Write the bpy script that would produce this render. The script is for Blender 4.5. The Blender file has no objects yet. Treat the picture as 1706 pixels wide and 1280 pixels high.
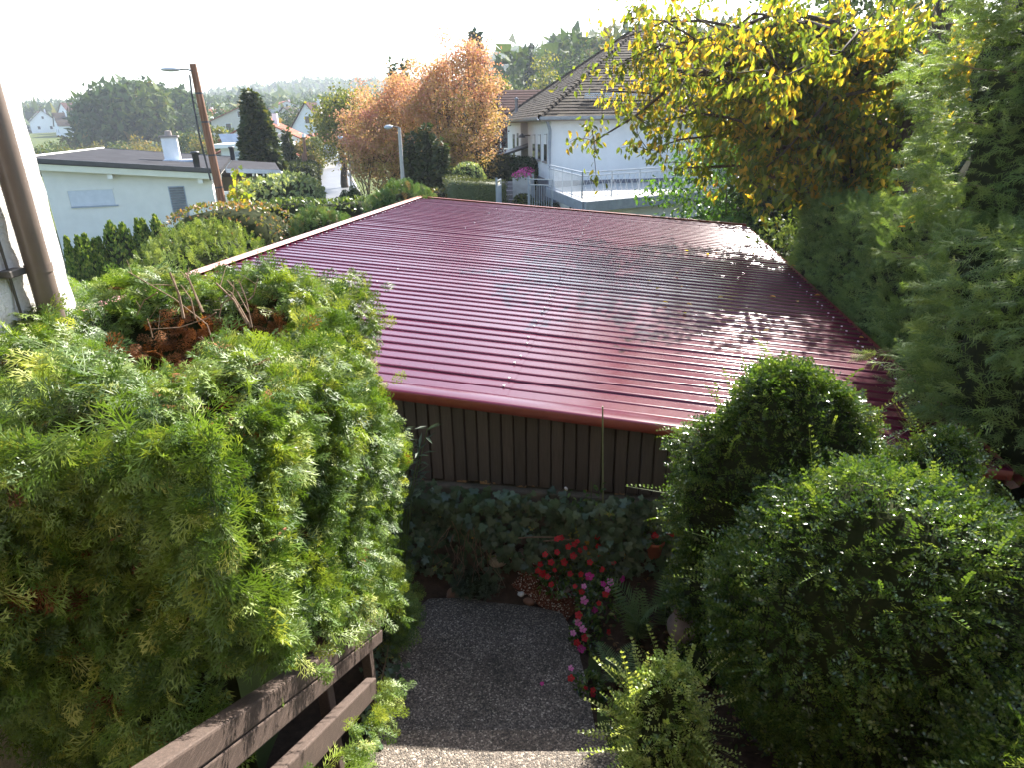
import bpy, math
import numpy as np
from mathutils import Matrix, Vector

# ------------------------------------------------------------------ camera, world, sun, exposure
SC = bpy.context.scene
COL = SC.collection
F_PX, CX, CY = 1080.0, 853.0, 640.0            # lens of the photograph (1706 x 1280)
_nad = np.array([47.0, 2706.0, 1080.0]); _up = -_nad / np.linalg.norm(_nad)
_f = np.array([0, 0, 1.0]); _fw = _f - _up * (_f @ _up); _fw /= np.linalg.norm(_fw)
_rt = np.cross(_up, _fw)
if _rt[0] < 0: _rt = -_rt
CM = np.array([_rt, _fw, _up])
CAM_Z = 4.0
cam_d = bpy.data.cameras.new('camera'); cam = bpy.data.objects.new('camera', cam_d); COL.objects.link(cam)
cam_d.sensor_fit = 'HORIZONTAL'; cam_d.sensor_width = 36.0; cam_d.lens = 36.0 * F_PX / 1706.0
cam_d.clip_start = 0.05; cam_d.clip_end = 6000
_m = Matrix.Identity(4)
for i in range(3):
    _m[i][0] = CM[i, 0]; _m[i][1] = -CM[i, 1]; _m[i][2] = -CM[i, 2]
_m[2][3] = CAM_Z
cam.matrix_world = _m
SC.camera = cam

SUN_AZ, SUN_EL = 29.0, 39.2                     # degrees right of straight ahead, above the horizon
SUN_STRENGTH, SKY_STRENGTH, EXPOSURE = 5.0, 0.108, 2.15
w = bpy.data.worlds.new('World'); SC.world = w; w.use_nodes = True
nt = w.node_tree; nt.nodes.clear()
wo = nt.nodes.new('ShaderNodeOutputWorld'); bg = nt.nodes.new('ShaderNodeBackground'); sky = nt.nodes.new('ShaderNodeTexSky')
sky.sky_type = 'NISHITA'; sky.sun_disc = False
sky.sun_elevation = math.radians(SUN_EL); sky.sun_rotation = math.radians(SUN_AZ)
sky.altitude = 400; sky.air_density = 1.0; sky.dust_density = 2.2; sky.ozone_density = 1.0
nt.links.new(sky.outputs[0], bg.inputs[0]); bg.inputs[1].default_value = SKY_STRENGTH
nt.links.new(bg.outputs[0], wo.inputs[0])
sd = bpy.data.lights.new('sun', 'SUN'); sun = bpy.data.objects.new('sun', sd); COL.objects.link(sun)
sd.energy = SUN_STRENGTH; sd.angle = math.radians(0.53); sd.color = (1.0, 0.945, 0.86)
_az, _el = math.radians(SUN_AZ), math.radians(SUN_EL)
SUN = Vector((math.sin(_az) * math.cos(_el), math.cos(_az) * math.cos(_el), math.sin(_el)))
sun.rotation_euler = SUN.to_track_quat('Z', 'Y').to_euler(); sun.location = SUN * 60
SC.view_settings.view_transform = 'Standard'; SC.view_settings.look = 'None'
SC.view_settings.exposure = EXPOSURE; SC.view_settings.gamma = 1.0
SC.view_settings.use_curve_mapping = False
SC.render.engine = 'CYCLES'
cy = SC.cycles
cy.max_bounces = 7; cy.diffuse_bounces = 3; cy.glossy_bounces = 3; cy.transmission_bounces = 4; cy.transparent_max_bounces = 8
cy.volume_bounces = 0; cy.sample_clamp_indirect = 6.0; cy.use_denoising = True; cy.blur_glossy = 0.6
try: cy.denoiser = 'OPENIMAGEDENOISE'
except Exception: pass

# ------------------------------------------------------------------ helpers
R0 = np.random.default_rng(7)
def rng(s): return np.random.default_rng(s)
def ray(px, py): return CM @ np.array([px - CX, py - CY, F_PX])
def P(px, py, Y=None, Z=None, X=None):
    """point of the place seen at that spot of the photograph, at a given distance Y (or height Z, or X)"""
    d = ray(px, py)
    s = Y / d[1] if Y is not None else ((Z - CAM_Z) / d[2] if Z is not None else X / d[0])
    return np.array([d[0] * s, d[1] * s, d[2] * s + CAM_Z])
def norm(v):
    v = np.asarray(v, float); return v / np.maximum(np.linalg.norm(v, axis=-1, keepdims=True), 1e-9)
def sstep(a, b, x):
    t = np.clip((np.asarray(x, float) - a) / (b - a), 0, 1); return t * t * (3 - 2 * t)

class G:
    """collects faces; build() links them as ONE mesh object"""
    def __init__(s): s.V = []; s.Q = []; s.T = []; s.R = []; s.n = 0
    def add(s, V, F, r=0.5):
        V = np.asarray(V, float).reshape(-1, 3); F = np.asarray(F, int)
        s.V.append(V); s.R.append(np.broadcast_to(np.asarray(r, float), (len(V),)))
        (s.Q if F.shape[1] == 4 else s.T).append(F + s.n); s.n += len(V); return s
    def box(s, lo, hi, r=0.5):
        x0, y0, z0 = lo; x1, y1, z1 = hi
        return s.hexa([(x0, y0, z0), (x1, y0, z0), (x1, y1, z0), (x0, y1, z0), (x0, y0, z1), (x1, y0, z1), (x1, y1, z1), (x0, y1, z1)], r)
    def hexa(s, p, r=0.5):
        return s.add(p, [(0, 3, 2, 1), (4, 5, 6, 7), (0, 1, 5, 4), (1, 2, 6, 5), (2, 3, 7, 6), (3, 0, 4, 7)], r)
    def beam(s, a, b, wx, wz, up=(0, 0, 1), r=0.5):
        a = np.array(a, float); b = np.array(b, float); d = norm(b - a); sx = norm(np.cross(d, up)); uz = np.cross(sx, d)
        o = [(-1, -1), (1, -1), (1, 1), (-1, 1)]
        return s.hexa([a + sx * i * wx / 2 + uz * j * wz / 2 for i, j in o] + [b + sx * i * wx / 2 + uz * j * wz / 2 for i, j in o], r)
    def tube(s, pts, rad, n=6, r=0.5, cap=False):
        pts = np.array(pts, float); rad = np.broadcast_to(np.asarray(rad, float), (len(pts),))
        d = norm(np.gradient(pts, axis=0)); ref = np.array([0, 0, 1.0]) if abs(d[0][2]) < .9 else np.array([1.0, 0, 0])
        V = []
        for p, t, q in zip(pts, d, rad):
            sx = norm(np.cross(t, ref)); sy = np.cross(sx, t)
            a = np.arange(n) * 2 * math.pi / n
            V.append(p + q * (np.cos(a)[:, None] * sx + np.sin(a)[:, None] * sy))
        V = np.concatenate(V); Fq = []
        for i in range(len(pts) - 1):
            for j in range(n):
                Fq.append((i * n + j, i * n + (j + 1) % n, (i + 1) * n + (j + 1) % n, (i + 1) * n + j))
        s.add(V, Fq, r)
        if cap:
            for k in (0, len(pts) - 1):
                ring = V[k * n:(k + 1) * n]
                s.add(np.vstack([ring, pts[k]]), [(j, (j + 1) % n, n) for j in range(n)], r)
        return s
    def lathe(s, prof, n=20, c=(0, 0, 0), r=0.5, flute=0):
        V = []
        a = np.arange(n) * 2 * math.pi / n
        for (q, z) in prof:
            qq = q * (1 + flute * (np.arange(n) % 2))
            V.append(np.stack([c[0] + qq * np.cos(a), c[1] + qq * np.sin(a), np.full(n, c[2] + z)], 1))
        V = np.concatenate(V); Fq = [(i * n + j, i * n + (j + 1) % n, (i + 1) * n + (j + 1) % n, (i + 1) * n + j) for i in range(len(prof) - 1) for j in range(n)]
        return s.add(V, Fq, r)
    def poly_prism(s, poly, dvec, r=0.5):
        poly = np.array(poly, float); n = len(poly); V = np.vstack([poly, poly + np.array(dvec)])
        s.add(V, [(j, (j + 1) % n, n + (j + 1) % n, n + j) for j in range(n)], r)
        s.add(poly, [(0, j + 1, j) for j in range(1, n - 1)], r); s.add(poly + np.array(dvec), [(0, j, j + 1) for j in range(1, n - 1)], r)
        return s
    def mesh(s, name, mat, smooth=False):
        me = bpy.data.meshes.new(name)
        V = np.concatenate(s.V).astype(np.float32); R = np.concatenate(s.R).astype(np.float32)
        Q = np.concatenate(s.Q) if s.Q else np.zeros((0, 4), int); T = np.concatenate(s.T) if s.T else np.zeros((0, 3), int)
        me.vertices.add(len(V)); me.vertices.foreach_set('co', V.ravel())
        li = np.concatenate([Q.ravel(), T.ravel()]).astype(np.int32)
        me.loops.add(len(li)); me.loops.foreach_set('vertex_index', li)
        me.polygons.add(len(Q) + len(T))
        me.polygons.foreach_set('loop_start', np.concatenate([np.arange(len(Q)) * 4, len(Q) * 4 + np.arange(len(T)) * 3]).astype(np.int32))
        me.polygons.foreach_set('use_smooth', np.full(len(Q) + len(T), bool(smooth)))
        me.update(calc_edges=True)
        at = me.attributes.new('rnd', 'FLOAT', 'POINT'); at.data.foreach_set('value', R)
        me.materials.append(mat); return me
    def build(s, name, mat, parent=None, smooth=False, bevel=0):
        o = bpy.data.objects.new(name, s.mesh(name, mat, smooth)); COL.objects.link(o)
        if parent is not None: o.parent = parent
        if bevel:
            b = o.modifiers.new('bevel', 'BEVEL'); b.width = bevel; b.segments = 2; b.limit_method = 'ANGLE'
        return o
def tag(o, label=None, cat=None, group=None, kind=None):
    if label: o['label'] = label
    if cat: o['category'] = cat
    if group: o['group'] = group
    if kind: o['kind'] = kind
    return o
def thing(name, label, cat, loc=(0, 0, 0), rz=0.0, group=None):
    o = bpy.data.objects.new(name, None); COL.objects.link(o); o.location = tuple(float(v) for v in loc); o.rotation_euler = (0, 0, rz)
    o.empty_display_size = .2
    return tag(o, label, cat, group)
def link_copy(me, name, parent, mat4):
    o = bpy.data.objects.new(name, me); COL.objects.link(o); o.parent = parent; o.matrix_local = mat4; return o

# ---- materials
MATS = {}
def new_mat(name):
    m = bpy.data.materials.new(name); m.use_nodes = True; n = m.node_tree; n.nodes.clear()
    out = n.nodes.new('ShaderNodeOutputMaterial'); b = n.nodes.new('ShaderNodeBsdfPrincipled')
    n.links.new(b.outputs[0], out.inputs[0]); MATS[name] = m
    return m, n, b, out
def ramp(n, stops, interp='LINEAR'):
    r = n.nodes.new('ShaderNodeValToRGB'); e = r.color_ramp.elements
    while len(e) < len(stops): e.new(0.5)
    for k, (p, c) in enumerate(stops): e[k].position = p; e[k].color = (*c, 1)
    r.color_ramp.interpolation = interp
    return r
def noise(n, scale, detail=4, rough=.6, coord='Object', vec=None):
    t = n.nodes.new('ShaderNodeTexNoise'); t.inputs['Scale'].default_value = scale; t.inputs['Detail'].default_value = detail; t.inputs['Roughness'].default_value = rough
    if vec is None:
        c = n.nodes.new('ShaderNodeTexCoord'); vec = c.outputs[coord]
    n.links.new(vec, t.inputs['Vector']); return t
def surf(name, stops, scale=6, rough=.8, spec=.3, bump=0.0, bscale=60, stretch=None, detail=5, metallic=0, coat=0, rvar=0.0):
    """noise-tinted surface with fine relief"""
    m, n, b, out = new_mat(name)
    c = n.nodes.new('ShaderNodeTexCoord'); vec = c.outputs['Object']
    if stretch:
        mp = n.nodes.new('ShaderNodeMapping'); mp.inputs['Scale'].default_value = stretch; n.links.new(vec, mp.inputs[0]); vec = mp.outputs[0]
    t = noise(n, scale, detail, .65, vec=vec); r = ramp(n, stops); n.links.new(t.outputs[0], r.inputs[0])
    n.links.new(r.outputs[0], b.inputs['Base Color'])
    b.inputs['Roughness'].default_value = rough; b.inputs['Specular IOR Level'].default_value = spec; b.inputs['Metallic'].default_value = metallic
    b.inputs['Coat Weight'].default_value = coat
    if rvar:
        mr = n.nodes.new('ShaderNodeMapRange'); mr.inputs[3].default_value = rough - rvar; mr.inputs[4].default_value = rough + rvar
        n.links.new(t.outputs[0], mr.inputs[0]); n.links.new(mr.outputs[0], b.inputs['Roughness'])
    if bump:
        t2 = noise(n, bscale, 6, .7, vec=vec); bp = n.nodes.new('ShaderNodeBump'); bp.inputs['Strength'].default_value = min(1, bump * 10 if bump < .1 else bump); bp.inputs['Distance'].default_value = bump if bump < .1 else .01
        n.links.new(t2.outputs[0], bp.inputs['Height']); n.links.new(bp.outputs[0], b.inputs['Normal'])
    return m
def leaf(name, stops, transl=.35, rough=.45, spec=.5, tint=(1.25, 1.2, .55), backdark=1.0):
    """thin leaf: reflecting and letting sunlight through; each leaf has its own tint"""
    m, n, b, out = new_mat(name)
    a = n.nodes.new('ShaderNodeAttribute'); a.attribute_name = 'rnd'
    r = ramp(n, stops); n.links.new(a.outputs['Fac'], r.inputs[0])
    t = noise(n, 3.0, 3, .6); mx = n.nodes.new('ShaderNodeMixRGB'); mx.blend_type = 'MULTIPLY'; mx.inputs[0].default_value = .55
    rr = ramp(n, [(.3, (.55, .58, .55)), (.7, (1.2, 1.15, 1.1))]); n.links.new(t.outputs[0], rr.inputs[0])
    n.links.new(r.outputs[0], mx.inputs[1]); n.links.new(rr.outputs[0], mx.inputs[2])
    n.links.new(mx.outputs[0], b.inputs['Base Color']); b.inputs['Roughness'].default_value = rough; b.inputs['Specular IOR Level'].default_value = spec
    tr = n.nodes.new('ShaderNodeBsdfTranslucent'); tm = n.nodes.new('ShaderNodeMixRGB'); tm.blend_type = 'MULTIPLY'; tm.inputs[0].default_value = 1
    tm.inputs[2].default_value = (*tint, 1); n.links.new(mx.outputs[0], tm.inputs[1]); n.links.new(tm.outputs[0], tr.inputs[0])
    ms = n.nodes.new('ShaderNodeMixShader'); ms.inputs[0].default_value = transl
    n.links.new(b.outputs[0], ms.inputs[1]); n.links.new(tr.outputs[0], ms.inputs[2]); n.links.new(ms.outputs[0], out.inputs[0])
    return m
def glassy(name, col, rough=.08):
    m, n, b, out = new_mat(name); b.inputs['Base Color'].default_value = (*col, 1); b.inputs['Roughness'].default_value = rough
    b.inputs['Specular IOR Level'].default_value = .7; t = noise(n, 1.5, 2); bp = n.nodes.new('ShaderNodeBump'); bp.inputs['Strength'].default_value = .03
    n.links.new(t.outputs[0], bp.inputs['Height']); n.links.new(bp.outputs[0], b.inputs['Normal']); return m

# foliage
M_THUJA = leaf('thuja_green', [(0, (.038, .085, .014)), (.45, (.100, .175, .026)), (.8, (.22, .295, .05)), (1, (.36, .39, .10))], .38, .46, .4)
M_THUJA_DEAD = leaf('thuja_dead', [(0, (.09, .036, .014)), (.5, (.19, .075, .025)), (1, (.30, .14, .055))], .3, .7, .2, (1.2, .9, .5))
M_CYPRESS = leaf('cypress_green', [(0, (.065, .122, .036)), (.5, (.150, .232, .070)), (1, (.28, .36, .12))], .42, .55, .22)
M_HONEY = leaf('honeysuckle_green', [(0, (.030, .066, .014)), (.5, (.060, .115, .020)), (.85, (.12, .19, .034)), (1, (.19, .25, .05))], .36, .21, .8)
M_EUON = leaf('pale_shrub_green', [(0, (.09, .16, .025)), (.5, (.22, .32, .055)), (1, (.48, .54, .18))], .35, .35, .55)
M_CHERRY = leaf('cherry_autumn', [(0, (.055, .095, .018)), (.46, (.12, .17, .028)), (.62, (.28, .25, .04)), (.82, (.52, .33, .045)), (.94, (.48, .21, .035)), (1, (.30, .08, .03))], .64, .35, .5, (1.42, 1.28, .45))
M_LILAC = leaf('lilac_green', [(0, (.03, .075, .014)), (.6, (.07, .16, .022)), (1, (.16, .24, .03))], .5, .35, .55)
M_ORANGE = leaf('orange_autumn', [(0, (.12, .14, .03)), (.3, (.32, .26, .06)), (.55, (.50, .31, .14)), (.82, (.53, .28, .20)), (1, (.46, .17, .15))], .45, .55, .3, (1.1, 1.05, .8))
M_YELLOW = leaf('yellow_green_autumn', [(0, (.05, .08, .02)), (.5, (.13, .15, .03)), (1, (.33, .28, .05))], .45, .5, .3)
M_RED = leaf('red_autumn', [(0, (.16, .02, .02)), (.6, (.33, .05, .04)), (1, (.45, .14, .06))], .45, .5, .3, (1.3, .9, .6))
M_DARKCON = leaf('dark_conifer', [(0, (.010, .026, .012)), (.6, (.022, .045, .018)), (1, (.05, .075, .03))], .2, .6, .3)
M_SPRUCE = leaf('olive_conifer', [(0, (.022, .040, .012)), (.5, (.048, .070, .018)), (1, (.13, .13, .03))], .25, .6, .3)
M_JUNIPER = leaf('juniper_green', [(0, (.045, .095, .035)), (.5, (.085, .15, .05)), (.9, (.14, .20, .07)), (1, (.22, .13, .06))], .3, .5, .35)
M_JUNIPER_L = leaf('juniper_light', [(0, (.07, .12, .03)), (.5, (.15, .21, .05)), (1, (.24, .29, .09))], .35, .5, .35)
M_COPPER = leaf('copper_hedge', [(0, (.06, .085, .025)), (.5, (.13, .14, .04)), (.75, (.22, .15, .06)), (1, (.30, .13, .06))], .35, .45, .4)
M_BUSHGREEN = leaf('mid_green', [(0, (.035, .07, .015)), (.5, (.08, .13, .03)), (1, (.18, .22, .06))], .35, .45, .45)
M_PALEBUSH = leaf('pale_green', [(0, (.10, .15, .06)), (.5, (.20, .26, .11)), (1, (.36, .40, .20))], .3, .5, .4)
M_CLIP = leaf('clipped_hedge', [(0, (.030, .042, .010)), (.5, (.060, .078, .016)), (1, (.12, .13, .03))], .25, .6, .3)
M_VINE = leaf('vine_yellow_green', [(0, (.10, .16, .02)), (.6, (.26, .32, .04)), (1, (.5, .36, .05))], .5, .45, .4)
M_IVY = leaf('ivy_green', [(0, (.028, .058, .030)), (.55, (.060, .105, .052)), (.93, (.10, .15, .07)), (.97, (.12, .20, .03)), (1, (.40, .25, .03))], .18, .38, .5)
M_FERN = leaf('fern_green', [(0, (.08, .15, .06)), (1, (.20, .30, .12))], .35, .45, .4)
M_GREY = leaf('grey_green', [(0, (.04, .065, .04)), (1, (.10, .14, .09))], .2, .6, .3)
M_FAR = leaf('far_wood_green', [(0, (.026, .055, .014)), (.5, (.055, .095, .022)), (.85, (.11, .14, .03)), (1, (.20, .15, .04))], .25, .7, .2)
M_FARY = leaf('far_autumn', [(0, (.06, .075, .02)), (.5, (.14, .14, .03)), (.8, (.26, .19, .04)), (1, (.34, .17, .04))], .3, .7, .2)
M_REDP = leaf('red_petal', [(0, (.42, .010, .016)), (1, (.68, .03, .03))], .3, .5, .3, (1.1, .6, .6))
M_PINKP = leaf('pink_petal', [(0, (.55, .03, .22)), (.7, (.70, .07, .40)), (1, (.78, .35, .55))], .3, .5, .3, (1.1, .7, 1.0))
M_WHITEP = leaf('white_petal', [(0, (.75, .68, .62)), (1, (.85, .80, .76))], .3, .5, .3, (1, 1, 1))
# bark, wood, earth
M_BARK = surf('bark', [(.3, (.035, .024, .016)), (.7, (.10, .072, .05))], 14, .9, .2, .02, 40, (1, 1, .25))
M_TWIG = surf('twig_bark', [(.3, (.12, .075, .045)), (.7, (.26, .185, .13))], 30, .8, .2)
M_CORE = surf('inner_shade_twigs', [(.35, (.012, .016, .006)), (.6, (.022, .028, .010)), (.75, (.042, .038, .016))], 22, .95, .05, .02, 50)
M_COREDEAD = surf('inner_dead_thatch', [(.3, (.05, .022, .010)), (.55, (.15, .060, .022)), (.75, (.26, .11, .04))], 24, .95, .05, .03, 60)
M_SOIL = surf('garden_soil', [(.3, (.022, .014, .009)), (.6, (.055, .034, .022)), (.8, (.10, .065, .04))], 18, .95, .1, .03, 55)
M_GRAVELBED = surf('reddish_soil', [(.3, (.05, .018, .010)), (.6, (.13, .045, .025)), (.8, (.20, .09, .05))], 30, .95, .1, .02, 70)
# ------------------------------------------------------------------ foliage prototypes
def diamonds(base, tip, wid, nrm, mid=.45):
    """leaf blades: diamond quads"""
    base, tip, nrm = np.atleast_2d(base), np.atleast_2d(tip), np.atleast_2d(nrm)
    d = tip - base; s = norm(np.cross(d, nrm)) * np.reshape(wid, (-1, 1)); mpt = base + d * mid
    V = np.stack([base, mpt + s, tip, mpt - s], 1).reshape(-1, 3)
    Fq = np.arange(len(base) * 4).reshape(-1, 4); return V, Fq
def wedges(base, tip, wid, nrm):
    d = tip - base; sd = norm(np.cross(d, nrm)) * np.reshape(wid, (-1, 1)); V = np.stack([base + d * .12 + sd, tip, base + d * .12 - sd], 1).reshape(-1, 3)
    k = np.arange(len(base)) * 3; return V, np.stack([k, k + 1, k + 2, k + 2], 1)
def spray(seed, L=.15, nl=14, ang=42, wid=.0032, sub=2, spread=.52, droop=.25, zj=.004, alltri=False):
    r = rng(seed); B = []; T = []; W = []; B2 = []; T2 = []
    B.append((0, 0, 0)); T.append((0, L, 0)); W.append(wid * .7)
    for i in range(nl):
        s = (i + .5) / nl; side = 1 if i % 2 else -1
        ln = L * spread * (1 - s) ** .75 * (.75 + .5 * r.random()) * (.55 + .9 * min(1, s * 2.2)) + L * .05
        a = math.radians(ang * (.85 + .3 * r.random())); d = np.array([side * math.sin(a), math.cos(a), 0])
        b = np.array([0, s * L * .92, 0]); t = b + d * ln; t[2] += r.normal(0, zj)
        if alltri: B2.append(b); T2.append(t)
        else: B.append(b); T.append(t); W.append(wid)
        for k in range(sub):
            for q in (-1, 1):
                f = (k + .55) / (sub + .4); l2 = ln * .42 * (1 - .5 * f) + .006
                a2 = a * side + q * math.radians(38); d2 = np.array([math.sin(a2), math.cos(a2), 0])
                b2 = b + (t - b) * f; t2 = b2 + d2 * l2; t2[2] += r.normal(0, zj); B2.append(b2); T2.append(t2)
    up = np.array([[0, 0, 1.0]]); V, Fq = diamonds(np.array(B), np.array(T), np.array(W), up); V2, F2 = wedges(np.array(B2), np.array(T2), wid * 1.05, up)
    F2 = F2 + len(V); V = np.vstack([V, V2]); Fq = np.vstack([Fq, F2])
    rr = (V[:, 0] ** 2 + V[:, 1] ** 2) / L ** 2; V[:, 2] -= droop * L * rr * .6
    V[:, 2] -= .25 * np.abs(V[:, 0])
    return V, Fq
def twig(seed, L=.11, pairs=6, ll=.022, lw=.0066, curve=.2):
    r = rng(seed); B = []; T = []; W = []; N = []
    for i in range(pairs):
        s = (i + .3) / pairs; c = np.array([0, s * L, -curve * L * s * s])
        for side in (-1, 1):
            a = math.radians(62 + 14 * r.normal()) * (1 - .5 * s * s); l = ll * (.8 + .4 * r.random()) * (1 - .25 * s)
            d = np.array([side * math.sin(a), math.cos(a), .25 * r.normal() + .15]); B.append(c); T.append(c + norm(d) * l); W.append(lw * (.85 + .3 * r.random())); N.append((.35 * r.normal(), .35 * r.normal(), 1))
    V, Fq = diamonds(np.array(B), np.array(T), np.array(W), np.array(N), .5)
    st = np.array([(-.0012, 0, 0), (.0012, 0, 0), (.0005, L, -curve * L), (-.0005, L, -curve * L)])
    V = np.vstack([V, st]); Fq = np.vstack([Fq, [[len(V) - 4, len(V) - 3, len(V) - 2, len(V) - 1]]])
    return V, Fq
def broadleaf(L=.1, w=.027, fold=.25, droop=.25):
    V = np.array([(0, 0, 0), (-w * .8, L * .3, fold * w), (0, L * .35, 0), (w * .8, L * .3, fold * w), (-w * .85, L * .62, fold * w), (0, L * .66, 0), (w * .85, L * .62, fold * w), (0, L, 0)])
    V[:, 2] -= droop * L * (V[:, 1] / L) ** 2
    return V, np.array([(0, 2, 1, 1), (0, 3, 2, 2), (1, 2, 5, 4), (2, 3, 6, 5), (4, 5, 7, 7), (5, 6, 7, 7)])
def fix_deg(F):    # split degenerate quads into tris
    F = np.asarray(F); t = F[:, 2] == F[:, 3]; return F[~t], F[t][:, :3]
def simpleleaf(L=.1, w=.3):
    V, Fq = diamonds([(0, 0, 0)], [(0, L, -.1 * L)], [L * w], [(0, 0, 1)], .45); V[1, 2] += .06 * L; V[3, 2] += .06 * L; return V, Fq
def ivyleaf(L=.07):
    out = [(0, 0), (.30, -.12), (.52, .12), (.32, .34), (.46, .62), (.17, .62), (0, 1), (-.17, .62), (-.46, .62), (-.32, .34), (-.52, .12), (-.30, -.12)]
    V = np.array([(x * L, y * L, .05 * L * abs(x) - .12 * L * y * y) for x, y in out] + [(0, .32 * L, .03 * L)])
    return V, np.array([(i, (i + 1) % 12, 12) for i in range(12)])
def scatter(g, protos, pos, t, b, scale, r, rnd=None, rnd_j=.06):
    """place copies of the prototypes: stem along t, face towards b"""
    n = len(pos); t = norm(t); b = b - (b * t).sum(1, keepdims=True) * t; b = norm(b); x = np.cross(t, b)
    M = np.stack([x, t, b], 2) * np.reshape(np.broadcast_to(scale, (n,)), (n, 1, 1))
    if rnd is None: rnd = r.random(n)
    pick = r.integers(0, len(protos), n)
    for k, (V, Fq) in enumerate(protos):
        idx = np.where(pick == k)[0]
        if not len(idx): continue
        VV = np.einsum('nij,vj->nvi', M[idx], V) + pos[idx][:, None, :]
        nv = len(V); off = (np.arange(len(idx)) * nv)[:, None, None]
        rr = np.clip(np.repeat(rnd[idx], nv) + r.normal(0, rnd_j, len(idx) * nv), 0, 1)
        base = g.n; g.V.append(VV.reshape(-1, 3)); g.R.append(rr); g.n += nv * len(idx)
        if Fq.shape[1] == 4:
            q, tr = fix_deg(Fq)
            if len(q): g.Q.append((q[None] + off).reshape(-1, 4) + base)
            if len(tr): g.T.append((tr[None] + off).reshape(-1, 3) + base)
        else: g.T.append((Fq[None] + off).reshape(-1, 3) + base)
    return g
def lump(p, amp, f, seed):
    r = rng(seed); v = np.zeros(len(p))
    for _ in range(5):
        k = r.normal(0, f, 3); v += np.sin(p @ k + r.random() * 6.28)
    return amp * v / 2.2
def sphere_pts(n, r):
    return norm(r.normal(0, 1, (n, 3)))
def super_surface(n, c, h, k, r, zcut=-.95):
    """points and outward normals on a rounded block"""
    d = sphere_pts(int(n * 1.6), r); d = d * np.array(h); d = norm(d)   # more even over long blocks
    s = (np.abs(d / h) ** k).sum(1) ** (-1 / k); p = d * s[:, None]
    nn = norm(np.sign(p) * np.abs(p / h) ** (k - 1) / h)
    ok = p[:, 2] > h[2] * zcut; p, nn = p[ok][:n], nn[ok][:n]
    return p + np.array(c), nn
PR_THUJA = [spray(s, .105 + .009 * s, 10, 40, .0027, 2, .50, .38) for s in range(7)]
PR_CYP = [spray(20 + s, .23, 12, 30, .0046, 1, .42, .35, .02, True) for s in range(4)]
PR_TWIG = [twig(40 + s) for s in range(5)]
PR_FINE = [spray(60 + s, .16, 8, 34, .0055, 1, .5, .2, .012, True) for s in range(3)]
PR_TRI = [(np.array([(-.35, 0, 0), (.35, .1, .05), (0, 1.0, -.05)]), np.array([(0, 1, 2)]))]
PR_LEAF = [simpleleaf(1, .32)]
PR_BROAD = [broadleaf(1, .26, .3, d) for d in (.1, .3, .5)]
PR_IVY = [ivyleaf(1)]
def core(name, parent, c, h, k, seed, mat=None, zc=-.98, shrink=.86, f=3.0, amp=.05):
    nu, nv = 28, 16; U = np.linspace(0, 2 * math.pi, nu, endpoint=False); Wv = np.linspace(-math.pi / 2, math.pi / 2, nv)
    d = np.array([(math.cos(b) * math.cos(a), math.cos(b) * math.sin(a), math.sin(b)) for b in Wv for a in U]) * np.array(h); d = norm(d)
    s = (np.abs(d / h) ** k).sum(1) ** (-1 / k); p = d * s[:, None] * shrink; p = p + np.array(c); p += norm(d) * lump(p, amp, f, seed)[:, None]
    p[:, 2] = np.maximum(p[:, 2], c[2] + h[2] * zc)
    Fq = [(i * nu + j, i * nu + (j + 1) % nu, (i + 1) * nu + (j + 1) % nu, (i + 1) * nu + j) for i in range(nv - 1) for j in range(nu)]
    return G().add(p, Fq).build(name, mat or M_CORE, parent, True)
def blockbush(name, label, cat, c, h, k, n, protos, mat, scale, seed, out=.6, up=.4, jit=.5, amp=.07, f=3.0, group=None, depth=.06, face=.6, shrink=.86, rz=0.0, zcut=-.95, coremat=None, rnd_f=None, has_core=True, stem=True):
    """shrub or clipped hedge: leafy shell over a dark twiggy inside"""
    r = rng(seed); o = thing(name, label, cat, (c[0], c[1], c[2] - h[2]), rz, group)
    cc = np.array([0, 0, h[2]]); p, nn = super_surface(n, cc, h, k, r, zcut)
    p = p + nn * (lump(p, amp, f, seed)[:, None] - np.abs(r.normal(0, depth, (len(p), 1))))
    t = nn * out + np.array([0, 0, up]) + r.normal(0, jit, p.shape); b = nn + r.normal(0, face, p.shape)
    rnd = None if rnd_f is None else rnd_f(p, nn, r)
    sc = scale * (.75 + .5 * r.random(len(p)))
    scatter(G_ := G(), protos, p - norm(t) * sc[:, None] * .35 * np.abs(protos[0][0]).max(), t, b, sc, r, rnd)
    G_.build('foliage', mat, o)
    if has_core: core('inner_twigs', o, cc, np.array(h), k, seed, coremat, shrink=shrink, f=f, amp=amp * .8)
    if stem:
        s = G(); 
        for q in range(3):
            a = q * 2.1; s.tube([(.1 * math.cos(a), .1 * math.sin(a), 0), (.18 * math.cos(a), .18 * math.sin(a), h[2])], [.03, .015], 5)
        s.build('stem', M_BARK, o)
    return o
def limb_path(a, b, r, n=6, sag=.1):
    a, b = np.array(a, float), np.array(b, float); L = np.linalg.norm(b - a); t = np.linspace(0, 1, n)[:, None]
    p = a + (b - a) * t; p += r.normal(0, .035 * L, p.shape) * np.sin(t * math.pi); p[:, 2] += sag * L * np.sin(t[:, 0] * math.pi); return p
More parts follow.
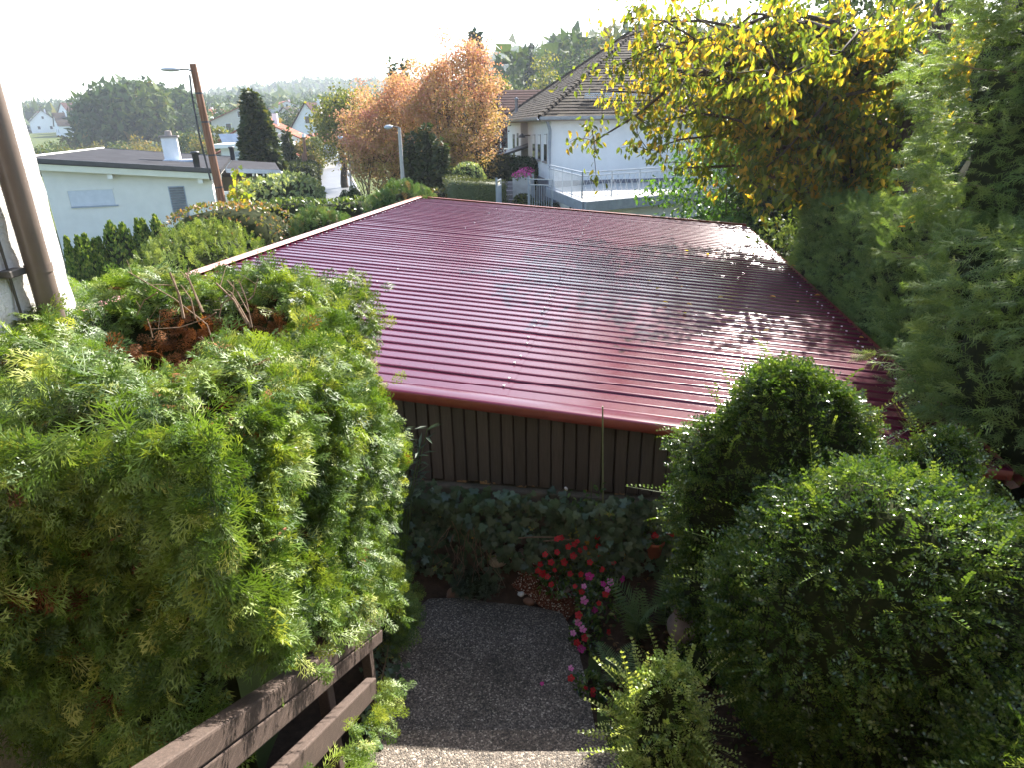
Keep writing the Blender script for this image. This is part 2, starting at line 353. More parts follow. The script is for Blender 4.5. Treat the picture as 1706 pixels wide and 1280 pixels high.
def make_tree(name, label, base, trunk_h, trunk_r, blobs, ncl, nleaf, lsize, mat, seed, group=None, sig=.3, nlimb=14, hang=.4, protos=None, rnd_f=None, cat='tree', lean=(0, 0), shell=.55, bark=None, mast=None):
    """tapered trunk, limbs to the leaf clusters, and a crown of single leaves in clusters with gaps between"""
    r = rng(seed); o = thing(name, label, cat, base, 0, group)
    bl = np.array(blobs, float); wgt = bl[:, 3] * bl[:, 4] * bl[:, 5]; pick = r.choice(len(bl), ncl, p=wgt / wgt.sum())
    d = sphere_pts(ncl, r) * (shell + (1 - shell) * r.random((ncl, 1)) ** .5) * (.85 + .3 * r.random((ncl, 1)))
    C = bl[pick, :3] + d * bl[pick, 3:6]
    top = np.array([lean[0], lean[1], trunk_h])
    g = G(); tp = limb_path((0, 0, -.3), top, r, 7, 0); g.tube(tp, np.linspace(trunk_r * 1.25, trunk_r * .55, 7), 9)
    if mast is not None: g.tube(limb_path(top, mast, r, 6, 0), np.linspace(trunk_r * .55, trunk_r * .08, 6), 7)
    for i in range(min(nlimb, ncl)):
        st = tp[r.integers(3, 7)]; L = limb_path(st, C[i], r, 6, .06); rad = trunk_r * .42 * (.5 + .5 * r.random()); g.tube(L, np.linspace(rad, rad * .15, 6), 6)
        for q in range(3):
            e = C[r.integers(0, ncl)]
            if np.linalg.norm(e - L[3]) < 1.2 * np.linalg.norm(L[-1] - L[0]): g.tube(limb_path(L[3], e, r, 5, .05), np.linspace(rad * .45, rad * .08, 5), 5)
    g.build('trunk', bark or M_BARK, o, True)
    k = r.integers(0, ncl, nleaf); p = C[k] + r.normal(0, 1, (nleaf, 3)) * sig * np.array([1, 1, .75])
    t = r.normal(0, .7, p.shape) + np.array([0, 0, -hang]); b = r.normal(0, .8, p.shape) + np.array([0, 0, .5])
    rnd = (r.random(ncl)[k] * .45 + r.random(nleaf) * .55) if rnd_f is None else rnd_f(p, k, r)
    scatter(gg := G(), protos or PR_LEAF, p, t, b, lsize * (.6 + .7 * r.random(nleaf)), r, rnd)
    gg.build('crown', mat, o)
    return o, C, p
# ------------------------------------------------------------------ ground, road, hills
RD0, RD1 = P(556, 330, Z=-1.0), P(549, 262, Z=-1.0)
_rd = norm((RD1 - RD0)[:2]); _rn = np.array([_rd[1], -_rd[0]])
def terrain(x, y):
    x = np.asarray(x, float); y = np.asarray(y, float)
    g = -.06 - .5 * sstep(5.0, 5.6, y) - .45 * sstep(19, 26, y)
    right = sstep(4.2, 5.4, x - .18 * (y - 5)) * (1 - sstep(18, 26, y)); g = g * (1 - right) - .1 * right
    g = g + 2.3 * sstep(-3, 5, x) * sstep(20, 29, y)
    g = g + np.maximum(0, y - 46) * .085 * sstep(-12, 26, x + .05 * y) * (1 - sstep(150, 320, y) * .6)
    D = np.hypot(x, y); az = np.degrees(np.arctan2(x, np.maximum(y, 1e-3)))
    hf = np.interp(az, [-60, -38, -30, -22, -15, -5, 10, 40], [4, 6, 16, 34, 42, 44, 48, 55])
    g = g + (hf + 2) * sstep(190, 980, D) * (y > 0)
    g = g - 3.0 * sstep(70, 150, y) * sstep(4, 40, -x - .32 * y + 14) * (1 - sstep(230, 420, D))
    g = g + sstep(150, 500, D) * 5 * np.sin(x * .013 + 1) * np.cos(y * .011) * (y > 0)
    s = (x - RD0[0]) * _rd[0] + (y - RD0[1]) * _rd[1]; q = np.abs((x - RD0[0]) * _rn[0] + (y - RD0[1]) * _rn[1])
    wgt = (1 - sstep(3, 9, q)) * sstep(-28, -18, s) * (1 - sstep(75, 110, s)); g = g * (1 - wgt) - 1.06 * wgt
    return g
ax = np.sinh(np.linspace(-6.3, 6.3, 171)) * 2.6; ay = np.sinh(np.linspace(-3.7, 6.35, 170)) * 2.6 + 4
ax = np.clip(ax, -700, 700); ay = np.clip(ay, -50, 745)
ax = np.unique(np.concatenate([ax, [-1300, -1000, 1000, 1300]])); ay = np.unique(np.concatenate([ay, [800, 900, 1000, 1120, 1250, 1400]]))
XX, YY = np.meshgrid(ax, ay); VV = np.stack([XX, YY, terrain(XX, YY)], 2).reshape(-1, 3)
nx = len(ax); FF = np.array([(i * nx + j, i * nx + j + 1, (i + 1) * nx + j + 1, (i + 1) * nx + j) for i in range(len(ay) - 1) for j in range(nx - 1)])
M_GROUND = surf('grass_and_earth', [(.25, (.03, .035, .012)), (.5, (.06, .08, .022)), (.75, (.11, .12, .035))], 1.2, .95, .1, .03, 30)
tag(G().add(VV, FF).build('ground', M_GROUND, None, True), kind='structure')
M_ROAD = surf('asphalt', [(.3, (.055, .058, .066)), (.7, (.10, .105, .115))], .8, .5, .5, .004, 60)
s0, s1 = -16, 66; pts = [RD0[:2] + _rd * s for s in np.linspace(s0, s1, 30)]
g = G()
L = np.array([[*(q - _rn * 1.9), -1.0] for q in pts]); Rr = np.array([[*(q + _rn * 2.0), -1.0] for q in pts])
g.add(np.vstack([L, Rr]), [(i, 30 + i, 31 + i, i + 1) for i in range(29)])
tag(g.build('road', M_ROAD), kind='structure')
g = G()
for sd_ in (-2.0, 2.1):
    a = np.array([*(RD0[:2] + _rd * s0 + _rn * sd_), -.96]); b_ = np.array([*(RD0[:2] + _rd * s1 + _rn * sd_), -.96]); g.beam(a, b_, .14, .2)
tag(g.build('kerb', surf('kerb_concrete', [(.3, (.3, .29, .27)), (.7, (.45, .44, .41))], 5, .9)), kind='structure')
# verge of lighter grass along the road
M_VERGE = surf('mown_verge', [(.3, (.10, .14, .03)), (.7, (.22, .24, .06))], 3, .95, .1)
g = G(); g.add([[*(RD0[:2] + _rd * a + _rn * b_), -1.04] for a, b_ in ((s0, -3.4), (s0, -2.1), (s1, -2.1), (s1, -3.4))], [(0, 1, 2, 3)])
tag(g.build('grass_verge', M_VERGE), kind='structure')

# ------------------------------------------------------------------ garden path, steps, bed
def pebble_concrete(name):
    m, n, b, out = new_mat(name); c = n.nodes.new('ShaderNodeTexCoord')
    v = n.nodes.new('ShaderNodeTexVoronoi'); v.inputs['Scale'].default_value = 95; n.links.new(c.outputs['Object'], v.inputs['Vector'])
    bw = n.nodes.new('ShaderNodeSeparateColor'); n.links.new(v.outputs['Color'], bw.inputs[0])
    r = ramp(n, [(0, (.030, .024, .019)), (.4, (.088, .071, .056)), (.75, (.155, .127, .103)), (.93, (.27, .23, .19)), (1, (.45, .40, .34))]); n.links.new(bw.outputs[0], r.inputs[0])
    v2 = n.nodes.new('ShaderNodeMapRange'); v2.inputs[1].default_value = .0; v2.inputs[2].default_value = .62; v2.inputs[3].default_value = 1.15; v2.inputs[4].default_value = .45; n.links.new(v.outputs['Distance'], v2.inputs[0])
    t = noise(n, 2.2, 7, .75); r2 = ramp(n, [(.28, (.38, .37, .30)), (.5, (.85, .82, .76)), (.72, (1.15, 1.12, 1.08))]); n.links.new(t.outputs[0], r2.inputs[0])
    m1 = n.nodes.new('ShaderNodeMixRGB'); m1.blend_type = 'MULTIPLY'; m1.inputs[0].default_value = 1; n.links.new(r.outputs[0], m1.inputs[1]); n.links.new(r2.outputs[0], m1.inputs[2])
    n.links.new(m1.outputs[0], b.inputs['Base Color']); b.inputs['Roughness'].default_value = .7
    bp = n.nodes.new('ShaderNodeBump'); bp.inputs['Strength'].default_value = .9; bp.inputs['Distance'].default_value = .006; bp.invert = True
    n.links.new(v.outputs['Distance'], bp.inputs['Height']); n.links.new(bp.outputs[0], b.inputs['Normal']); return m
M_PEB = pebble_concrete('washed_pebble_concrete')
def slab(name, poly, z0, z1):
    n = len(poly); g = G(); g.poly_prism([(x, y, z0) for x, y in poly], (0, 0, z1 - z0)); o = g.build(name, M_PEB, None, False, .012); tag(o, kind='structure'); return o
pTL, pTR = P(715, 998, Z=0), P(893, 1012, Z=0)
slab('garden_path', [(-1.02, 3.0), (.56, 3.0), (.54, 3.7), (.49, 4.3), (.40, 4.56), (pTR[0], pTR[1]), (pTL[0] + .25, pTL[1] + .0), (pTL[0], pTL[1]), (-.98, 4.5)], -.12, 0.0)
slab('landing_strip', [(-1.5, 4.1), (-1.03, 4.1), (-1.0, 4.62), (-1.5, 4.7)], -.16, -.04)
for k in range(5):
    y1 = 3.24 - .30 * k
    slab('stair_step', [(-.96 - .01 * k, y1 - .34), (.62 + .05 * k, y1 - .34), (.58 + .05 * k, y1 - .02), (-.95 - .01 * k, y1)], -.1, .17 * (k + 1))
# the bed: one low mound of soil reaching from the path to the wall and right under the bushes
bx, by = np.linspace(-1.7, 5.2, 60), np.linspace(.8, 5.3, 44); BX, BY = np.meshgrid(bx, by)
def bed_z(x, y):
    z = .02 + .16 * sstep(.5, 1.6, x) + .10 * sstep(4.6, 5.1, y) * (x < 4) + .10 * sstep(.2, .6, x) * sstep(4.1, 4.7, y)
    z = z + .44 * sstep(4.62, 4.95, y) * sstep(-.45, .0, x) + .12 * sstep(.5, 1.1, x) * sstep(4.2, 4.9, y)
    return z + .9 * sstep(3.2, 1.2, y) * sstep(.9, 1.9, x) - .12 * (1 - sstep(-.1, .12, np.minimum(np.minimum(x + 1.15, .75 - x), 5 - y) * -1 + 0.05))
BZ = bed_z(BX, BY); inside = (BX > -1.1) & (BX < .62) & (BY < 4.75) & (BY < 4.62 + .1 * (BX < .1) + (BX > .3) * (-.35)); BZ = np.where(inside, -.03, BZ)
BZ = np.where(inside, BZ, BZ + .02 * np.sin(BX * 9) * np.cos(BY * 11))
nb = len(bx); FF = np.array([(i * nb + j, i * nb + j + 1, (i + 1) * nb + j + 1, (i + 1) * nb + j) for i in range(len(by) - 1) for j in range(nb - 1)])
tag(G().add(np.stack([BX, BY, BZ], 2).reshape(-1, 3), FF).build('garden_bed', M_SOIL, None, True), kind='structure')

# ------------------------------------------------------------------ carport with the red sheet roof
RO = np.array([-4.728, 5.795, 2.2]); RU = norm([.980, -.182, -.078]); RV = np.array([.182, .983, 0]); RV = norm(RV - RU * (RV @ RU)); RN = np.cross(RU, RV)
RW, RL, PITCH = 8.577, 12.98, .2074
def rp(u, v, h=0.0): return RO + RU * u + RV * v + RN * h
def red_sheet():
    m, n, b, out = new_mat('red_painted_steel'); t = noise(n, 1.3, 5, .7)
    r = ramp(n, [(.3, (.055, .0036, .0150)), (.7, (.070, .0050, .0190))]); n.links.new(t.outputs[0], r.inputs[0])
    t3 = noise(n, 55, 3, .6); rr = ramp(n, [(.70, (0, 0, 0)), (.76, (1, 1, 1))]); n.links.new(t3.outputs[0], rr.inputs[0])
    mx = n.nodes.new('ShaderNodeMixRGB'); mx.inputs[2].default_value = (.22, .12, .11, 1); n.links.new(r.outputs[0], mx.inputs[1])
    mm = n.nodes.new('ShaderNodeMath'); mm.operation = 'MULTIPLY'; mm.inputs[1].default_value = .35; n.links.new(rr.outputs[0], mm.inputs[0]); n.links.new(mm.outputs[0], mx.inputs[0])
    n.links.new(mx.outputs[0], b.inputs['Base Color']); b.inputs['Specular IOR Level'].default_value = .36
    t2 = noise(n, 5, 5, .65); mr = n.nodes.new('ShaderNodeMapRange'); mr.inputs[3].default_value = .14; mr.inputs[4].default_value = .22; n.links.new(t2.outputs[0], mr.inputs[0]); n.links.new(mr.outputs[0], b.inputs['Roughness'])
    t4 = noise(n, 7, 3, .5); bp = n.nodes.new('ShaderNodeBump'); bp.inputs['Strength'].default_value = .06; bp.inputs['Distance'].default_value = .008
    n.links.new(t4.outputs[0], bp.inputs['Height']); n.links.new(bp.outputs[0], b.inputs['Normal']); return m
M_RED = red_sheet()
M_FLASH = surf('red_flashing_sun_bounce', [(.3, (.16, .026, .016)), (.7, (.21, .040, .024))], 8, .35, .5, .003, 12)  # sun bounce on the verge lip is put into this brighter red
M_FLASHL = surf('weathered_red_flashing', [(.3, (.36, .10, .05)), (.6, (.48, .26, .22)), (.75, (.40, .15, .08))], 7, .3, .6, .003, 12)
def board_mat():
    m, n, b, out = new_mat('dark_brown_boards'); c = n.nodes.new('ShaderNodeTexCoord'); oi = n.nodes.new('ShaderNodeObjectInfo')
    mp = n.nodes.new('ShaderNodeMapping'); mp.inputs['Scale'].default_value = (1, 1, .06); n.links.new(c.outputs['Object'], mp.inputs[0]); n.links.new(oi.outputs['Random'], mp.inputs['Location'])
    t = noise(n, 70, 6, .7, vec=mp.outputs[0]); r = ramp(n, [(.25, (.042, .031, .025)), (.6, (.070, .053, .044)), (.8, (.095, .074, .062))]); n.links.new(t.outputs[0], r.inputs[0])
    # worn bare wood along the foot of the boards
    sx = n.nodes.new('ShaderNodeSeparateXYZ'); n.links.new(c.outputs['Object'], sx.inputs[0]); t2 = noise(n, 4.5, 6, .75, vec=c.outputs['Object'])
    mr = n.nodes.new('ShaderNodeMapRange'); mr.inputs[1].default_value = 1.0; mr.inputs[2].default_value = 1.14; mr.inputs[3].default_value = .40; mr.inputs[4].default_value = -.12; n.links.new(sx.outputs[2], mr.inputs[0])
    ad = n.nodes.new('ShaderNodeMath'); n.links.new(t2.outputs[0], ad.inputs[0]); n.links.new(mr.outputs[0], ad.inputs[1]); st = ramp(n, [(.84, (0, 0, 0)), (.88, (1, 1, 1))]); n.links.new(ad.outputs[0], st.inputs[0])
    mx = n.nodes.new('ShaderNodeMixRGB'); mx.inputs[2].default_value = (.30, .17, .07, 1); n.links.new(st.outputs[0], mx.inputs[0]); n.links.new(r.outputs[0], mx.inputs[1])
    hv = n.nodes.new('ShaderNodeHueSaturation'); v_ = n.nodes.new('ShaderNodeMapRange'); v_.inputs[3].default_value = .8; v_.inputs[4].default_value = 1.25; n.links.new(oi.outputs['Random'], v_.inputs[0]); n.links.new(v_.outputs[0], hv.inputs['Value']); n.links.new(mx.outputs[0], hv.inputs['Color'])
    n.links.new(hv.outputs[0], b.inputs['Base Color']); b.inputs['Roughness'].default_value = .7
    bp = n.nodes.new('ShaderNodeBump'); bp.inputs['Strength'].default_value = .4; bp.inputs['Distance'].default_value = .004; n.links.new(t.outputs[0], bp.inputs['Height']); n.links.new(bp.outputs[0], b.inputs['Normal']); return m
M_BOARD = board_mat()
M_POST = surf('carport_timber', [(.3, (.04, .028, .02)), (.7, (.08, .055, .04))], 12, .8, .2, .004, 60, (1, 1, .1))
cp = thing('carport', 'long low carport with dark red ribbed metal roof and brown board gable', 'carport')
NR = 61; per = 5; SEAM = 4.62; v0 = .188
_h = [(.0320, 0), (.0315, .0004), (.0272, .0060), (.0222, .0097), (.0165, .0124), (.0102, .0142), (.0045, .0151)]
PROF = [(-a_, h_) for a_, h_ in _h] + [(a_, h_) for a_, h_ in _h[::-1]] + [(.0340, -.0003), (.0375, -.0003), (.103, -.0006), (.1700, -.0003), (.1734, -.0003)]
rr_ = rng(3)
jit_h = rr_.normal(0, .0014, NR + 2)
for s_ in range(13):
    k0 = s_ * per; k1 = min(NR, k0 + per)
    if k0 >= NR: break
    for half, (ua, ub, hz) in enumerate(((-.03, SEAM + .12, .006), (SEAM, RW + .03, 0.0))):
        prof = []
        for k in range(k0, k1): prof += [(v0 + k * PITCH + a, h_ + jit_h[k]) for a, h_ in PROF]
        prof += [(v0 + k1 * PITCH + a, h_ + .0012) for a, h_ in PROF[:12]] + [(v0 + k1 * PITCH + .0285, .0048)] if k1 < NR else []
        hz2 = hz * .5 + (.0016 if s_ % 2 else 0)
        us = np.linspace(ua, ub, 5); V = []
        for u in us: V += [rp(u, a, h_ + hz2) for a, h_ in prof]
        m_ = len(prof); Fq = [(i * m_ + j, (i + 1) * m_ + j, (i + 1) * m_ + j + 1, i * m_ + j + 1) for i in range(4) for j in range(m_ - 1)]
        o = G().add(V, Fq).build('roof_sheet', M_RED, cp, True)
# screws along the seam, the edges and the middle lines
g = G()
for uu in (.12, 2.3, SEAM + .06, 6.6, RW - .15):
    for k in range(NR):
        if (k + int(uu)) % (3 if uu not in (SEAM + .06,) else 3) == 2 and uu != SEAM + .06: continue
        if uu == SEAM + .06 and k % 3 == 0: continue
        if uu in (2.3, 6.6) and k % 4: continue
        c_ = rp(uu + rr_.normal(0, .008), v0 + k * PITCH, .0156); g.hexa([c_ + RU * a * .009 + RV * b_ * .009 + RN * h_ for h_ in (0, .010) for a, b_ in ((-1, -1), (1, -1), (1, 1), (-1, 1))])
o = g.build('screw_heads', surf('bright_steel', [(.3, (.55, .55, .55)), (.7, (.7, .7, .7))], 5, .3, .6), cp); o['kind'] = 'stuff'
# front verge flashing, left flashing, right gutter, back edge
g = G()
def strip(g, us, prof): 
    V = []; 
    for u in us: V += [rp(u, a, h_) for a, h_ in prof]
    m_ = len(prof); g.add(V, [(i * m_ + j, i * m_ + j + 1, (i + 1) * m_ + j + 1, (i + 1) * m_ + j) for i in range(len(us) - 1) for j in range(m_ - 1)])
strip(g, np.linspace(-.05, RW + .05, 8), [(.172, .0165), (.168, .0180), (.03, .0180), (.012, .0160), (.002, .0095)]); g.build('verge_flashing', M_RED, cp, True)
g = G(); strip(g, np.linspace(-.05, RW + .05, 8), [(.0021, .0096), (-.006, .001), (-.010, -.02), (-.012, -.066), (.004, -.074), (.03, -.072)]); g.build('verge_lip', M_FLASH, cp, True)  # separate lip strip, coloured brighter as if by bounced sun
g = G(); V = []
for v in np.linspace(-.02, RL + .02, 14): V += [rp(a, v, h_) for a, h_ in ((-.12, -.09), (-.125, .03), (-.10, .050), (.02, .055), (.055, .042))]
g.add(V, [(i * 5 + j, (i + 1) * 5 + j, (i + 1) * 5 + j + 1, i * 5 + j + 1) for i in range(13) for j in range(4)]); g.build('ridge_flashing', M_FLASHL, cp)
g = G(); V = []
for v in np.linspace(-.02, RL + .02, 10): V += [rp(RW + .01 + a, v, h_) for a, h_ in ((0, -.03), (.01, -.10), (.06, -.13), (.11, -.10), (.12, -.03))]
g.add(V, [(i * 5 + j, (i + 1) * 5 + j, (i + 1) * 5 + j + 1, i * 5 + j + 1) for i in range(9) for j in range(4)]); g.build('gutter', M_FLASH, cp)
g = G(); strip(g, np.linspace(-.05, RW + .05, 6), [(RL - .10, .036), (RL + .01, .034), (RL + .02, -.08)]); g.build('rear_flashing', M_FLASH, cp)
# boards of the gable towards the garden
BW = .1085; nbds = int((RW - .3) / BW); WB = 1.02
for i in range(nbds):
    u0 = .15 + i * BW; a_ = rp(u0, .12); b_ = rp(u0 + BW - .008, .12); dv = norm([RV[0], RV[1], 0]); t_ = .020 + .003 * ((i * 7) % 3 - 1)
    zt0, zt1 = a_[2] - .045, b_[2] - .045; zb = WB + .012 * math.sin(i * 2.3) - .0
    A = np.array([a_[0], a_[1], 0]); B = np.array([b_[0], b_[1], 0]); f_ = -dv * t_
    bv = .006; e = norm(B - A) * bv
    V = [A + (0, 0, zb), A + e + f_ + (0, 0, zb), B - e + f_ + (0, 0, zb), B + (0, 0, zb), A + (0, 0, zt0), A + e + f_ + (0, 0, zt0), B - e + f_ + (0, 0, zt1), B + (0, 0, zt1)]
    G().add(V, [(0, 1, 5, 4), (1, 2, 6, 5), (2, 3, 7, 6), (3, 2, 1, 0), (4, 5, 6, 7)]).build('board', M_BOARD, cp)
g = G(); a_, b_ = rp(.1, .150), rp(RW - .1, .150); dv0 = norm([RV[0], RV[1], 0])
bk = [(a_, 0), (b_, 0), (b_, .03), (a_, .03)]
g.hexa([np.array([q_[0], q_[1], .95]) + dv0 * s_ for q_, s_ in bk] + [np.array([q_[0], q_[1], q_[2] - .05]) + dv0 * s_ for q_, s_ in bk]); g.build('backing_panel', M_POST, cp)
for u in (.25, 4.2, 8.3):
    for v in (.4, 4.4, 8.6, 12.6):
        t_ = rp(u, v, -.18); g = G(); g.box((t_[0] - .07, t_[1] - .07, -.72), (t_[0] + .07, t_[1] + .07, t_[2])); g.build('post', M_POST, cp, False, .008)
    g = G(); g.beam(rp(u, .2, -.12), rp(u, RL - .1, -.12), .12, .16, RN); g.build('beam', M_POST, cp)
for k in range(12): G().beam(rp(.05, .5 + k * 1.08, -.03), rp(RW - .05, .5 + k * 1.08, -.03), .06, .05, RN).build('rafter', M_POST, cp)
# low retaining wall under the boards
M_CONC = surf('old_mossy_concrete', [(.3, (.05, .045, .035)), (.6, (.12, .10, .075)), (.8, (.22, .15, .09))], 6, .9, .15, .02, 30)
g = G(); wall_a, wall_b = rp(.0, .04), rp(RW + .2, .04)
dv = norm([RV[0], RV[1], 0])
g.hexa([np.array([q[0], q[1], z_]) + dv * s_ for z_ in (-.7, 1.0) for q, s_ in ((wall_a, 0), (wall_b, 0), (wall_b, .3), (wall_a, .3))])
tag(g.build('retaining_wall', M_CONC, None, False, .02), 'low mossy concrete wall under the brown boards, overgrown with ivy', 'wall')
# the yard floor under the carport
c4 = [rp(0, .35), rp(RW, .35), rp(RW, RL + .5), rp(0, RL + .5)]; g = G(); g.poly_prism([(q[0], q[1], -.7) for q in c4], (0, 0, .14)); tag(g.build('carport_floor', M_CONC), kind='structure')
# ------------------------------------------------------------------ own house: plaster wall on the left, downpipe
def rough_plaster(name, col, bump=.02, sc=38):
    m, n, b, out = new_mat(name); t = noise(n, 2, 5, .6); r = ramp(n, [(.3, tuple(c * .9 for c in col)), (.7, col)]); n.links.new(t.outputs[0], r.inputs[0]); n.links.new(r.outputs[0], b.inputs['Base Color'])
    b.inputs['Roughness'].default_value = .9; b.inputs['Specular IOR Level'].default_value = .15
    t2 = noise(n, sc, 5, .75); bp = n.nodes.new('ShaderNodeBump'); bp.inputs['Strength'].default_value = .9; bp.inputs['Distance'].default_value = bump
    n.links.new(t2.outputs[0], bp.inputs['Height']); n.links.new(bp.outputs[0], b.inputs['Normal']); return m
M_PLASTER = rough_plaster('white_rough_plaster', (.78, .76, .72), .03)
WX = -2.3; WC = P(105, 420, X=WX); WY = WC[1]
hs = thing('plaster_house', 'white rough-plastered house whose corner rises at the left edge', 'house', (WX, WY, 0))
# corner slightly uneven: a strip of displaced plaster
g = G(); ny, nz = 60, 90; ys = np.linspace(-4.5, 0, ny); zs = np.linspace(-.3, 7.5, nz); r = rng(5)
YS, ZS = np.meshgrid(ys, zs); DX = r.normal(0, .0035, YS.shape) ; DX[:, -1] -= .008
V = np.stack([DX, YS + (YS > -.01) * r.normal(0, .004, YS.shape), ZS], 2).reshape(-1, 3)
g.add(V, [(i * ny + j, i * ny + j + 1, (i + 1) * ny + j + 1, (i + 1) * ny + j) for i in range(nz - 1) for j in range(ny - 1)])
g.build('side_wall', M_PLASTER, hs, True)
g = G(); g.box((-6, -.3, -.3), (-.02, -.012, 7.5)); g.build('end_wall', M_PLASTER, hs)
g = G(); g.box((-.02, -4.9, -.3), (9, -4.51, 7.5)); g.build('unseen_rear_facade', M_POST, hs)  # unseen behind the camera; dark timber chosen to block sky fill and bounce
g = G(); g.box((-6.2, -10, 7.5), (.55, .5, 7.65)); g.box((.55, -10, 7.5), (9.3, -3.9, 7.65)); g.build('roof_eave', M_POST, hs)
M_PIPE = surf('brown_painted_metal', [(.3, (.11, .085, .07)), (.7, (.15, .115, .095))], 4, .38, .5)
PPOS = P(57, 420, X=WX + .075)
dp = thing('downpipe', 'brown metal rainwater downpipe on the white plaster wall', 'downpipe', (PPOS[0], PPOS[1], 0))
n_ = 24; a = np.arange(n_ + 1)
g = G(); g.tube([(0, 0, z_) for z_ in (-.1, 1.5, 2.9, 2.92, 4.5, 7.5)], [.051, .051, .051, .053, .053, .053], 28); g.build('pipe', M_PIPE, dp, True)
zc = P(90, 438, X=PPOS[0])[2]
g = G(); g.tube([(0, 0, zc - .018), (0, 0, zc + .018)], [.057, .057], 28); g.build('pipe_clamp', M_PIPE, dp, True)
g = G(); g.box((-.09, -.16, zc - .016), (-.02, -.06, zc + .016)); g.build('clamp_bolt', surf('dark_metal', [(.3, (.05, .045, .04)), (.7, (.09, .08, .07))], 10, .5, .5), dp, False, .004)
g = G(); g.tube([(-.06, -.115, -.1), (-.06, -.115, 3), (-.06, -.118, 7.5)], .006, 6); g.build('cable', MATS['dark_metal'], dp)

# ------------------------------------------------------------------ big thuja hedge on the left
hd = thing('thuja_hedge', 'tall sunlit thuja hedge with a browned hollow in its top', 'hedge')
HX0, HX1, HY0, HY1, HZ = -2.45, -.84, 1.72, 4.45, 3.16
r = rng(11)
HOLE = np.array([-1.66, 3.30]); 
def hole_w(x, y): return np.exp(-(((x - HOLE[0]) / .46) ** 2 + ((y - HOLE[1]) / .42) ** 2) ** 1.5)
def h_top(x, y):
    z = HZ + .05 * np.sin(x * 4 + 1) * np.cos(y * 3.3) + .05 * np.sin(x * 9 + y * 7)
    z = z - .16 * sstep(.35, 0, HX1 - x) - .30 * sstep(.25, 0, y - HY0) - .22 * sstep(3.7, 4.5, y) + .10 * sstep(3.3, 3.9, y) * sstep(-1.2, -2.2, x)
    return z - .50 * hole_w(x, y) - .06 * hole_w(x, y + .45)
def h_front(x, z):
    y = HY0 + .06 * np.sin(z * 5 + x * 4) + .07 * np.sin(x * 7 - z * 3)
    return y + sstep(-1.7, -2.4, x) * (.15 + .9 * sstep(2.3, 1.0, z))
def h_right(y, z):
    return HX1 + .06 * np.sin(z * 4.4 + y * 3) + .05 * np.sin(y * 8 - z * 5) - .12 * sstep(2.2, 3.2, z) * sstep(3.3, 4.4, y) - .12 * sstep(2.75, 3.2, z) - .08 * sstep(2.9, 4.2, y)
def h_low(y): return np.interp(y, [1.6, 2.0, 2.5, 2.9, 3.3, 3.6, 3.95, 4.6], [2.36, 2.18, 1.84, 1.55, 1.36, .9, .2, .02])
pos = []; nrm_ = []; tt = []; sel = []
n1 = 2900; y = r.uniform(HY0, HY1, n1); x = HX0 - .1 + (h_right(y, 3.05) - .03 - HX0 + .1) * r.random(n1); z = h_top(x, y)
e = .02; nn = norm(np.stack([-(h_top(x + e, y) - z) / e, -(h_top(x, y + e) - z) / e, np.ones(n1)], 1)); pos.append(np.stack([x, y, z], 1)); nrm_.append(nn)
ph = r.uniform(0, 6.28, n1); tt.append(np.stack([np.cos(ph) * .9, np.sin(ph) * .9 - .15, r.uniform(.1, 1.0, n1)], 1) + nn * .25)
n2 = 3700; x = r.uniform(HX0, HX1, n2); z = r.uniform(.4, HZ + .05, n2) ; z = np.where(r.random(n2) < .35, r.uniform(2.2, HZ, n2), z); y = h_front(x, z)
pos.append(np.stack([x, y, z], 1)); nn = norm(np.stack([0.1 - .35 * sstep(-1.6, -2.2, x), -np.ones(n2), .15 + 0 * x], 1)); nrm_.append(nn)
tt.append(nn * .55 + np.stack([r.normal(0, .6, n2), r.normal(0, .2, n2), r.normal(-.2, .5, n2)], 1))
n3 = 4700; y = r.uniform(HY0 + .05, HY1, n3); z = h_low(y) + (HZ - .05 - h_low(y)) * r.random(n3); x = h_right(y, z)
pos.append(np.stack([x, y, z], 1)); nn = norm(np.stack([np.ones(n3), 0 * x - .1, .2 + 0 * x], 1)); nrm_.append(nn)
tt.append(nn * .75 + np.stack([r.normal(0, .2, n3), r.normal(-.1, .5, n3), r.normal(-.02, .5, n3)], 1))
n4 = 200; x = r.uniform(HX0 - .2, HX1, n4); z = r.uniform(.4, HZ - .15, n4); y = HY1 + .05 * np.sin(x * 6 + z * 4); pos.append(np.stack([x, y, z], 1)); nn = np.tile([0, 1.0, .1], (n4, 1)); nrm_.append(nn)
tt.append(nn * .6 + r.normal(0, .5, (n4, 3)))
# feathery tips standing out of the top line
n5 = 170; x = r.uniform(HX0 + .1, HX1 - .22, n5); y = np.where(r.random(n5) < .6, r.uniform(3.6, 4.35, n5), r.uniform(HY0 + .1, 3.6, n5)); z = h_top(x, y) + .03; pos.append(np.stack([x, y, z], 1)); nn = np.tile([.1, -.5, .8], (n5, 1)); nrm_.append(nn)
tt.append(np.stack([r.normal(.15, .45, n5), r.normal(0, .35, n5), r.uniform(.5, 1, n5)], 1))
pos = np.concatenate(pos); nrm_ = np.concatenate(nrm_); tt = np.concatenate(tt)
dep = np.abs(r.normal(0, .05, len(pos))); pos = pos - nrm_ * dep[:, None]
hw = hole_w(pos[:, 0], pos[:, 1]) * (pos[:, 2] > 2.3)
low = sstep(2.9, 2.0, pos[:, 2]) * (pos[:, 1] < 2.6)
patch = lump(pos, 1, 5, 77)
dead = (r.random(len(pos)) < .92 * (hw > .30)) | ((patch > .95) & (r.random(len(pos)) < .55) & (pos[:, 0] < -1.05)) | (r.random(len(pos)) < .02)
drop = (hw > .35) & (r.random(len(pos)) < .12)
bb = nrm_ + r.normal(0, .45, pos.shape) + np.array([.0, -.1, .25])
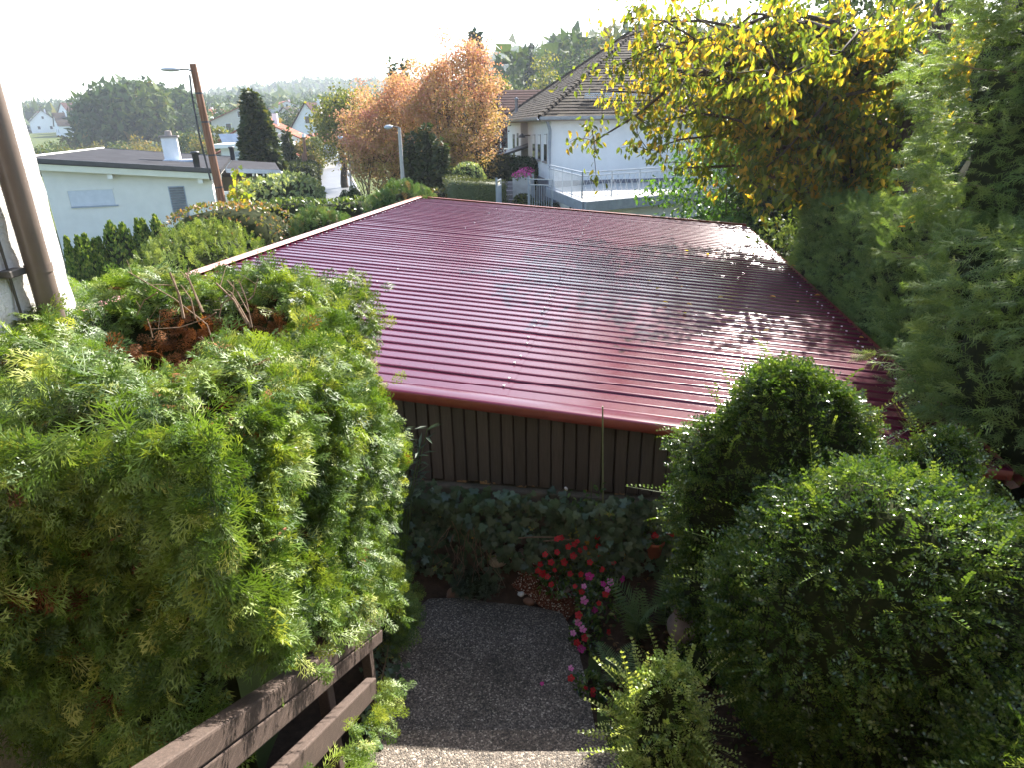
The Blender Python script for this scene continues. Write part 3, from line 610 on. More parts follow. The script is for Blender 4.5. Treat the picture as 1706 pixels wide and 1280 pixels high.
rnd = np.clip(.45 + .25 * r.normal(0, 1, len(pos)) + .12 * patch, 0, 1)
sc = r.uniform(.7, 1.25, len(pos))
drop = drop | ((pos[:, 2] < 2.25) & (pos[:, 0] > -1.04) & (pos[:, 2] < h_low(pos[:, 1]) - .02) & (pos[:, 1] < 3.4))
live = ~dead & ~drop
g = G(); scatter(g, PR_THUJA, (pos - norm(tt) * .045)[live], tt[live], bb[live], sc[live], r, rnd[live]); g.build('foliage', M_THUJA, hd)
dd = dead & ~drop
g = G(); scatter(g, PR_THUJA, (pos - norm(tt) * .06)[dd], tt[dd] + np.array([0, 0, -.2]), bb[dd], sc[dd] * .8, r); g.build('dead_foliage', M_THUJA_DEAD, hd)
# dark inside
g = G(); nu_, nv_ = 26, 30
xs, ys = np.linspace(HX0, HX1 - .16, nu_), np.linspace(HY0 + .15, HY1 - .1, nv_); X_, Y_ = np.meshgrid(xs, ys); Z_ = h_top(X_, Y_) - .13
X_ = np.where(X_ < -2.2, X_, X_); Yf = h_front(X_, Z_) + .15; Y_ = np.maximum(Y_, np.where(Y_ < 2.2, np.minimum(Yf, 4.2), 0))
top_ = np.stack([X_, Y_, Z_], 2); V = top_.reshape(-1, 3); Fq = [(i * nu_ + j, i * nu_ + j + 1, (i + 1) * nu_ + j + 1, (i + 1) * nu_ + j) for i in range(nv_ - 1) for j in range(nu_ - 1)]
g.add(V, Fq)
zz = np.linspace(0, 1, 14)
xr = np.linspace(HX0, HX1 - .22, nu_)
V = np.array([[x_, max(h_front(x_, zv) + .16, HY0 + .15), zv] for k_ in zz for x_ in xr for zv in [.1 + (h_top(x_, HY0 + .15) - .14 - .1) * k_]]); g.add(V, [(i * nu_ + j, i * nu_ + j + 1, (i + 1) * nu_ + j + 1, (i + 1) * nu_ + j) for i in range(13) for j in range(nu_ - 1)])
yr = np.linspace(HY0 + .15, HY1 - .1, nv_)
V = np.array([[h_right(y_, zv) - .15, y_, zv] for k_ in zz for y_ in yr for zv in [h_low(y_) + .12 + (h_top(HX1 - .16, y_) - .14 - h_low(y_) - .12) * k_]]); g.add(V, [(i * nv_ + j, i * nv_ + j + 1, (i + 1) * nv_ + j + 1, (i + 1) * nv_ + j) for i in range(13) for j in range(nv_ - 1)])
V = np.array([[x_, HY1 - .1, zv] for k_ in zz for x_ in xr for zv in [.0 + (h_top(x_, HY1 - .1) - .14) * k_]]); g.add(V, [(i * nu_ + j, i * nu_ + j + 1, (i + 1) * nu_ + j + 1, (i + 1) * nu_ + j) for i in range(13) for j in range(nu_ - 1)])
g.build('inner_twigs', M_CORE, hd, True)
# brown thatch lining the hollow
g = G(); a = np.linspace(0, 2 * math.pi, 24, endpoint=False); V = [(HOLE[0], HOLE[1], h_top(HOLE[0], HOLE[1]) - .18)]
for q in (.33, .66, 1.0): V += [(HOLE[0] + .50 * q * math.cos(t_), HOLE[1] + .44 * q * math.sin(t_), h_top(HOLE[0] + .50 * q * math.cos(t_), HOLE[1] + .44 * q * math.sin(t_)) - .19 + .03 * math.sin(t_ * 5 + q * 9)) for t_ in a]
g.add(V, [(0, 1 + j, 1 + (j + 1) % 24) for j in range(24)]); g.T[-1] = g.T[-1]
for k_ in range(2):
    g.add(np.array(V[1:]), [(k_ * 24 + j, k_ * 24 + (j + 1) % 24, (k_ + 1) * 24 + (j + 1) % 24, (k_ + 1) * 24 + j) for j in range(24)])
g.build('thatch', M_COREDEAD, hd, True)
n_ = 420; a_ = r.uniform(0, 6.28, n_); q_ = np.sqrt(r.random(n_)); x = HOLE[0] + .46 * q_ * np.cos(a_); y = HOLE[1] + .42 * q_ * np.sin(a_); p = np.stack([x, y, h_top(x, y) - r.uniform(.0, .10, n_)], 1)
g = G(); scatter(g, PR_THUJA, p, r.normal(0, .8, (n_, 3)) + (0, -.2, .1), r.normal(0, .5, (n_, 3)) + (0, -.6, .6), r.uniform(.5, .95, n_), r); g.build('dead_foliage', M_THUJA_DEAD, hd)
# bare cut branches standing in the hollow, reddish twigs showing on the shaded side
def bp_(px, py, Z): return P(px, py, Y=3.38 - .25 * (3.15 - Z))
br = [[(213, 452, 3.17), (290, 497, 3.12), (345, 540, 3.02), (365, 600, 2.75)], [(283, 453, 3.1), (298, 490, 3.0), (306, 530, 2.8)], [(301, 474, 3.1), (318, 497, 2.98), (325, 530, 2.8)], [(312, 458, 3.14), (325, 490, 3.0), (338, 520, 2.8)],
      [(360, 471, 3.14), (390, 500, 3.0), (412, 540, 2.8)], [(385, 487, 3.1), (402, 515, 2.98), (418, 545, 2.8)], [(397, 464, 3.2), (410, 498, 3.05), (420, 545, 2.8)], [(430, 463, 3.2), (422, 492, 3.08), (414, 500, 2.98)], [(378, 466, 3.15), (395, 485, 3.05), (414, 520, 2.85)],
      [(245, 530, 3.0), (250, 545, 2.95), (254, 562, 2.9)], [(252, 548, 2.92), (300, 545, 2.95), (345, 530, 2.97), (360, 520, 3.0)], [(228, 525, 3.0), (240, 500, 3.02), (262, 487, 3.05)], [(365, 528, 3.0), (370, 505, 3.1), (390, 495, 3.12)], [(335, 560, 2.95), (350, 575, 2.92), (362, 585, 2.9)]]
for i, pts_ in enumerate(br):
    pp = np.array([bp_(*q) for q in pts_]); rad = (.0075 if i in (1, 3, 4, 5) else .004); g = G(); g.tube(pp, np.linspace(rad * .6, rad, len(pp)), 6, cap=True)
    for q in range(2):
        st = pp[0] + (pp[1] - pp[0]) * r.random(); g.tube([st, st + np.array([r.normal(0, .06), r.normal(0, .05), r.uniform(.01, .09)])], [rad * .4, rad * .2], 5)
    g.build('bare_branch', M_TWIG, hd)
M_TWIGR = surf('reddish_twig', [(.3, (.16, .06, .035)), (.7, (.30, .13, .07))], 25, .8, .2)
for i, (px, py) in enumerate([(225, 905), (258, 862), (185, 1005), (120, 1115), (385, 985), (300, 1065), (60, 870), (410, 935), (330, 905), (90, 1000), (215, 1130), (455, 900)]):
    b0 = P(px, py, Y=1.86 + .2 * (px < 150)); g = G(); d_ = np.array([r.choice([-1, 1]) * r.uniform(.08, .15), -.06, r.uniform(-.06, .03)]); g.tube([b0 - d_ * .2 + (0, .05, 0), b0, b0 + d_], [.005, .004, .002], 5)
    for q in range(3): st = b0 + d_ * r.uniform(.1, .8); g.tube([st, st + np.array([r.normal(0, .03), -.02, r.normal(-.02, .03)])], [.0025, .001], 4)
    g.build('red_twig', M_TWIGR, hd)

# ------------------------------------------------------------------ stair railing of weathered boards
def old_wood(name):
    m, n, b, out = new_mat(name); c = n.nodes.new('ShaderNodeTexCoord'); mp = n.nodes.new('ShaderNodeMapping'); mp.inputs['Scale'].default_value = (14, 1.6, 14); n.links.new(c.outputs['Object'], mp.inputs[0])
    t = noise(n, 9, 8, .75, vec=mp.outputs[0]); r_ = ramp(n, [(.3, (.026, .015, .010)), (.55, (.060, .038, .028)), (.75, (.13, .092, .070))]); n.links.new(t.outputs[0], r_.inputs[0]); n.links.new(r_.outputs[0], b.inputs['Base Color'])
    b.inputs['Roughness'].default_value = .75; bp = n.nodes.new('ShaderNodeBump'); bp.inputs['Strength'].default_value = .5; bp.inputs['Distance'].default_value = .006; n.links.new(t.outputs[0], bp.inputs['Height']); n.links.new(bp.outputs[0], b.inputs['Normal']); return m
M_RAIL = old_wood('weathered_stained_wood')
ra, rb = np.array([-.93, .7, 2.79]), np.array([-.93, 3.4, .95])
rl = thing('stair_railing', 'weathered brown plank railing descending beside the garden steps', 'railing', (0, 0, 0))
G().beam(ra, rb, .078, .080).build('top_plank', M_RAIL, rl, False, .008)
ofs = np.array([.014, 0, -.104]); G().beam(ra + ofs, rb + ofs, .046, .080).build('side_plank', M_RAIL, rl, False, .006)
la, lb = np.array([-.92, .8, 2.34]), np.array([-.92, 3.08, .73])
G().beam(la, lb, .065, .12).build('lower_plank', M_RAIL, rl, False, .008)
for y_ in (1.35, 2.55, 3.36):
    zt = np.interp(y_, [ra[1], rb[1]], [ra[2], rb[2]]) - .02; G().box((-1.03, y_ - .045, 0), (-.97, y_ + .045, zt)).build('post', M_RAIL, rl, False, .006)
# sprigs of thuja hanging between the planks
r = rng(21); n_ = 110; y = r.uniform(1.5, 3.2, n_); z = np.interp(y, [1.5, 3.3], [1.95, .80]) + r.normal(-.22, .08, n_); x = -.84 + r.normal(0, .04, n_) + .04; p = np.stack([x, y, z], 1)
g = G(); scatter(g, PR_THUJA, p, np.stack([r.normal(.8, .3, n_), r.normal(-.1, .5, n_), r.normal(.1, .5, n_)], 1), np.stack([r.normal(.6, .4, n_), r.normal(-.3, .4, n_), r.normal(.7, .3, n_)], 1), r.uniform(.6, 1.0, n_), r, np.clip(r.normal(.6, .2, n_), 0, 1)); g.build('low_sprigs', M_THUJA, hd)
n_ = 60; y = r.uniform(1.9, 3.35, n_); z = np.interp(y, [ra[1], rb[1]], [ra[2], rb[2]]) + r.uniform(.06, .28, n_); p = np.stack([-.93 + r.normal(.03, .05, n_), y, z], 1)
g = G(); scatter(g, PR_THUJA, p, np.stack([r.normal(.7, .3, n_), r.normal(-.1, .4, n_), r.normal(-.35, .4, n_)], 1), np.stack([r.normal(.7, .4, n_), r.normal(-.3, .4, n_), r.normal(.6, .3, n_)], 1), r.uniform(.7, 1.1, n_), r, np.clip(r.normal(.6, .2, n_), 0, 1)); g.build('hanging_sprigs', M_THUJA, hd)
# ground-hugging green along the path's left edge
n_ = 420; y = r.uniform(2.6, 4.75, n_); x = -1.02 + r.normal(0, .06, n_); z = r.uniform(.0, .42, n_) * (1.1 - .2 * (y - 2.6)); p = np.stack([x, y, z], 1)
o = thing('edge_ivy', 'dark ivy trailing along the left edge of the pebble path', 'ivy', (0, 0, 0))
g = G(); scatter(g, PR_IVY, p, np.stack([r.normal(.5, .4, n_), r.normal(0, .5, n_), r.normal(-.2, .5, n_)], 1), np.stack([r.normal(.7, .4, n_), r.normal(-.2, .4, n_), r.normal(.6, .4, n_)], 1), r.uniform(.035, .065, n_), r); g.build('foliage', M_IVY, o)
g = G()
for q in range(14): y0 = r.uniform(2.7, 4.6); g.tube([(-1.05, y0, .02), (-1.0, y0 + r.normal(0, .1), .2), (-.97, y0 + r.normal(0, .2), .35)], [.004, .003, .002], 4)
g.build('stem', M_TWIG, o)
# ------------------------------------------------------------------ ivy over the retaining wall
iv = thing('wall_ivy', 'dense dark ivy hanging over the low wall below the boards', 'ivy')
r = rng(31); n_ = 3800; uu = r.uniform(2.7, 7.3, n_); z = 1.06 * r.random(n_) ** .85
thin = (z < .55) & (np.abs(uu - 4.45) < .22) & (r.random(n_) < .6); uu, z = uu[~thin], z[~thin]; n_ = len(z)
bse = np.stack([np.array(rp(0, .04))[k] + RU[k] * uu for k in range(3)], 1); bse[:, 2] = z
outw = .06 + .16 * np.abs(np.sin(uu * 3.1 + z * 4)) * r.random(n_) + .05 * np.sin(uu * 7)
p = bse - dv * outw[:, None]; top = z > .98; p[top] += np.stack([r.normal(0, .05, top.sum()), r.normal(-.05, .05, top.sum()), r.uniform(-.02, .05, top.sum())], 1)
t = np.stack([r.normal(0, .4, n_), r.normal(-.35, .25, n_), r.normal(-.7, .35, n_)], 1); b = -dv + np.stack([r.normal(0, .35, n_), r.normal(0, .2, n_), r.normal(.55, .35, n_)], 1)
sz = r.uniform(.045, .095, n_); rnd = np.clip(r.beta(2, 2.2, n_) * .95, 0, .95); rnd[r.random(n_) < .02] = .97; rnd[r.random(n_) < .004] = 1
near = np.argsort(p @ dv)[:260]; keep = np.ones(n_, bool); keep[near] = False
g = G(); scatter(g, PR_IVY, p[keep], t[keep], b[keep], sz[keep], r, rnd[keep], .03); o = g.build('foliage', M_IVY, iv)
def leaf_parts(parent, name, proto, mat, p, t, b, sz, rnd, nvar=8):
    ms = []
    for k in range(nvar):
        q = G(); V, Fq = proto
        if Fq.shape[1] == 4: a_, c_ = fix_deg(Fq); q.add(V, a_, np.quantile(rnd, (k + .5) / nvar)); q.T.append(c_)
        else: q.add(V, Fq, np.quantile(rnd, (k + .5) / nvar))
        ms.append(q.mesh(name, mat))
    o_ = np.argsort(np.argsort(rnd)) * nvar // len(rnd); t = norm(t); b = norm(b - (b * t).sum(1, keepdims=True) * t); x = np.cross(t, b)
    for i in range(len(p)):
        M = Matrix.Identity(4)
        for a_ in range(3): M[a_][0], M[a_][1], M[a_][2], M[a_][3] = x[i][a_] * sz[i], t[i][a_] * sz[i], b[i][a_] * sz[i], p[i][a_]
        link_copy(ms[min(nvar - 1, int(o_[i]))], name, parent, M)
leaf_parts(iv, 'leaf', PR_IVY[0], M_IVY, p[near], t[near], b[near], sz[near], rnd[near])
g = G()
for q in range(26):
    u_ = r.normal(4.45, .13) if q < 20 else r.uniform(2.9, 7); a_ = rp(u_, .0); z0 = r.uniform(.45, .75); pp = [np.array([a_[0], a_[1], z0]) - dv * r.uniform(.08, .16)]
    for s_ in range(4): pp.append(pp[-1] + np.array([r.normal(0, .055), r.normal(-.01, .03), -z0 / 5.5]))
    g.tube(pp, np.linspace(.0035, .0016, 5), 4)
o = g.build('bare_stems', M_TWIG, iv); o['kind'] = 'stuff'
g = G()
for px0, px1, py in ((845, 925, 899), (905, 960, 903)):
    a_, b_ = P(px0, py, Y=4.78), P(px1, py - 3, Y=4.72); g.tube([a_, (a_ + b_) / 2 + (0, 0, .01), b_], .006, 5)
g.build('long_stem', M_TWIG, iv)

# ------------------------------------------------------------------ bed: stones, gravel, ornaments
M_ROCK = surf('field_stone', [(.3, (.16, .13, .09)), (.6, (.33, .28, .21)), (.8, (.45, .40, .32))], 9, .85, .2, .01, 40)
M_ROCKR = surf('red_brown_stone', [(.3, (.14, .07, .045)), (.7, (.30, .17, .11))], 9, .85, .2, .01, 40)
M_ROCKW = surf('white_stone', [(.3, (.50, .50, .48)), (.7, (.72, .72, .70))], 9, .7, .3, .006, 40)
def rock(c, h, seed, mat, label, rz=0):
    r_ = rng(seed); nu, nv = 16, 10; V = []
    for i in range(nv):
        b_ = -math.pi / 2 + math.pi * i / (nv - 1)
        for j in range(nu): a_ = 2 * math.pi * j / nu; V.append((math.cos(b_) * math.cos(a_), math.cos(b_) * math.sin(a_), math.sin(b_)))
    V = np.array(V); V = V * (1 + lump(V, .16, 1.6, seed) + lump(V, .05, 4, seed + 1))[:, None] * np.array(h)
    g = G().add(V, [(i * nu + j, i * nu + (j + 1) % nu, (i + 1) * nu + (j + 1) % nu, (i + 1) * nu + j) for i in range(nv - 1) for j in range(nu)])
    o = g.build('stone', mat, None, True); o.location = tuple(c); o.rotation_euler = (0, 0, rz); tag(o, label, 'stone', 'stones in the flower bed'); return o
def at_bed(px, py, dz=0.0):
    d_ = ray(px, py); t_ = np.linspace(.002, .0085, 1600); X = d_[0] * t_; Y = d_[1] * t_; Z = CAM_Z + d_[2] * t_
    hit = np.where(Z < bed_z(X, Y) + dz)[0]; k = hit[0] if len(hit) else -1
    return np.array([X[k], Y[k], Z[k]])
rock(at_bed(829, 936, .06), (.085, .06, .062), 1, M_ROCK, 'pale rounded stone at the foot of the ivy')
rock(at_bed(755, 990, .03), (.075, .05, .05), 2, M_ROCKR, 'brown angular stone at the path\'s far corner', .7)
rock(at_bed(775, 998, .02), (.06, .035, .035), 3, M_ROCK, 'flat pale stone edging the far end of the path')
rock(at_bed(868, 991, .03), (.030, .024, .024), 4, M_ROCKW, 'small white stone on the reddish gravel')
rock(at_bed(880, 1003, .025), (.05, .038, .036), 5, M_ROCKR, 'rounded brown stone beside the small white stone')
rock(at_bed(868, 925, .05), (.035, .05, .05), 6, M_ROCK, 'narrow pale stone standing left of the red flowers')
rock(at_bed(790, 1004, .012), (.05, .03, .022), 7, M_ROCK, 'small flat stone half sunk beside the path end')
rock(at_bed(855, 1012, .01), (.04, .03, .02), 8, M_ROCKR, 'dark red-brown stone at the edge of the gravel')
# gravel
gb = [at_bed(*q, .01) for q in ((822, 950), (850, 930), (905, 925), (965, 960), (975, 1000), (945, 1035), (895, 1010), (830, 985))]
g = G(); c_ = np.mean(gb, 0); V = [c_ + (0, 0, .03)] + gb; g.add(V, [(0, 1 + j, 1 + (j + 1) % 8) for j in range(8)]); tag(g.build('gravel_patch', M_GRAVELBED), kind='structure')
r = rng(41); n_ = 1500; k = r.integers(0, 8, n_); f1, f2 = r.random(n_), r.random(n_); A = np.array(gb); p = c_ + (A[k] - c_) * np.sqrt(f1)[:, None] * (1 - f2)[:, None] + (A[(k + 1) % 8] - c_) * np.sqrt(f1)[:, None] * f2[:, None]; p[:, 2] += .03 * (1 - np.sqrt(f1)) + .004
V = np.array([(1, 0, 0), (0, 1, 0), (-1, 0, 0), (0, -1, 0), (0, 0, .7), (0, 0, -.7)]); Fo = np.array([(0, 1, 4), (1, 2, 4), (2, 3, 4), (3, 0, 4), (1, 0, 5), (2, 1, 5), (3, 2, 5), (0, 3, 5)])
g = G(); scatter(g, [(V, Fo)], p, r.normal(0, 1, (n_, 3)), r.normal(0, 1, (n_, 3)), r.uniform(.004, .010, n_), r)
M_PEBS = leaf('pebbles', [(0, (.20, .07, .045)), (.6, (.26, .12, .08)), (.75, (.55, .45, .34)), (1, (.75, .70, .62))], 0, .8, .2)
tag(g.build('gravel', M_PEBS, None, True), 'pale and rusty pebbles scattered over the reddish bed', kind='stuff')
# ribbed shell-like ornament
q = at_bed(945, 985, 0); sh = thing('ribbed_pot', 'pale ribbed bowl leaning among the red flowers', 'bowl', q, 0)
g = G(); g.lathe([(.0, .0), (.035, .0), (.055, .03), (.062, .075), (.066, .08), (.058, .082), (.05, .035), (.0, .012)], 28, flute=.07); o = g.build('bowl', surf('pale_ceramic', [(.3, (.36, .28, .22)), (.7, (.5, .42, .35))], 8, .6, .4), sh, True); o.rotation_euler = (.5, -.5, 0); o.location = (0, 0, .03)
# weathered clay jug
q = at_bed(1136, 1090, .0); M_CLAY = surf('weathered_clay', [(.3, (.12, .095, .09)), (.6, (.20, .155, .15)), (.8, (.27, .21, .20))], 6, .8, .25, .006, 30)
jg = thing('clay_jug', 'round weathered grey-pink clay jug on a foot, half hidden by ferns', 'jug', q); jg.scale = (.85,) * 3
g = G(); g.lathe([(.0, 0), (.085, 0), (.09, .05), (.065, .12), (.055, .18), (.06, .2)], 24); g.build('foot', M_CLAY, jg, True)
g = G(); g.lathe([(.05, .19), (.10, .215), (.135, .28), (.142, .345), (.125, .41), (.085, .46), (.045, .485), (.03, .53), (.036, .58), (.03, .60), (.0, .60)], 30); o = g.build('belly', M_CLAY, jg, True); o.rotation_euler = (0, -.38, .2); o.location = (.10, 0, .02)


# ------------------------------------------------------------------ flowers
def flower_mesh(name, mat, seed, ctr):
    r_ = rng(seed); g = G(); tone = r_.random()
    for k in range(5):
        a_ = k * 2 * math.pi / 5 + r_.normal(0, .06); d_ = np.array([math.cos(a_), math.sin(a_), 0]); s_ = np.array([-d_[1], d_[0], 0]); L_ = 1 + r_.normal(0, .08)
        V = [d_ * .08, d_ * .5 * L_ + s_ * .40 + (0, 0, .10), d_ * .92 * L_ + s_ * .30 + (0, 0, .03), d_ * L_ * .98 + (0, 0, .0), d_ * .92 * L_ - s_ * .30 + (0, 0, .03), d_ * .5 * L_ - s_ * .40 + (0, 0, .10)]
        g.add(V, [(0, 5, 4, 3), (0, 3, 2, 1)], np.clip(tone + r_.normal(0, .12), 0, 1))
    g.add([(.12 * math.cos(a_), .12 * math.sin(a_), .06) for a_ in (0, 1.57, 3.14, 4.71)], [(0, 1, 2, 3)], ctr); return g.mesh(name, mat)
FL_RED = [flower_mesh('flower', M_REDP, s, .0) for s in range(4)]; FL_PINK = [flower_mesh('flower', M_PINKP, 10 + s, 1.0) for s in range(4)]
def impatiens(label, c, rad, hgt, nleaf, fl, seed, mat=None):
    """low leafy plant with its own flowers, each flower a part"""
    r_ = rng(seed); o = thing('flowering_plant', label, 'flowers', c, 0, 'flowering plants along the path'); n_ = nleaf
    d_ = sphere_pts(n_, r_); d_[:, 2] = np.abs(d_[:, 2]); p_ = d_ * np.array([rad, rad, hgt]) * (.45 + .55 * r_.random((n_, 1)) ** .4)
    g = G(); scatter(g, PR_BROAD, p_, d_ + r_.normal(0, .5, (n_, 3)), np.array([0, 0, 1.0]) + d_ * .6 + r_.normal(0, .4, (n_, 3)), r_.uniform(.035, .06, n_), r_); g.build('foliage', mat or M_HONEY, o)
    g = G()
    for k in range(8): e_ = p_[k]; g.tube([(0, 0, -.02), e_ * .6, e_], [.005, .003, .002], 4)
    g.build('stem', M_BUSHGREEN, o)
    for (px, py, kind, sz) in fl:
        q = P(px, py, Y=c[1] - .85 * rad + .02 * r_.normal()); loc = q - np.array(c); dirn = norm(np.array([r_.normal(0, .35), -.75, .75 + r_.normal(0, .3)])); x_ = norm(np.cross([0, 1, .3], dirn)); y_ = np.cross(dirn, x_); M = Matrix.Identity(4)
        for a_ in range(3): M[a_][0], M[a_][1], M[a_][2], M[a_][3] = x_[a_] * sz, y_[a_] * sz, dirn[a_] * sz, loc[a_]
        link_copy((FL_RED if kind == 'r' else FL_PINK)[r_.integers(0, 4)], 'flower', o, M)
    return o
S_ = .028
impatiens('red flowering balsam in the bed by the gravel', at_bed(930, 972), .20, .28, 420, [(908, 925, 'r', S_), (928, 921, 'r', S_), (940, 938, 'r', S_ * 1.2), (918, 938, 'r', S_ * 1.1), (900, 941, 'r', S_), (904, 957, 'r', S_ * 1.3), (918, 975, 'r', S_), (928, 899, 'r', S_), (935, 897, 'r', S_), (957, 908, 'r', S_), (955, 927, 'r', S_ * 1.2), (966, 918, 'r', S_), (947, 912, 'r', S_), (962, 903, 'r', S_ * .8), (968, 958, 'r', S_), (950, 957, 'r', S_), (983, 938, 'r', S_), (912, 962, 'r', S_), (896, 952, 'r', S_), (924, 951, 'r', S_ * .8), (975, 914, 'r', S_ * .8)], 1)
impatiens('red flowering balsam behind the green stake', at_bed(1003, 955), .15, .24, 260, [(997, 912, 'r', S_), (1000, 929, 'r', S_ * .8), (1003, 950, 'r', S_), (1022, 938, 'r', S_ * .9), (995, 896, 'r', S_ * .9)], 2)
impatiens('magenta and pink flowering balsam in front of the tall fern', at_bed(1000, 1015), .20, .30, 420, [(982, 961, 'p', S_ * 1.4), (1017, 971, 'p', S_ * 1.3), (1037, 966, 'p', S_ * 1.2), (1005, 974, 'p', S_), (973, 1001, 'p', S_ * 1.3), (973, 978, 'p', S_ * .9), (969, 987, 'r', S_), (1009, 991, 'r', S_ * 1.1), (991, 1017, 'p', S_ * 1.1), (998, 1006, 'r', S_ * .8), (1012, 983, 'p', S_ * .9), (958, 978, 'r', S_ * .8)], 3)
impatiens('pink and red flowering balsam overhanging the path edge', at_bed(975, 1075), .15, .26, 300, [(964, 1026, 'r', S_ * 1.2), (963, 1038, 'p', S_ * 1.1), (971, 1049, 'p', S_ * 1.1), (974, 1064, 'r', S_ * 1.1), (961, 1072, 'r', S_ * 1.2), (968, 1082, 'p', S_ * 1.4), (955, 1056, 'p', S_), (1014, 1054, 'r', S_ * .9), (969, 1104, 'p', S_)], 4)
impatiens('sparse red flowering balsam nearest the steps', at_bed(980, 1160), .13, .20, 240, [(951, 1131, 'r', S_), (951, 1114, 'p', S_ * .8), (976, 1147, 'r', S_ * .7), (988, 1151, 'r', S_ * .8), (988, 1158, 'r', S_ * .8), (951, 1170, 'r', S_), (961, 1175, 'p', S_ * .9), (979, 1181, 'p', S_ * .7), (956, 1195, 'r', S_ * 1.1)], 5)
def fallen_petal(px, py, z, label):
    q = P(px, py, Z=z + .006); o = bpy.data.objects.new('fallen_petal', FL_PINK[1]); COL.objects.link(o); o.location = tuple(q); o.scale = (.018,) * 3; o.rotation_euler = (.1, .2, px); tag(o, label, 'petal', 'fallen petals')
fallen_petal(903, 1140, 0, 'pale pink fallen flower lying on the middle of the pebble path'); fallen_petal(966, 1262, .17, 'magenta fallen flower at the edge of the lowest step')
# grey-green low herb between stones
blockbush('herb_mound', 'grey-green low herb spreading beside the brown stone', 'plant', at_bed(800, 975, .06), (.26, .16, .10), 2, 420, PR_FINE, M_GREY, .5, 51, .5, .5, .6, .02, 8, depth=.02, stem=False)

# ------------------------------------------------------------------ ferns
def frond_mesh(seed, L=.55, mat=None, arch=.55, wide=.15):
    r_ = rng(seed); B, T, W = [], [], []; n_ = 19
    def rach(s): return np.array([0, L * s * (1 - .25 * arch * s), L * arch * (s - .95 * s * s)])
    for i in range(n_):
        s = (i + 1.5) / (n_ + 1.5); c_ = rach(s); ln = wide * math.sin(math.pi * min(1, .18 + s * .82) ** .85) + .012
        for sd_ in (-1, 1): d_ = norm(np.array([sd_, .35, -.15 + .05 * r_.normal()])); B.append(c_); T.append(c_ + d_ * ln * (.9 + .2 * r_.random())); W.append(.0115 * (1.1 - .5 * s))
    g = G(); V, Fq = diamonds(np.array(B), np.array(T), np.array(W), np.array([[0, 0, 1.0]]), .3); g.add(V, Fq, np.repeat(r_.random(len(B)), 4)); g.tube([rach(s) for s in np.linspace(0, 1, 7)], np.linspace(.004, .0012, 7), 4, .8); return g.mesh('frond', mat or M_FERN)
FR = [frond_mesh(s, .5 + .05 * s, arch=.5 + .06 * s, wide=.12 + .01 * s) for s in range(4)]
def fern(label, c, n_, sc, seed, tilt=(20, 65)):
    r_ = rng(seed); o = thing('fern', label, 'fern', c, 0, 'ferns')
    for k in range(n_):
        az = k * 2 * math.pi / n_ + r_.normal(0, .25); el = math.radians(r_.uniform(*tilt)); M = Matrix.Rotation(az, 4, 'Z') @ Matrix.Rotation(el, 4, 'X') @ Matrix.Scale(sc * r_.uniform(.8, 1.1), 4); link_copy(FR[r_.integers(0, 4)], 'frond', o, M)
    return o
fern('tall dark fern in the bed between the flowers and the clay jug', at_bed(1060, 1068), 9, 1.05, 1, (40, 78))
fern('fern whose frond tips catch the sun above the clay jug', at_bed(1112, 1050), 6, 1.0, 2, (55, 82))
fern('low fern beside the pale variegated shrub', at_bed(1030, 1140), 8, .60, 3, (20, 60))
# ------------------------------------------------------------------ flower pot, stake, rose, oleander
q = at_bed(1086, 918) + np.array([0, -.08, 0]); fp = thing('flower_pot', 'small terracotta-coloured pot with red flowers beside the bush', 'flower pot', q)
M_TERRA = surf('terracotta_plastic', [(.3, (.42, .11, .05)), (.7, (.52, .15, .075))], 6, .5, .4)
g = G(); g.lathe([(0, 0), (.058, 0), (.075, .135), (.084, .137), (.086, .165), (.079, .166), (.07, .14), (0, .138)], 28); g.build('pot', M_TERRA, fp, True)
r = rng(61); n_ = 60; d_ = sphere_pts(n_, r); d_[:, 2] = np.abs(d_[:, 2]); g = G(); scatter(g, PR_BROAD, d_ * (.09, .09, .10) + (0, 0, .16), d_, np.array([0, 0, 1.0]) + d_ * .5, r.uniform(.035, .055, n_), r); g.build('foliage', M_HONEY, fp)
for k, (dx, dz) in enumerate(((-.02, .26), (.0, .24), (-.03, .235), (.10, .27), (.13, .25))):
    M = Matrix.Translation((dx, -.05, dz)) @ Matrix.Rotation(.8, 4, 'X') @ Matrix.Scale(.020, 4); link_copy(FL_RED[k % 4], 'flower', fp, M)
sk = thing('garden_stake', 'thin green bamboo stake standing in front of the boards', 'stake', at_bed(1005, 962)); tp_ = P(1004, 678, Y=at_bed(1005, 962)[1]) - at_bed(1005, 962)
g = G(); g.tube([(0, 0, -.05), tp_ * .5, tp_], [.008, .007, .006], 8, cap=True); g.build('cane', surf('green_cane', [(.3, (.13, .15, .06)), (.7, (.20, .21, .10))], 14, .5, .4), sk, True)
rs = thing('rose_bush', 'thin rose shoots with one white bud beside the stake', 'rose', at_bed(985, 920)); c_ = np.array(at_bed(985, 920)); r = rng(63); g = G(); lp = []
for k, (px, py, Y) in enumerate(((945, 818, 4.62), (985, 803, 4.66), (1003, 806, 4.66), (960, 840, 4.6), (1030, 850, 4.62), (1050, 835, 4.66), (1000, 870, 4.58), (975, 825, 4.62))):
    e_ = P(px, py, Y=Y) - c_; m_ = e_ * .55 + np.array([.0, 0, .1]); g.tube([(0, 0, -.02), m_, e_], [.005, .0035, .002], 5)
    for s_ in np.linspace(.35, 1, 9): lp.append(e_ * s_ + np.array([0, 0, .1 * math.sin(s_ * 3.1)]) + r.normal(0, .03, 3))
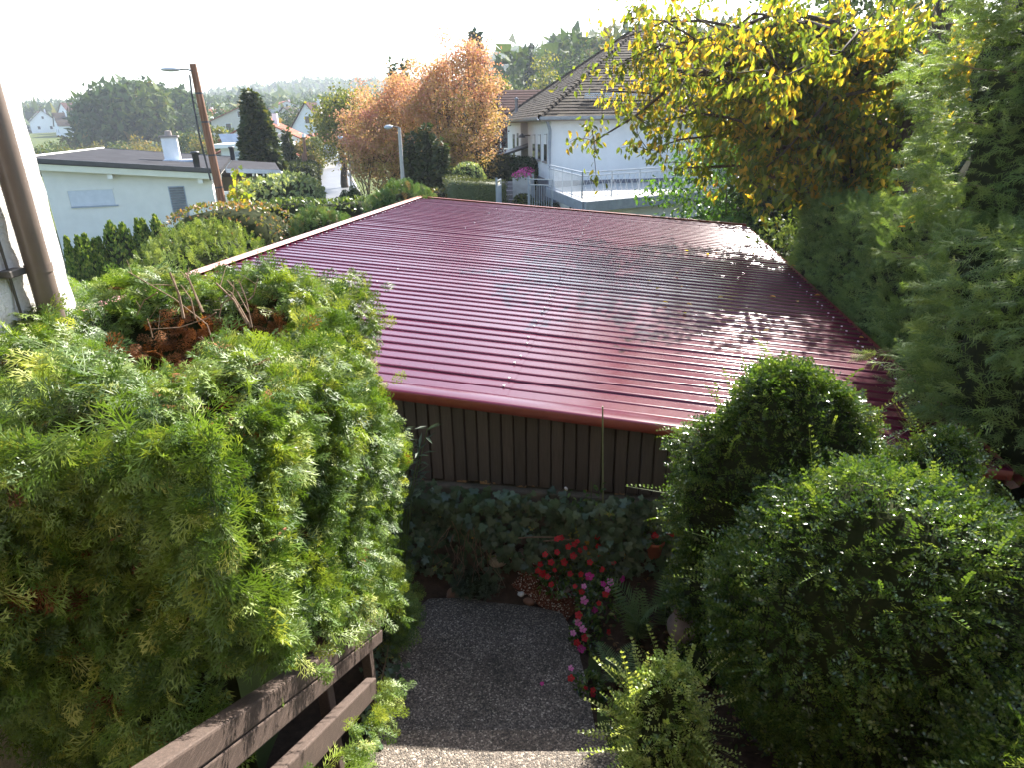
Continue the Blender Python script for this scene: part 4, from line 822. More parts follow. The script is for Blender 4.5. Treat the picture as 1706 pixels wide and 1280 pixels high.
g.build('stem', M_BUSHGREEN, rs); lp = np.array(lp); n_ = len(lp); g = G(); scatter(g, PR_BROAD, lp, r.normal(0, .6, (n_, 3)) + (0, -.2, -.1), r.normal(0, .4, (n_, 3)) + (0, -.5, .8), r.uniform(.035, .06, n_), r); g.build('foliage', M_LILAC, rs)
e_ = P(945, 818, Y=4.62) - c_; g = G(); g.lathe([(0, 0), (.009, .006), (.013, .02), (.010, .036), (.004, .042), (0, .042)], 12); o = g.build('bud', M_WHITEP, rs, True); o.location = tuple(e_); o.rotation_euler = (.2, -.5, 0)
ol = thing('oleander', 'narrow-leaved oleander shoots in front of the left boards', 'shrub', (-1.05, 4.72, 0)); r = rng(64); g = G(); lp = []; lt = []
for px, py, Y in ((712, 715, 4.8), (690, 722, 4.85), (672, 700, 4.8), (700, 745, 4.7), (680, 760, 4.7), (665, 735, 4.75), (690, 790, 4.7), (672, 815, 4.65)):
    e_ = P(px, py, Y=Y) - np.array([-1.05, 4.72, 0]); g.tube([(0, 0, 0), e_ * .6 + (-.03, 0, .05), e_], [.009, .006, .003], 5)
    for k in range(13): s_ = r.uniform(.72, 1.0); a_ = r.uniform(0, 6.28); lp.append(e_ * s_ + (0, 0, .03)); lt.append((math.cos(a_), math.sin(a_), r.uniform(.1, .9)))
g.build('stem', M_BUSHGREEN, ol); lp, lt = np.array(lp), np.array(lt); n_ = len(lp); g = G(); scatter(g, [simpleleaf(1, .085)], lp, lt, np.array([0, -.3, 1.0]) + r.normal(0, .3, (n_, 3)), r.uniform(.10, .16, n_), r); g.build('foliage', M_GREY, ol)

# ------------------------------------------------------------------ rounded evergreen bushes on the right
def honey_bush(label, c, h, n_, seed, mat=None, scale=1.0, sprigs=60, k=2.2, amp=.13, f=2.4):
    mat = mat or M_HONEY; r_ = rng(seed); h = np.array(h); o = thing('evergreen_bush', label, 'bush', (c[0], c[1], c[2] - h[2]), 0, 'rounded evergreen bushes'); cc = np.array([0, 0, h[2]])
    def disp(p): return lump(p, amp, f, seed) + lump(p, amp * .45, f * 2.3, seed + 1) + lump(p, amp * .3, f * 5, seed + 2)
    p, nn = super_surface(n_, cc, h, k, r_); p = p + nn * (disp(p)[:, None] - np.abs(r_.normal(0, .06, (len(p), 1))))
    t = nn * np.array([.9, .9, .45]) + r_.normal(0, .45, p.shape) * np.array([1, 1, .6]) + np.array([0, 0, .22]); flat = (r_.random((len(p), 1)) < .55); b = np.where(flat, nn * .35 + r_.normal(0, .32, p.shape) + np.array([0, 0, .9]), nn * 1.0 + r_.normal(0, .4, p.shape) + np.array([0, 0, .3]))
    sc = scale * r_.uniform(.75, 1.3, len(p)); g = G(); scatter(g, PR_TWIG, p - norm(t) * .04, t, b, sc, r_); g.build('foliage', mat, o)
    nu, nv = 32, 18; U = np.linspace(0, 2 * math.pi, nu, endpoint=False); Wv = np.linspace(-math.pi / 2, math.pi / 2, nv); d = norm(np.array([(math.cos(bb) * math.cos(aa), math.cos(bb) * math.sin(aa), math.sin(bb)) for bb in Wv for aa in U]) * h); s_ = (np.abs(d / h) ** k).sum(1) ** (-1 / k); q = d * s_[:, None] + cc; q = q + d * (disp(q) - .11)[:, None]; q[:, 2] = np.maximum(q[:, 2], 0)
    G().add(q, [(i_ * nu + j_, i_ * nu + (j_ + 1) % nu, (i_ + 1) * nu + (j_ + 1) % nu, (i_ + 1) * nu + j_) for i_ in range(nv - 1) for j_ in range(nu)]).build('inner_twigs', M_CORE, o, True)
    # stray shoots arching out of the outline
    d_ = sphere_pts(sprigs * 6, r_); d_ = d_[d_[:, 2] > -.1]; d_ = d_[:int(sprigs * 1.8)]; sS = (np.abs(d_ / h) ** k).sum(1) ** (-1 / k); p_ = d_ * sS[:, None] + cc; p_ = p_ + d_ * (disp(p_) - .03)[:, None]
    big = [twig(900 + s, .26, 13, .022, .0066, .35) for s in range(3)]; g = G(); scatter(g, big, p_, d_ + r_.normal(0, .35, d_.shape) + (0, 0, .25), r_.normal(0, .35, d_.shape) + (0, 0, .9), r_.uniform(.5, 1.35, len(p_)) * scale, r_, r_.uniform(.5, 1, len(p_))); ls_ = g.build('long_shoots', mat, o); ls_['kind'] = 'stuff'
    st_ = G()
    for q_ in range(4): aa = q_ * 1.6; st_.tube([(.06 * math.cos(aa), .06 * math.sin(aa), 0), (.2 * h[0] * math.cos(aa), .2 * h[1] * math.sin(aa), h[2] * 1.3)], [.02, .008], 5)
    st_.build('stem', M_BARK, o); return o
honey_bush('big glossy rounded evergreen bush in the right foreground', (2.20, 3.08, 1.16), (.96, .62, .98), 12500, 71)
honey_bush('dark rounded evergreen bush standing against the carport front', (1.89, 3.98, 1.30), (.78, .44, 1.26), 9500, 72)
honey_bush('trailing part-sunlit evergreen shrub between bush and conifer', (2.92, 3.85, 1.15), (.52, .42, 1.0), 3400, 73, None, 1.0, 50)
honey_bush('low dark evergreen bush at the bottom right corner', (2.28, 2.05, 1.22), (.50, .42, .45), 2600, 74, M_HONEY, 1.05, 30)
q = P(1110, 1180, Y=2.78); honey_bush('small pale variegated shrub beside the steps', (q[0] + .02, 2.78, .62), (.24, .22, .60), 1500, 75, M_EUON, .95, 70, 2.0, .09, 7)
q = P(1010, 1240, Y=3.05); blockbush('evergreen_bush', 'small dark leafy plant between the steps and the pale shrub', 'bush', (.80, 2.95, .22), (.16, .35, .24), 2, 450, PR_TWIG, M_HONEY, .9, 76, .5, .4, .6, .04, 5, None, .03)
blockbush('ground_cover', 'dark low ground cover behind the clay jug', 'plant', (1.42, 3.75, .2), (.30, .22, .24), 2.2, 700, PR_TWIG, M_HONEY, .9, 77, .5, .5, .6, .05, 5, None, .04)

# leafy litter and seedlings over the bare soil
r = rng(79); n_ = 2600; x = r.uniform(.62, 3.6, n_); y = r.uniform(1.9, 4.75, n_); p = np.stack([x, y, bed_z(x, y) + r.uniform(0, .05, n_)], 1); g = G(); scatter(g, PR_TWIG[:2] + PR_BROAD[:1], p, r.normal(0, .6, (n_, 3)) + (0, 0, .35), r.normal(0, .4, (n_, 3)) + (0, -.1, .8), np.where(r.random(n_) < .6, .9, .8), r)
for k_ in range(len(g.V)): pass
M_LITTER = leaf('leaf_litter', [(0, (.03, .06, .015)), (.5, (.06, .11, .025)), (.62, (.12, .07, .03)), (1, (.22, .12, .05))], .2, .6, .3)
V, Fq = broadleaf(1, .28, .3, .1); g = G(); scatter(g, [(V, Fq)], p, r.normal(0, 1, (n_, 3)) * (1, 1, .3) + (0, 0, .15), r.normal(0, .5, (n_, 3)) + (0, 0, .9), r.uniform(.02, .055, n_), r); tag(g.build('leaf_litter', M_LITTER), 'small leaves and litter covering the soil under the bushes', kind='stuff')
# ------------------------------------------------------------------ tall feathery conifer at the right edge
cn = thing('feathery_conifer', 'tall feathery green conifer filling the right edge', 'tree', (7.0, 7.6, 0)); r = rng(81)
def cr(z): return np.interp(z, [0, .8, 1.6, 2.6, 4.5, 6.5, 8.5, 9.5], [1.5, 1.8, 2.05, 2.15, 2.10, 1.75, .9, .1])
n_ = 5000; z = np.where(r.random(n_) < .8, r.uniform(1.2, 6.2, n_), r.uniform(.2, 9.3, n_)); th = np.where(r.random(n_) < .85, r.uniform(math.radians(140), math.radians(275), n_), r.uniform(0, 6.28, n_)); nn = np.stack([np.cos(th), np.sin(th), .15 + 0 * th], 1)
rad = cr(z) * (1 + .10 * np.sin(th * 5 + z * 3) + .08 * np.sin(z * 7 + th * 3)) - np.abs(r.normal(0, .20, n_)); p = np.stack([np.cos(th) * rad, np.sin(th) * rad, z], 1)
t = nn * .8 + r.normal(0, .38, (n_, 3)) + (0, 0, .12); b = r.normal(0, .5, (n_, 3)) + (0, -.2, .8)
g = G(); scatter(g, PR_CYP, p, t, b, r.uniform(.7, 1.35, n_), r, np.clip(r.normal(.5, .22, n_), 0, 1)); g.build('crown', M_CYPRESS, cn)
g = G(); p_long = []; 
for (px, py, Y) in ((1430, 418, 6.9), (1490, 470, 6.6), (1505, 395, 7.0), (1395, 590, 5.6), (1470, 545, 6.0), (1525, 300, 7.4), (1515, 340, 7.3), (1540, 200, 7.5), (1520, 100, 7.6), (1540, 420, 7.0), (1510, 570, 6.0), (1555, 620, 5.6), (1530, 30, 7.7), (1450, 430, 6.8), (1500, 440, 6.8)):
    e_ = P(px + 45, py + (0 if px < 1480 else 8), Y=Y) - np.array([7.0, 7.6, 0]); s_ = np.array([e_[0] * .45, e_[1] * .45, e_[2] - .15]); pth = limb_path(s_, e_, r, 7, .02); g.tube(pth, np.linspace(.014, .003, 7), 5)
    for k in range(30): f_ = r.uniform(.45, 1.02); c_ = s_ + (e_ - s_) * f_; p_long.append((*c_, *(norm(e_ - s_) + r.normal(0, .32, 3))))
pl = np.array(p_long); gg = G(); scatter(gg, PR_CYP, pl[:, :3], pl[:, 3:], r.normal(0, .5, (len(pl), 3)) + (0, -.3, .8), r.uniform(.45, .8, len(pl)), r, r.uniform(.5, 1, len(pl))); gg.build('branch_tips', M_CYPRESS, cn)
g.build('branch', M_TWIG, cn)
g = G(); g.tube([(0, 0, -.2), (.05, 0, 4), (0, .05, 9)], [.2, .14, .02], 10); g.build('trunk', M_BARK, cn, True)
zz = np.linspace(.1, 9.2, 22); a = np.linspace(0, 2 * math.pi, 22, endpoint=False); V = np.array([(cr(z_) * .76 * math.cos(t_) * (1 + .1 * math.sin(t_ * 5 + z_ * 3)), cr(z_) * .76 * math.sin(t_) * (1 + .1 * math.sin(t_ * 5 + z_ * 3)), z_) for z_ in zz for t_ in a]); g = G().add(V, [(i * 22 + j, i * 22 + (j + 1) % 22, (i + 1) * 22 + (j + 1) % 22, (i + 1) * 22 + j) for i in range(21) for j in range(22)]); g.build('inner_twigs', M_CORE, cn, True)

# a lower one in front of it, drooping over the corner of the roof
c2 = thing('feathery_conifer', 'lower feathery conifer drooping over the near right corner of the roof', 'tree', (5.0, 5.0, 0)); r = rng(83)
def cr2(z): return np.interp(z, [0, .6, 1.4, 2.2, 3.0, 3.6], [.9, 1.15, 1.38, 1.42, 1.15, .15])
n_ = 3000; z = r.uniform(.2, 3.5, n_); th = np.where(r.random(n_) < .75, r.uniform(math.radians(140), math.radians(300), n_), r.uniform(0, 6.28, n_)); nn = np.stack([np.cos(th), np.sin(th), .2 + 0 * th], 1); rad = cr2(z) * (1 + .12 * np.sin(th * 6 + z * 4) + .08 * np.sin(z * 9 + th * 3)) - np.abs(r.normal(0, .16, n_)); p = np.stack([np.cos(th) * rad, np.sin(th) * rad, z], 1)
g = G(); scatter(g, PR_CYP, p, nn * .8 + r.normal(0, .4, (n_, 3)) + (0, 0, .05), r.normal(0, .5, (n_, 3)) + (0, -.3, .8), r.uniform(.7, 1.3, n_), r, np.clip(r.normal(.5, .2, n_), 0, 1)); g.build('crown', M_CYPRESS, c2)
g = G(); g.tube([(0, 0, -.1), (0, .03, 3.2)], [.12, .02], 8); g.build('trunk', M_BARK, c2, True)
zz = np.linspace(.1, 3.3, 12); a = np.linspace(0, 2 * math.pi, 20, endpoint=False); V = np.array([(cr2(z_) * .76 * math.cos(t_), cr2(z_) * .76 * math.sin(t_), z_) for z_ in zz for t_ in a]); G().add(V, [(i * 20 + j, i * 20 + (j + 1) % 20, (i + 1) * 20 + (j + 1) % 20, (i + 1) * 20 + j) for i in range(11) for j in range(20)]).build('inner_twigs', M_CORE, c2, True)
# ------------------------------------------------------------------ hedge along the carport's right side
rh = thing('side_hedge', 'clipped green thuja hedge along the right side of the red roof', 'hedge'); r = rng(91)
e0, e1 = np.array([4.45, 6.4]), np.array([5.42, 12.3]); dh = norm(e1 - e0); nh = np.array([-dh[1], dh[0]]); Lh = np.linalg.norm(e1 - e0)
def hz_top(s): return 2.95 - .28 * s / Lh + .05 * np.sin(s * 3)
n_ = 3600; s = r.uniform(0, Lh, n_); side = r.random(n_); V = np.zeros((n_, 3)); N = np.zeros((n_, 3))
fsel = side < .6; tsel = (side >= .6) & (side < .88); bsel = side >= .88
z = r.uniform(.4, 1, n_) * hz_top(s); z[~fsel & ~bsel] = hz_top(s)[~fsel & ~bsel]; off = np.zeros(n_); off[fsel] = .0; off[tsel] = -r.uniform(0, 1.1, tsel.sum()); off[bsel] = -1.1 * r.random(bsel.sum()); s[bsel] = Lh
bul = .05 * np.sin(s * 4 + z * 3) + .04 * np.sin(s * 9); V[:, :2] = e0 + dh * s[:, None] + nh * (off + bul * fsel)[:, None]; V[:, 2] = z + .04 * np.sin(V[:, 0] * 8) * tsel
N[fsel] = (nh[0], nh[1], .15); N[tsel] = (0, 0, 1); N[bsel] = (dh[0], dh[1], .1)
V -= N * np.abs(r.normal(0, .05, (n_, 1)))
g = G(); scatter(g, PR_CYP[:2] + PR_THUJA[:2], V, N * .6 + r.normal(0, .45, (n_, 3)) + (0, 0, .3), N + r.normal(0, .6, (n_, 3)), r.uniform(.8, 1.2, n_), r, np.clip(r.normal(.4, .2, n_), 0, 1)); g.build('foliage', M_CYPRESS, rh)
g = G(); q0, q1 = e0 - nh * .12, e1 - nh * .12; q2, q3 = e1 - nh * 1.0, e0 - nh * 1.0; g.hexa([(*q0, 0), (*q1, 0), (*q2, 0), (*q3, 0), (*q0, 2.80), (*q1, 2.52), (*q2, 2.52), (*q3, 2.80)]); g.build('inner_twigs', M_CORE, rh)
# ------------------------------------------------------------------ cherry tree with yellowing leaves
CB = np.array([7.0, 12.2, -.1])
ct = thing('cherry_tree', 'old cherry tree with yellow and green autumn leaves over the roof', 'tree', CB); r = rng(101)
g = G(); trunk = np.array([(0, 0, -.3), (.02, 0, .9), (-.05, -.02, 2.2), (.05, .0, 3.6), (.25, 0, 5.0), (.3, .1, 6.5)]); g.tube(trunk, [.36, .30, .27, .25, .19, .10], 12)
limbs = []; LT = [(q_[0], q_[1], q_[2] + (3.2 if q_[0] < 1135 and q_[2] < 13 else 1.2)) for q_ in [(1190, 190, 10.6), (1000, 150, 10.0), (1070, 95, 10.2), (1130, 280, 10.4), (1230, 260, 10.0), (990, 235, 9.6), (1290, 60, 11), (1330, 200, 10.4), (1400, 140, 11), (1160, 30, 10.4), (1050, 30, 10.0), (1250, 300, 9.8), (1390, 290, 10.6), (1110, 200, 9.4), (1300, 130, 9.2), (1430, 230, 11.4), (1200, 100, 12.5), (1100, 130, 12.8), (1350, 40, 12.8), (1460, 60, 12), (1040, 100, 10.2), (1150, 120, 10.4), (1080, 250, 10.2), (1020, 70, 10.6), (1240, 180, 11), (1290, 250, 11.2), (1350, 120, 11), (1180, 60, 11), (1120, 60, 14.5), (1180, 150, 15), (1250, 60, 15.5), (1300, 180, 15), (1230, 230, 14.5), (1370, 100, 15), (1080, 160, 14.5), (1010, 125, 13.2), (1050, 175, 13.6), (1095, 95, 13.4), (1125, 190, 13.0), (1330, 20, 14.5), (1150, 220, 14.2), (1400, 200, 14.5)]]
for i, (px, py, Y) in enumerate(LT):
    e_ = P(px, py, Y=Y) - CB; st = trunk[2 + i % 3]; pth = limb_path(st, e_, r, 8, .10); rad = r.uniform(.06, .11) if i < 9 else r.uniform(.03, .06); g.tube(pth, np.linspace(rad, .010, 8), 7); limbs.append(pth)
for k in range(2):      # upper crown above the picture
    e_ = np.array([r.uniform(-4.5, 1.5), r.uniform(-2.0, 2.5), r.uniform(4.6, 6.6)]); pth = limb_path(trunk[4], e_, r, 8, .08); g.tube(pth, np.linspace(.09, .010, 8), 7); limbs.append(pth)
tips = []
for pth in limbs:
    for q in range(15):
        s_ = pth[r.integers(2, 8)]; e_ = s_ + r.normal(0, 1, 3) * (.55, .55, .42) + (-.08, -.08, -.06); tw = limb_path(s_, e_, r, 4, .05); g.tube(tw, np.linspace(.010, .003, 4), 4); tips.append(tw)
g.build('trunk', M_BARK, ct, True)
lp = []; lr = []
for tw in tips:
    tone = r.random()
    for q in range(38): f_ = r.random() ** .7; i_ = min(2, int(f_ * 3)); lp.append(tw[i_] + (tw[i_ + 1] - tw[i_]) * (f_ * 3 - i_) + r.normal(0, .085, 3) + (0, 0, -.03)); lr.append(.35 * tone + .65 * r.random())
lp, lr = np.array(lp), np.array(lr); n_ = len(lp)
# leaves dropped where their shadow would land on the roof's left part
_w = lp + CB; _t = ((_w - RO) @ RN) / (np.array(SUN) @ RN); _sp = _w - np.array(SUN) * _t[:, None]; _u, _v = (_sp - RO) @ RU, (_sp - RO) @ RV
thin = (_u > 0) & (_u < RW) & (_v > 0) & (_v < 9.5) & (_sp[:, 0] / _sp[:, 1] < .20) & (r.random(n_) < .42); lp, lr = lp[~thin], lr[~thin]; n_ = len(lp)
# leaf tone shifted slightly in slow waves through the crown
wpx = lp + CB; lr = np.clip(lr * .92 + .05 * np.sin(wpx[:, 0] * 1.3 + wpx[:, 2] * 2), 0, 1)
t = np.stack([r.normal(-.1, .5, n_), r.normal(0, .5, n_), r.normal(-.75, .4, n_)], 1); b = np.stack([r.normal(0, .7, n_), r.normal(-.4, .6, n_), r.normal(.5, .6, n_)], 1); sz = r.uniform(.095, .17, n_)
dcam = np.linalg.norm(wpx - np.array([0, 0, 4]), axis=1); el_ = (wpx[:, 2] - 4) / dcam; seen = np.where((el_ < .16) & (wpx[:, 0] / wpx[:, 1] < .56))[0]; near = seen[np.argsort(dcam[seen])[:300]]; keep = np.ones(n_, bool); keep[near] = False
g = G(); scatter(g, PR_BROAD, lp[keep], t[keep], b[keep], sz[keep], r, lr[keep], .02); g.build('crown', M_CHERRY, ct)
leaf_parts(ct, 'leaf', PR_BROAD[1], M_CHERRY, lp[near], t[near], b[near], sz[near], lr[near], 12)
print('cherry leaves', n_)
# fallen leaves on the roof
BLM = []
for k in range(4):
    q = G(); V, Fq = broadleaf(1, .30, .5, .15 * k - .2); a_, c_ = fix_deg(Fq); q.add(V, a_, .62 + .09 * k); q.T.append(c_); BLM.append(q.mesh('fallen_leaf', M_CHERRY))
fl = [(1127, 458, 'left of the other two near the middle rows'), (1085, 472, 'farther left on the smooth rows'), (1113, 507, 'low, left of a close pair'), (1143, 509, 'of a close pair, the upper one'), (1143, 524, 'of a close pair, the lower one'), (1092, 484, 'small and dull, left'), (1176, 425, 'yellow, far up the roof'), (1193, 422, 'brownish, far up the roof'), (1147, 420, 'pale, far up the roof'), (1254, 425, 'in the bright glare, upper'), (1195, 499, 'at the left edge of the glare'), (1292, 498, 'bright yellow inside the glare'), (1326, 504, 'small, at the right edge of the glare'), (1271, 555, 'brown, below the glare near the bush'), (1325, 446, 'yellow, close to the side hedge'), (1366, 495, 'dull, in the shaded strip beside the hedge'), (1030, 448, 'tiny and pale, left'), (1075, 433, 'tiny and pale in the middle'), (1430, 565, 'dark, low in the shaded strip'), (1138, 480, 'small and curled, in the middle')]
r = rng(111)
for i, (px, py, lb) in enumerate(fl):
    d_ = ray(px, py); cpos = np.array([0, 0, CAM_Z]); s_ = ((RO - cpos) @ RN) / (d_ @ RN); q = cpos + d_ * s_ + RN * .03
    o = bpy.data.objects.new('fallen_leaf', BLM[i % 4]); COL.objects.link(o); o.location = tuple(q); sz_ = .085 if i < 16 else .055; o.scale = (sz_,) * 3; o.rotation_euler = (r.normal(.15, .15), r.normal(0, .2), r.uniform(0, 6.28)); tag(o, 'fallen leaf on the red roof, ' + lb, 'leaf', 'fallen leaves on the roof')
for i, (px, py) in enumerate([(1385, 345), (1408, 345), (1416, 352), (1458, 367), (1528, 368), (1480, 377), (1525, 382), (1508, 388), (1375, 398), (1400, 412), (1540, 375), (1360, 350)]):
    q = P(px, py, Y=7.4 + (1540 - px) / 180 * 4.2); q[2] += .03; o = bpy.data.objects.new('fallen_leaf', BLM[(i + 1) % 4]); COL.objects.link(o); o.location = tuple(q - np.array([.12, .0, 0])); o.scale = (.10,) * 3; o.rotation_euler = (r.normal(.4, .3), r.normal(0, .4), r.uniform(0, 6.28)); tag(o, ['far upper left yellow leaf on the side hedge', 'second yellow leaf from the far end on top of the side hedge', 'yellow leaf below the second one on the side hedge', 'large orange leaf in the middle of the side hedge', 'red leaf near the top right of the side hedge', 'brownish leaf in the middle of the side hedge, lower', 'red leaf under the topmost red one on the side hedge', 'reddish leaf left of the lower red pair on the side hedge', 'small orange leaf low on the left of the side hedge', 'small yellow leaf lowest on the side hedge', 'rightmost leaf on the side hedge by the conifer', 'leftmost leaf on the rim of the side hedge'][i], 'leaf', 'leaves caught on the side hedge')

# ------------------------------------------------------------------ shrubs and dark trees behind the carport on the right
q = P(1215, 330, Y=19.5)
make_tree('leafy_shrub', 'sunlit large-leaved green shrub behind the far right corner of the roof', (q[0], 19.5, .2), 1.0, .06, [(0, 0, 1.9, 2.3, 1.6, 1.5), (1.2, .3, 3.0, 1.6, 1.5, 1.3), (-1.0, -.3, 1.3, 1.2, 1.0, .8)], 90, 5200, .16, M_LILAC, 121, None, .30, 14, .3, PR_BROAD, cat='shrub')
q = P(1290, 400, Y=14.6)
make_tree('leafy_shrub', 'small shrub with red berries at the right edge of the roof', (5.75, 14.2, -.1), .6, .04, [(0, 0, 1.5, .5, .9, .7)], 30, 900, .10, M_BUSHGREEN, 122, None, .18, 8, .3, PR_BROAD, cat='shrub')
for i, (px, Y, h_, w_) in enumerate(((1360, 19, 4.4, 2.2), (1470, 18, 4.6, 2.3), (1600, 17, 6.0, 2.6), (1250, 30, 5.2, 3.0), (1430, 32, 9.5, 4.0), (1600, 26, 9, 4.2), (1300, 40, 10, 4.2))):
    q = P(px, 330, Y=Y); lab = ['dark evergreen behind the side hedge, left of the cherry trunk', 'dark evergreen directly behind the cherry trunk', 'dark evergreen behind the feathery conifer', 'dark tree behind the cherry crown, in front of the white house', 'tall dark tree behind the cherry tree top', 'tall dark tree far right behind the conifer', 'tall tree beyond the white house, behind cherry leaves'][i]
    make_tree('dark_tree', lab, (q[0], Y, float(terrain(q[0], Y))), h_ * .5, .14, [(0, 0, h_ * .5, w_ * .8, w_ * .8, h_ * .5)], 110, 4200, .30, M_DARKCON if i < 3 else M_FAR, 130 + i, 'dark trees behind the cherry', .38, 10)
# ------------------------------------------------------------------ shrubs along the carport's left side
blockbush('juniper_bush', 'light green feathery juniper left of the roof edge, nearest', 'bush', (-5.15, 11.0, .75), (1.15, 1.35, 1.72), 2.6, 2300, PR_FINE, M_JUNIPER_L, 1.25, 141, .5, .8, .35, .10, 2.5, 'shrubs along the left side of the roof', .08)
blockbush('copper_hedge', 'clipped hedge with copper and green leaves behind the light juniper', 'hedge', (-6.0, 14.2, .85), (1.35, 1.2, 1.72), 4, 3200, PR_LEAF, M_COPPER, .085, 142, .7, .2, .6, .05, 3, 'shrubs along the left side of the roof', .05, .7, .9)
blockbush('juniper_bush', 'grey-green juniper with brown patches beside the middle of the roof edge', 'bush', (-4.1, 14.6, .80), (.95, .95, 1.62), 2.4, 2000, PR_FINE, M_JUNIPER, 1.3, 143, .5, .8, .35, .10, 2.5, 'shrubs along the left side of the roof', .08)
blockbush('laurel_hedge', 'long low hedge of mixed leaves running behind the junipers', 'hedge', (-5.6, 20.6, .45), (2.9, .75, 1.62), 4, 3600, PR_LEAF, M_BUSHGREEN, .12, 144, .7, .3, .6, .07, 2, 'shrubs along the left side of the roof', .06, .7, .9)
blockbush('juniper_bush', 'bushy green juniper at the far left corner of the roof', 'bush', (-3.05, 18.9, .75), (1.1, .9, 1.75), 2.6, 2000, PR_FINE, M_JUNIPER, 1.5, 145, .5, .8, .35, .12, 2.5, 'shrubs along the left side of the roof', .1)
blockbush('leafy_bush', 'loose leafy bush in front of the left house\'s porch', 'bush', (-7.3, 17.3, .6), (1.0, .7, 1.25), 2.3, 1700, PR_LEAF, M_COPPER, .11, 146, .6, .4, .6, .1, 2.5, 'shrubs along the left side of the roof', .08)
q = P(465, 315, Y=33); blockbush('leafy_bush', 'pale green leafy bush at the foot of the dark conifer', 'bush', (q[0], 33, .3), (2.3, 1.6, 1.5), 2.2, 2600, PR_LEAF, M_PALEBUSH, .26, 147, .5, .4, .6, .2, 1.2, None, .15, .7, .82)
# small clipped shapes by the roadside
for i, (px, Y, h_, w_, lb) in enumerate(((560, 31, .85, .22, 'smallest dark cone shrub by the road, left of two'), (574, 30, 1.15, .34, 'dark cone shrub by the road, left of the round-topped one'), (590, 29, 1.35, .46, 'round-topped dark shrub by the road behind the hedge'))):
    q = P(px, 318, Y=Y); zt = P(px, (328, 316, 308)[i], Y=Y)[2]; blockbush('clipped_shrub', lb, 'shrub', (q[0], Y, zt - h_), (w_, w_, h_), 2.2, 700, PR_LEAF, M_DARKCON, .09, 150 + i, .6, .3, .5, .02, 3, 'small clipped shrubs by the road', .02, .7, .92, stem=False)
# small columnar thujas before the left house
r = rng(160)
for i, (px, pt, wpx_, lb) in enumerate(((106, 397, 13, 'leftmost small columnar thuja, cut by the plaster wall'), (125, 396, 18, 'second small columnar thuja from the plaster wall'), (136, 393, 20, 'third small columnar thuja, touching the second'), (153, 401, 22, 'shortest small columnar thuja in the row'), (160, 398, 12, 'thin columnar thuja beside the shortest'), (178, 371, 32, 'broad tall columnar thuja below the wide window'), (199, 374, 28, 'second broad columnar thuja below the wide window'), (223, 368, 16, 'slim columnar thuja, left of a touching pair'), (233, 367, 18, 'slim columnar thuja, right of a touching pair'), (253, 361, 26, 'rightmost columnar thuja below the louvred window'))):
    Y = 22.0 + .25 * i; q = P(px + 4, pt, Y=Y); w_ = wpx_ / 1080 * Y * .52; zb = -1.0; h_ = (q[2] - zb) / 2
    o = thing('columnar_thuja', lb, 'shrub', (q[0], Y, zb), 0, 'small columnar thujas in a row'); n_ = 900; z = r.random(n_) ** 1.1; th = r.uniform(0, 6.28, n_); rad = w_ * np.minimum(1, 2.1 * (1 - z) ** .75) * (1 - .15 * r.random(n_)); p = np.stack([np.cos(th) * rad, np.sin(th) * rad, z * 2 * h_], 1); nn = norm(np.stack([np.cos(th), np.sin(th), .3 + 0 * th], 1))
    g = G(); scatter(g, PR_LEAF, p, nn * .4 + (0, 0, 1.0) + r.normal(0, .2, (n_, 3)), nn + r.normal(0, .4, (n_, 3)), r.uniform(.08, .17, n_), r); g.build('foliage', M_THUJA, o)
    zz = np.linspace(0, .93, 8); a = np.linspace(0, 6.283, 10, endpoint=False); V = [(w_ * .8 * min(1, 2.1 * (1 - z_) ** .75) * math.cos(t_), w_ * .8 * min(1, 2.1 * (1 - z_) ** .75) * math.sin(t_), z_ * 2 * h_) for z_ in zz for t_ in a]; g = G().add(V, [(i_ * 10 + j, i_ * 10 + (j + 1) % 10, (i_ + 1) * 10 + (j + 1) % 10, (i_ + 1) * 10 + j) for i_ in range(7) for j in range(10)]); g.build('inner_twigs', M_CORE, o, True)

# ------------------------------------------------------------------ left house with the flat dark roof
M_LHW = rough_plaster('cream_plaster', (.72, .72, .68), .004, 60); M_WHITE = surf('white_paint', [(.3, (.72, .72, .70)), (.7, (.80, .80, .78))], 3, .6, .3)
M_BITU = surf('dark_roofing_felt', [(.3, (.022, .022, .025)), (.7, (.045, .045, .05))], 1.2, .95, .06, .01, 20); M_DKMETAL = surf('dark_sheet_metal', [(.3, (.03, .03, .035)), (.7, (.05, .05, .055))], 4, .4, .5)
M_SHUT = surf('pale_shutter', [(.3, (.50, .54, .60)), (.7, (.58, .62, .68))], 4, .5, .4); M_LOUV = surf('grey_louvre', [(.3, (.13, .14, .15)), (.7, (.2, .21, .22))], 4, .5, .4); M_SILL = surf('grey_blue_sill', [(.3, (.25, .30, .38)), (.7, (.33, .38, .46))], 4, .4, .5)
M_BROWNW = rough_plaster('grey_brown_plaster', (.30, .26, .23), .004, 60)
def loc2d(px, py, L0, rz, s=None):
    """local coordinates on a wall line that starts at L0 and runs along angle rz"""
    d_ = ray(px, py); ex = np.array([math.cos(rz), math.sin(rz)]); A = np.array([[d_[0], -ex[0]], [d_[1], -ex[1]]]); k_ = np.linalg.solve(A, L0[:2]); return k_[1], CAM_Z + d_[2] * k_[0]
L0 = P(68, 285, Y=27); LRZ = math.radians(20)
lh = thing('left_house', 'low cream house with flat dark roof and white chimney at left', 'house', (L0[0], L0[1], 0), LRZ)
xr_, zr_ = loc2d(352, 300, L0, LRZ); zl = loc2d(68, 281, L0, LRZ)[1]; zrr = loc2d(350, 296, L0, LRZ)[1]; DP = 14.5
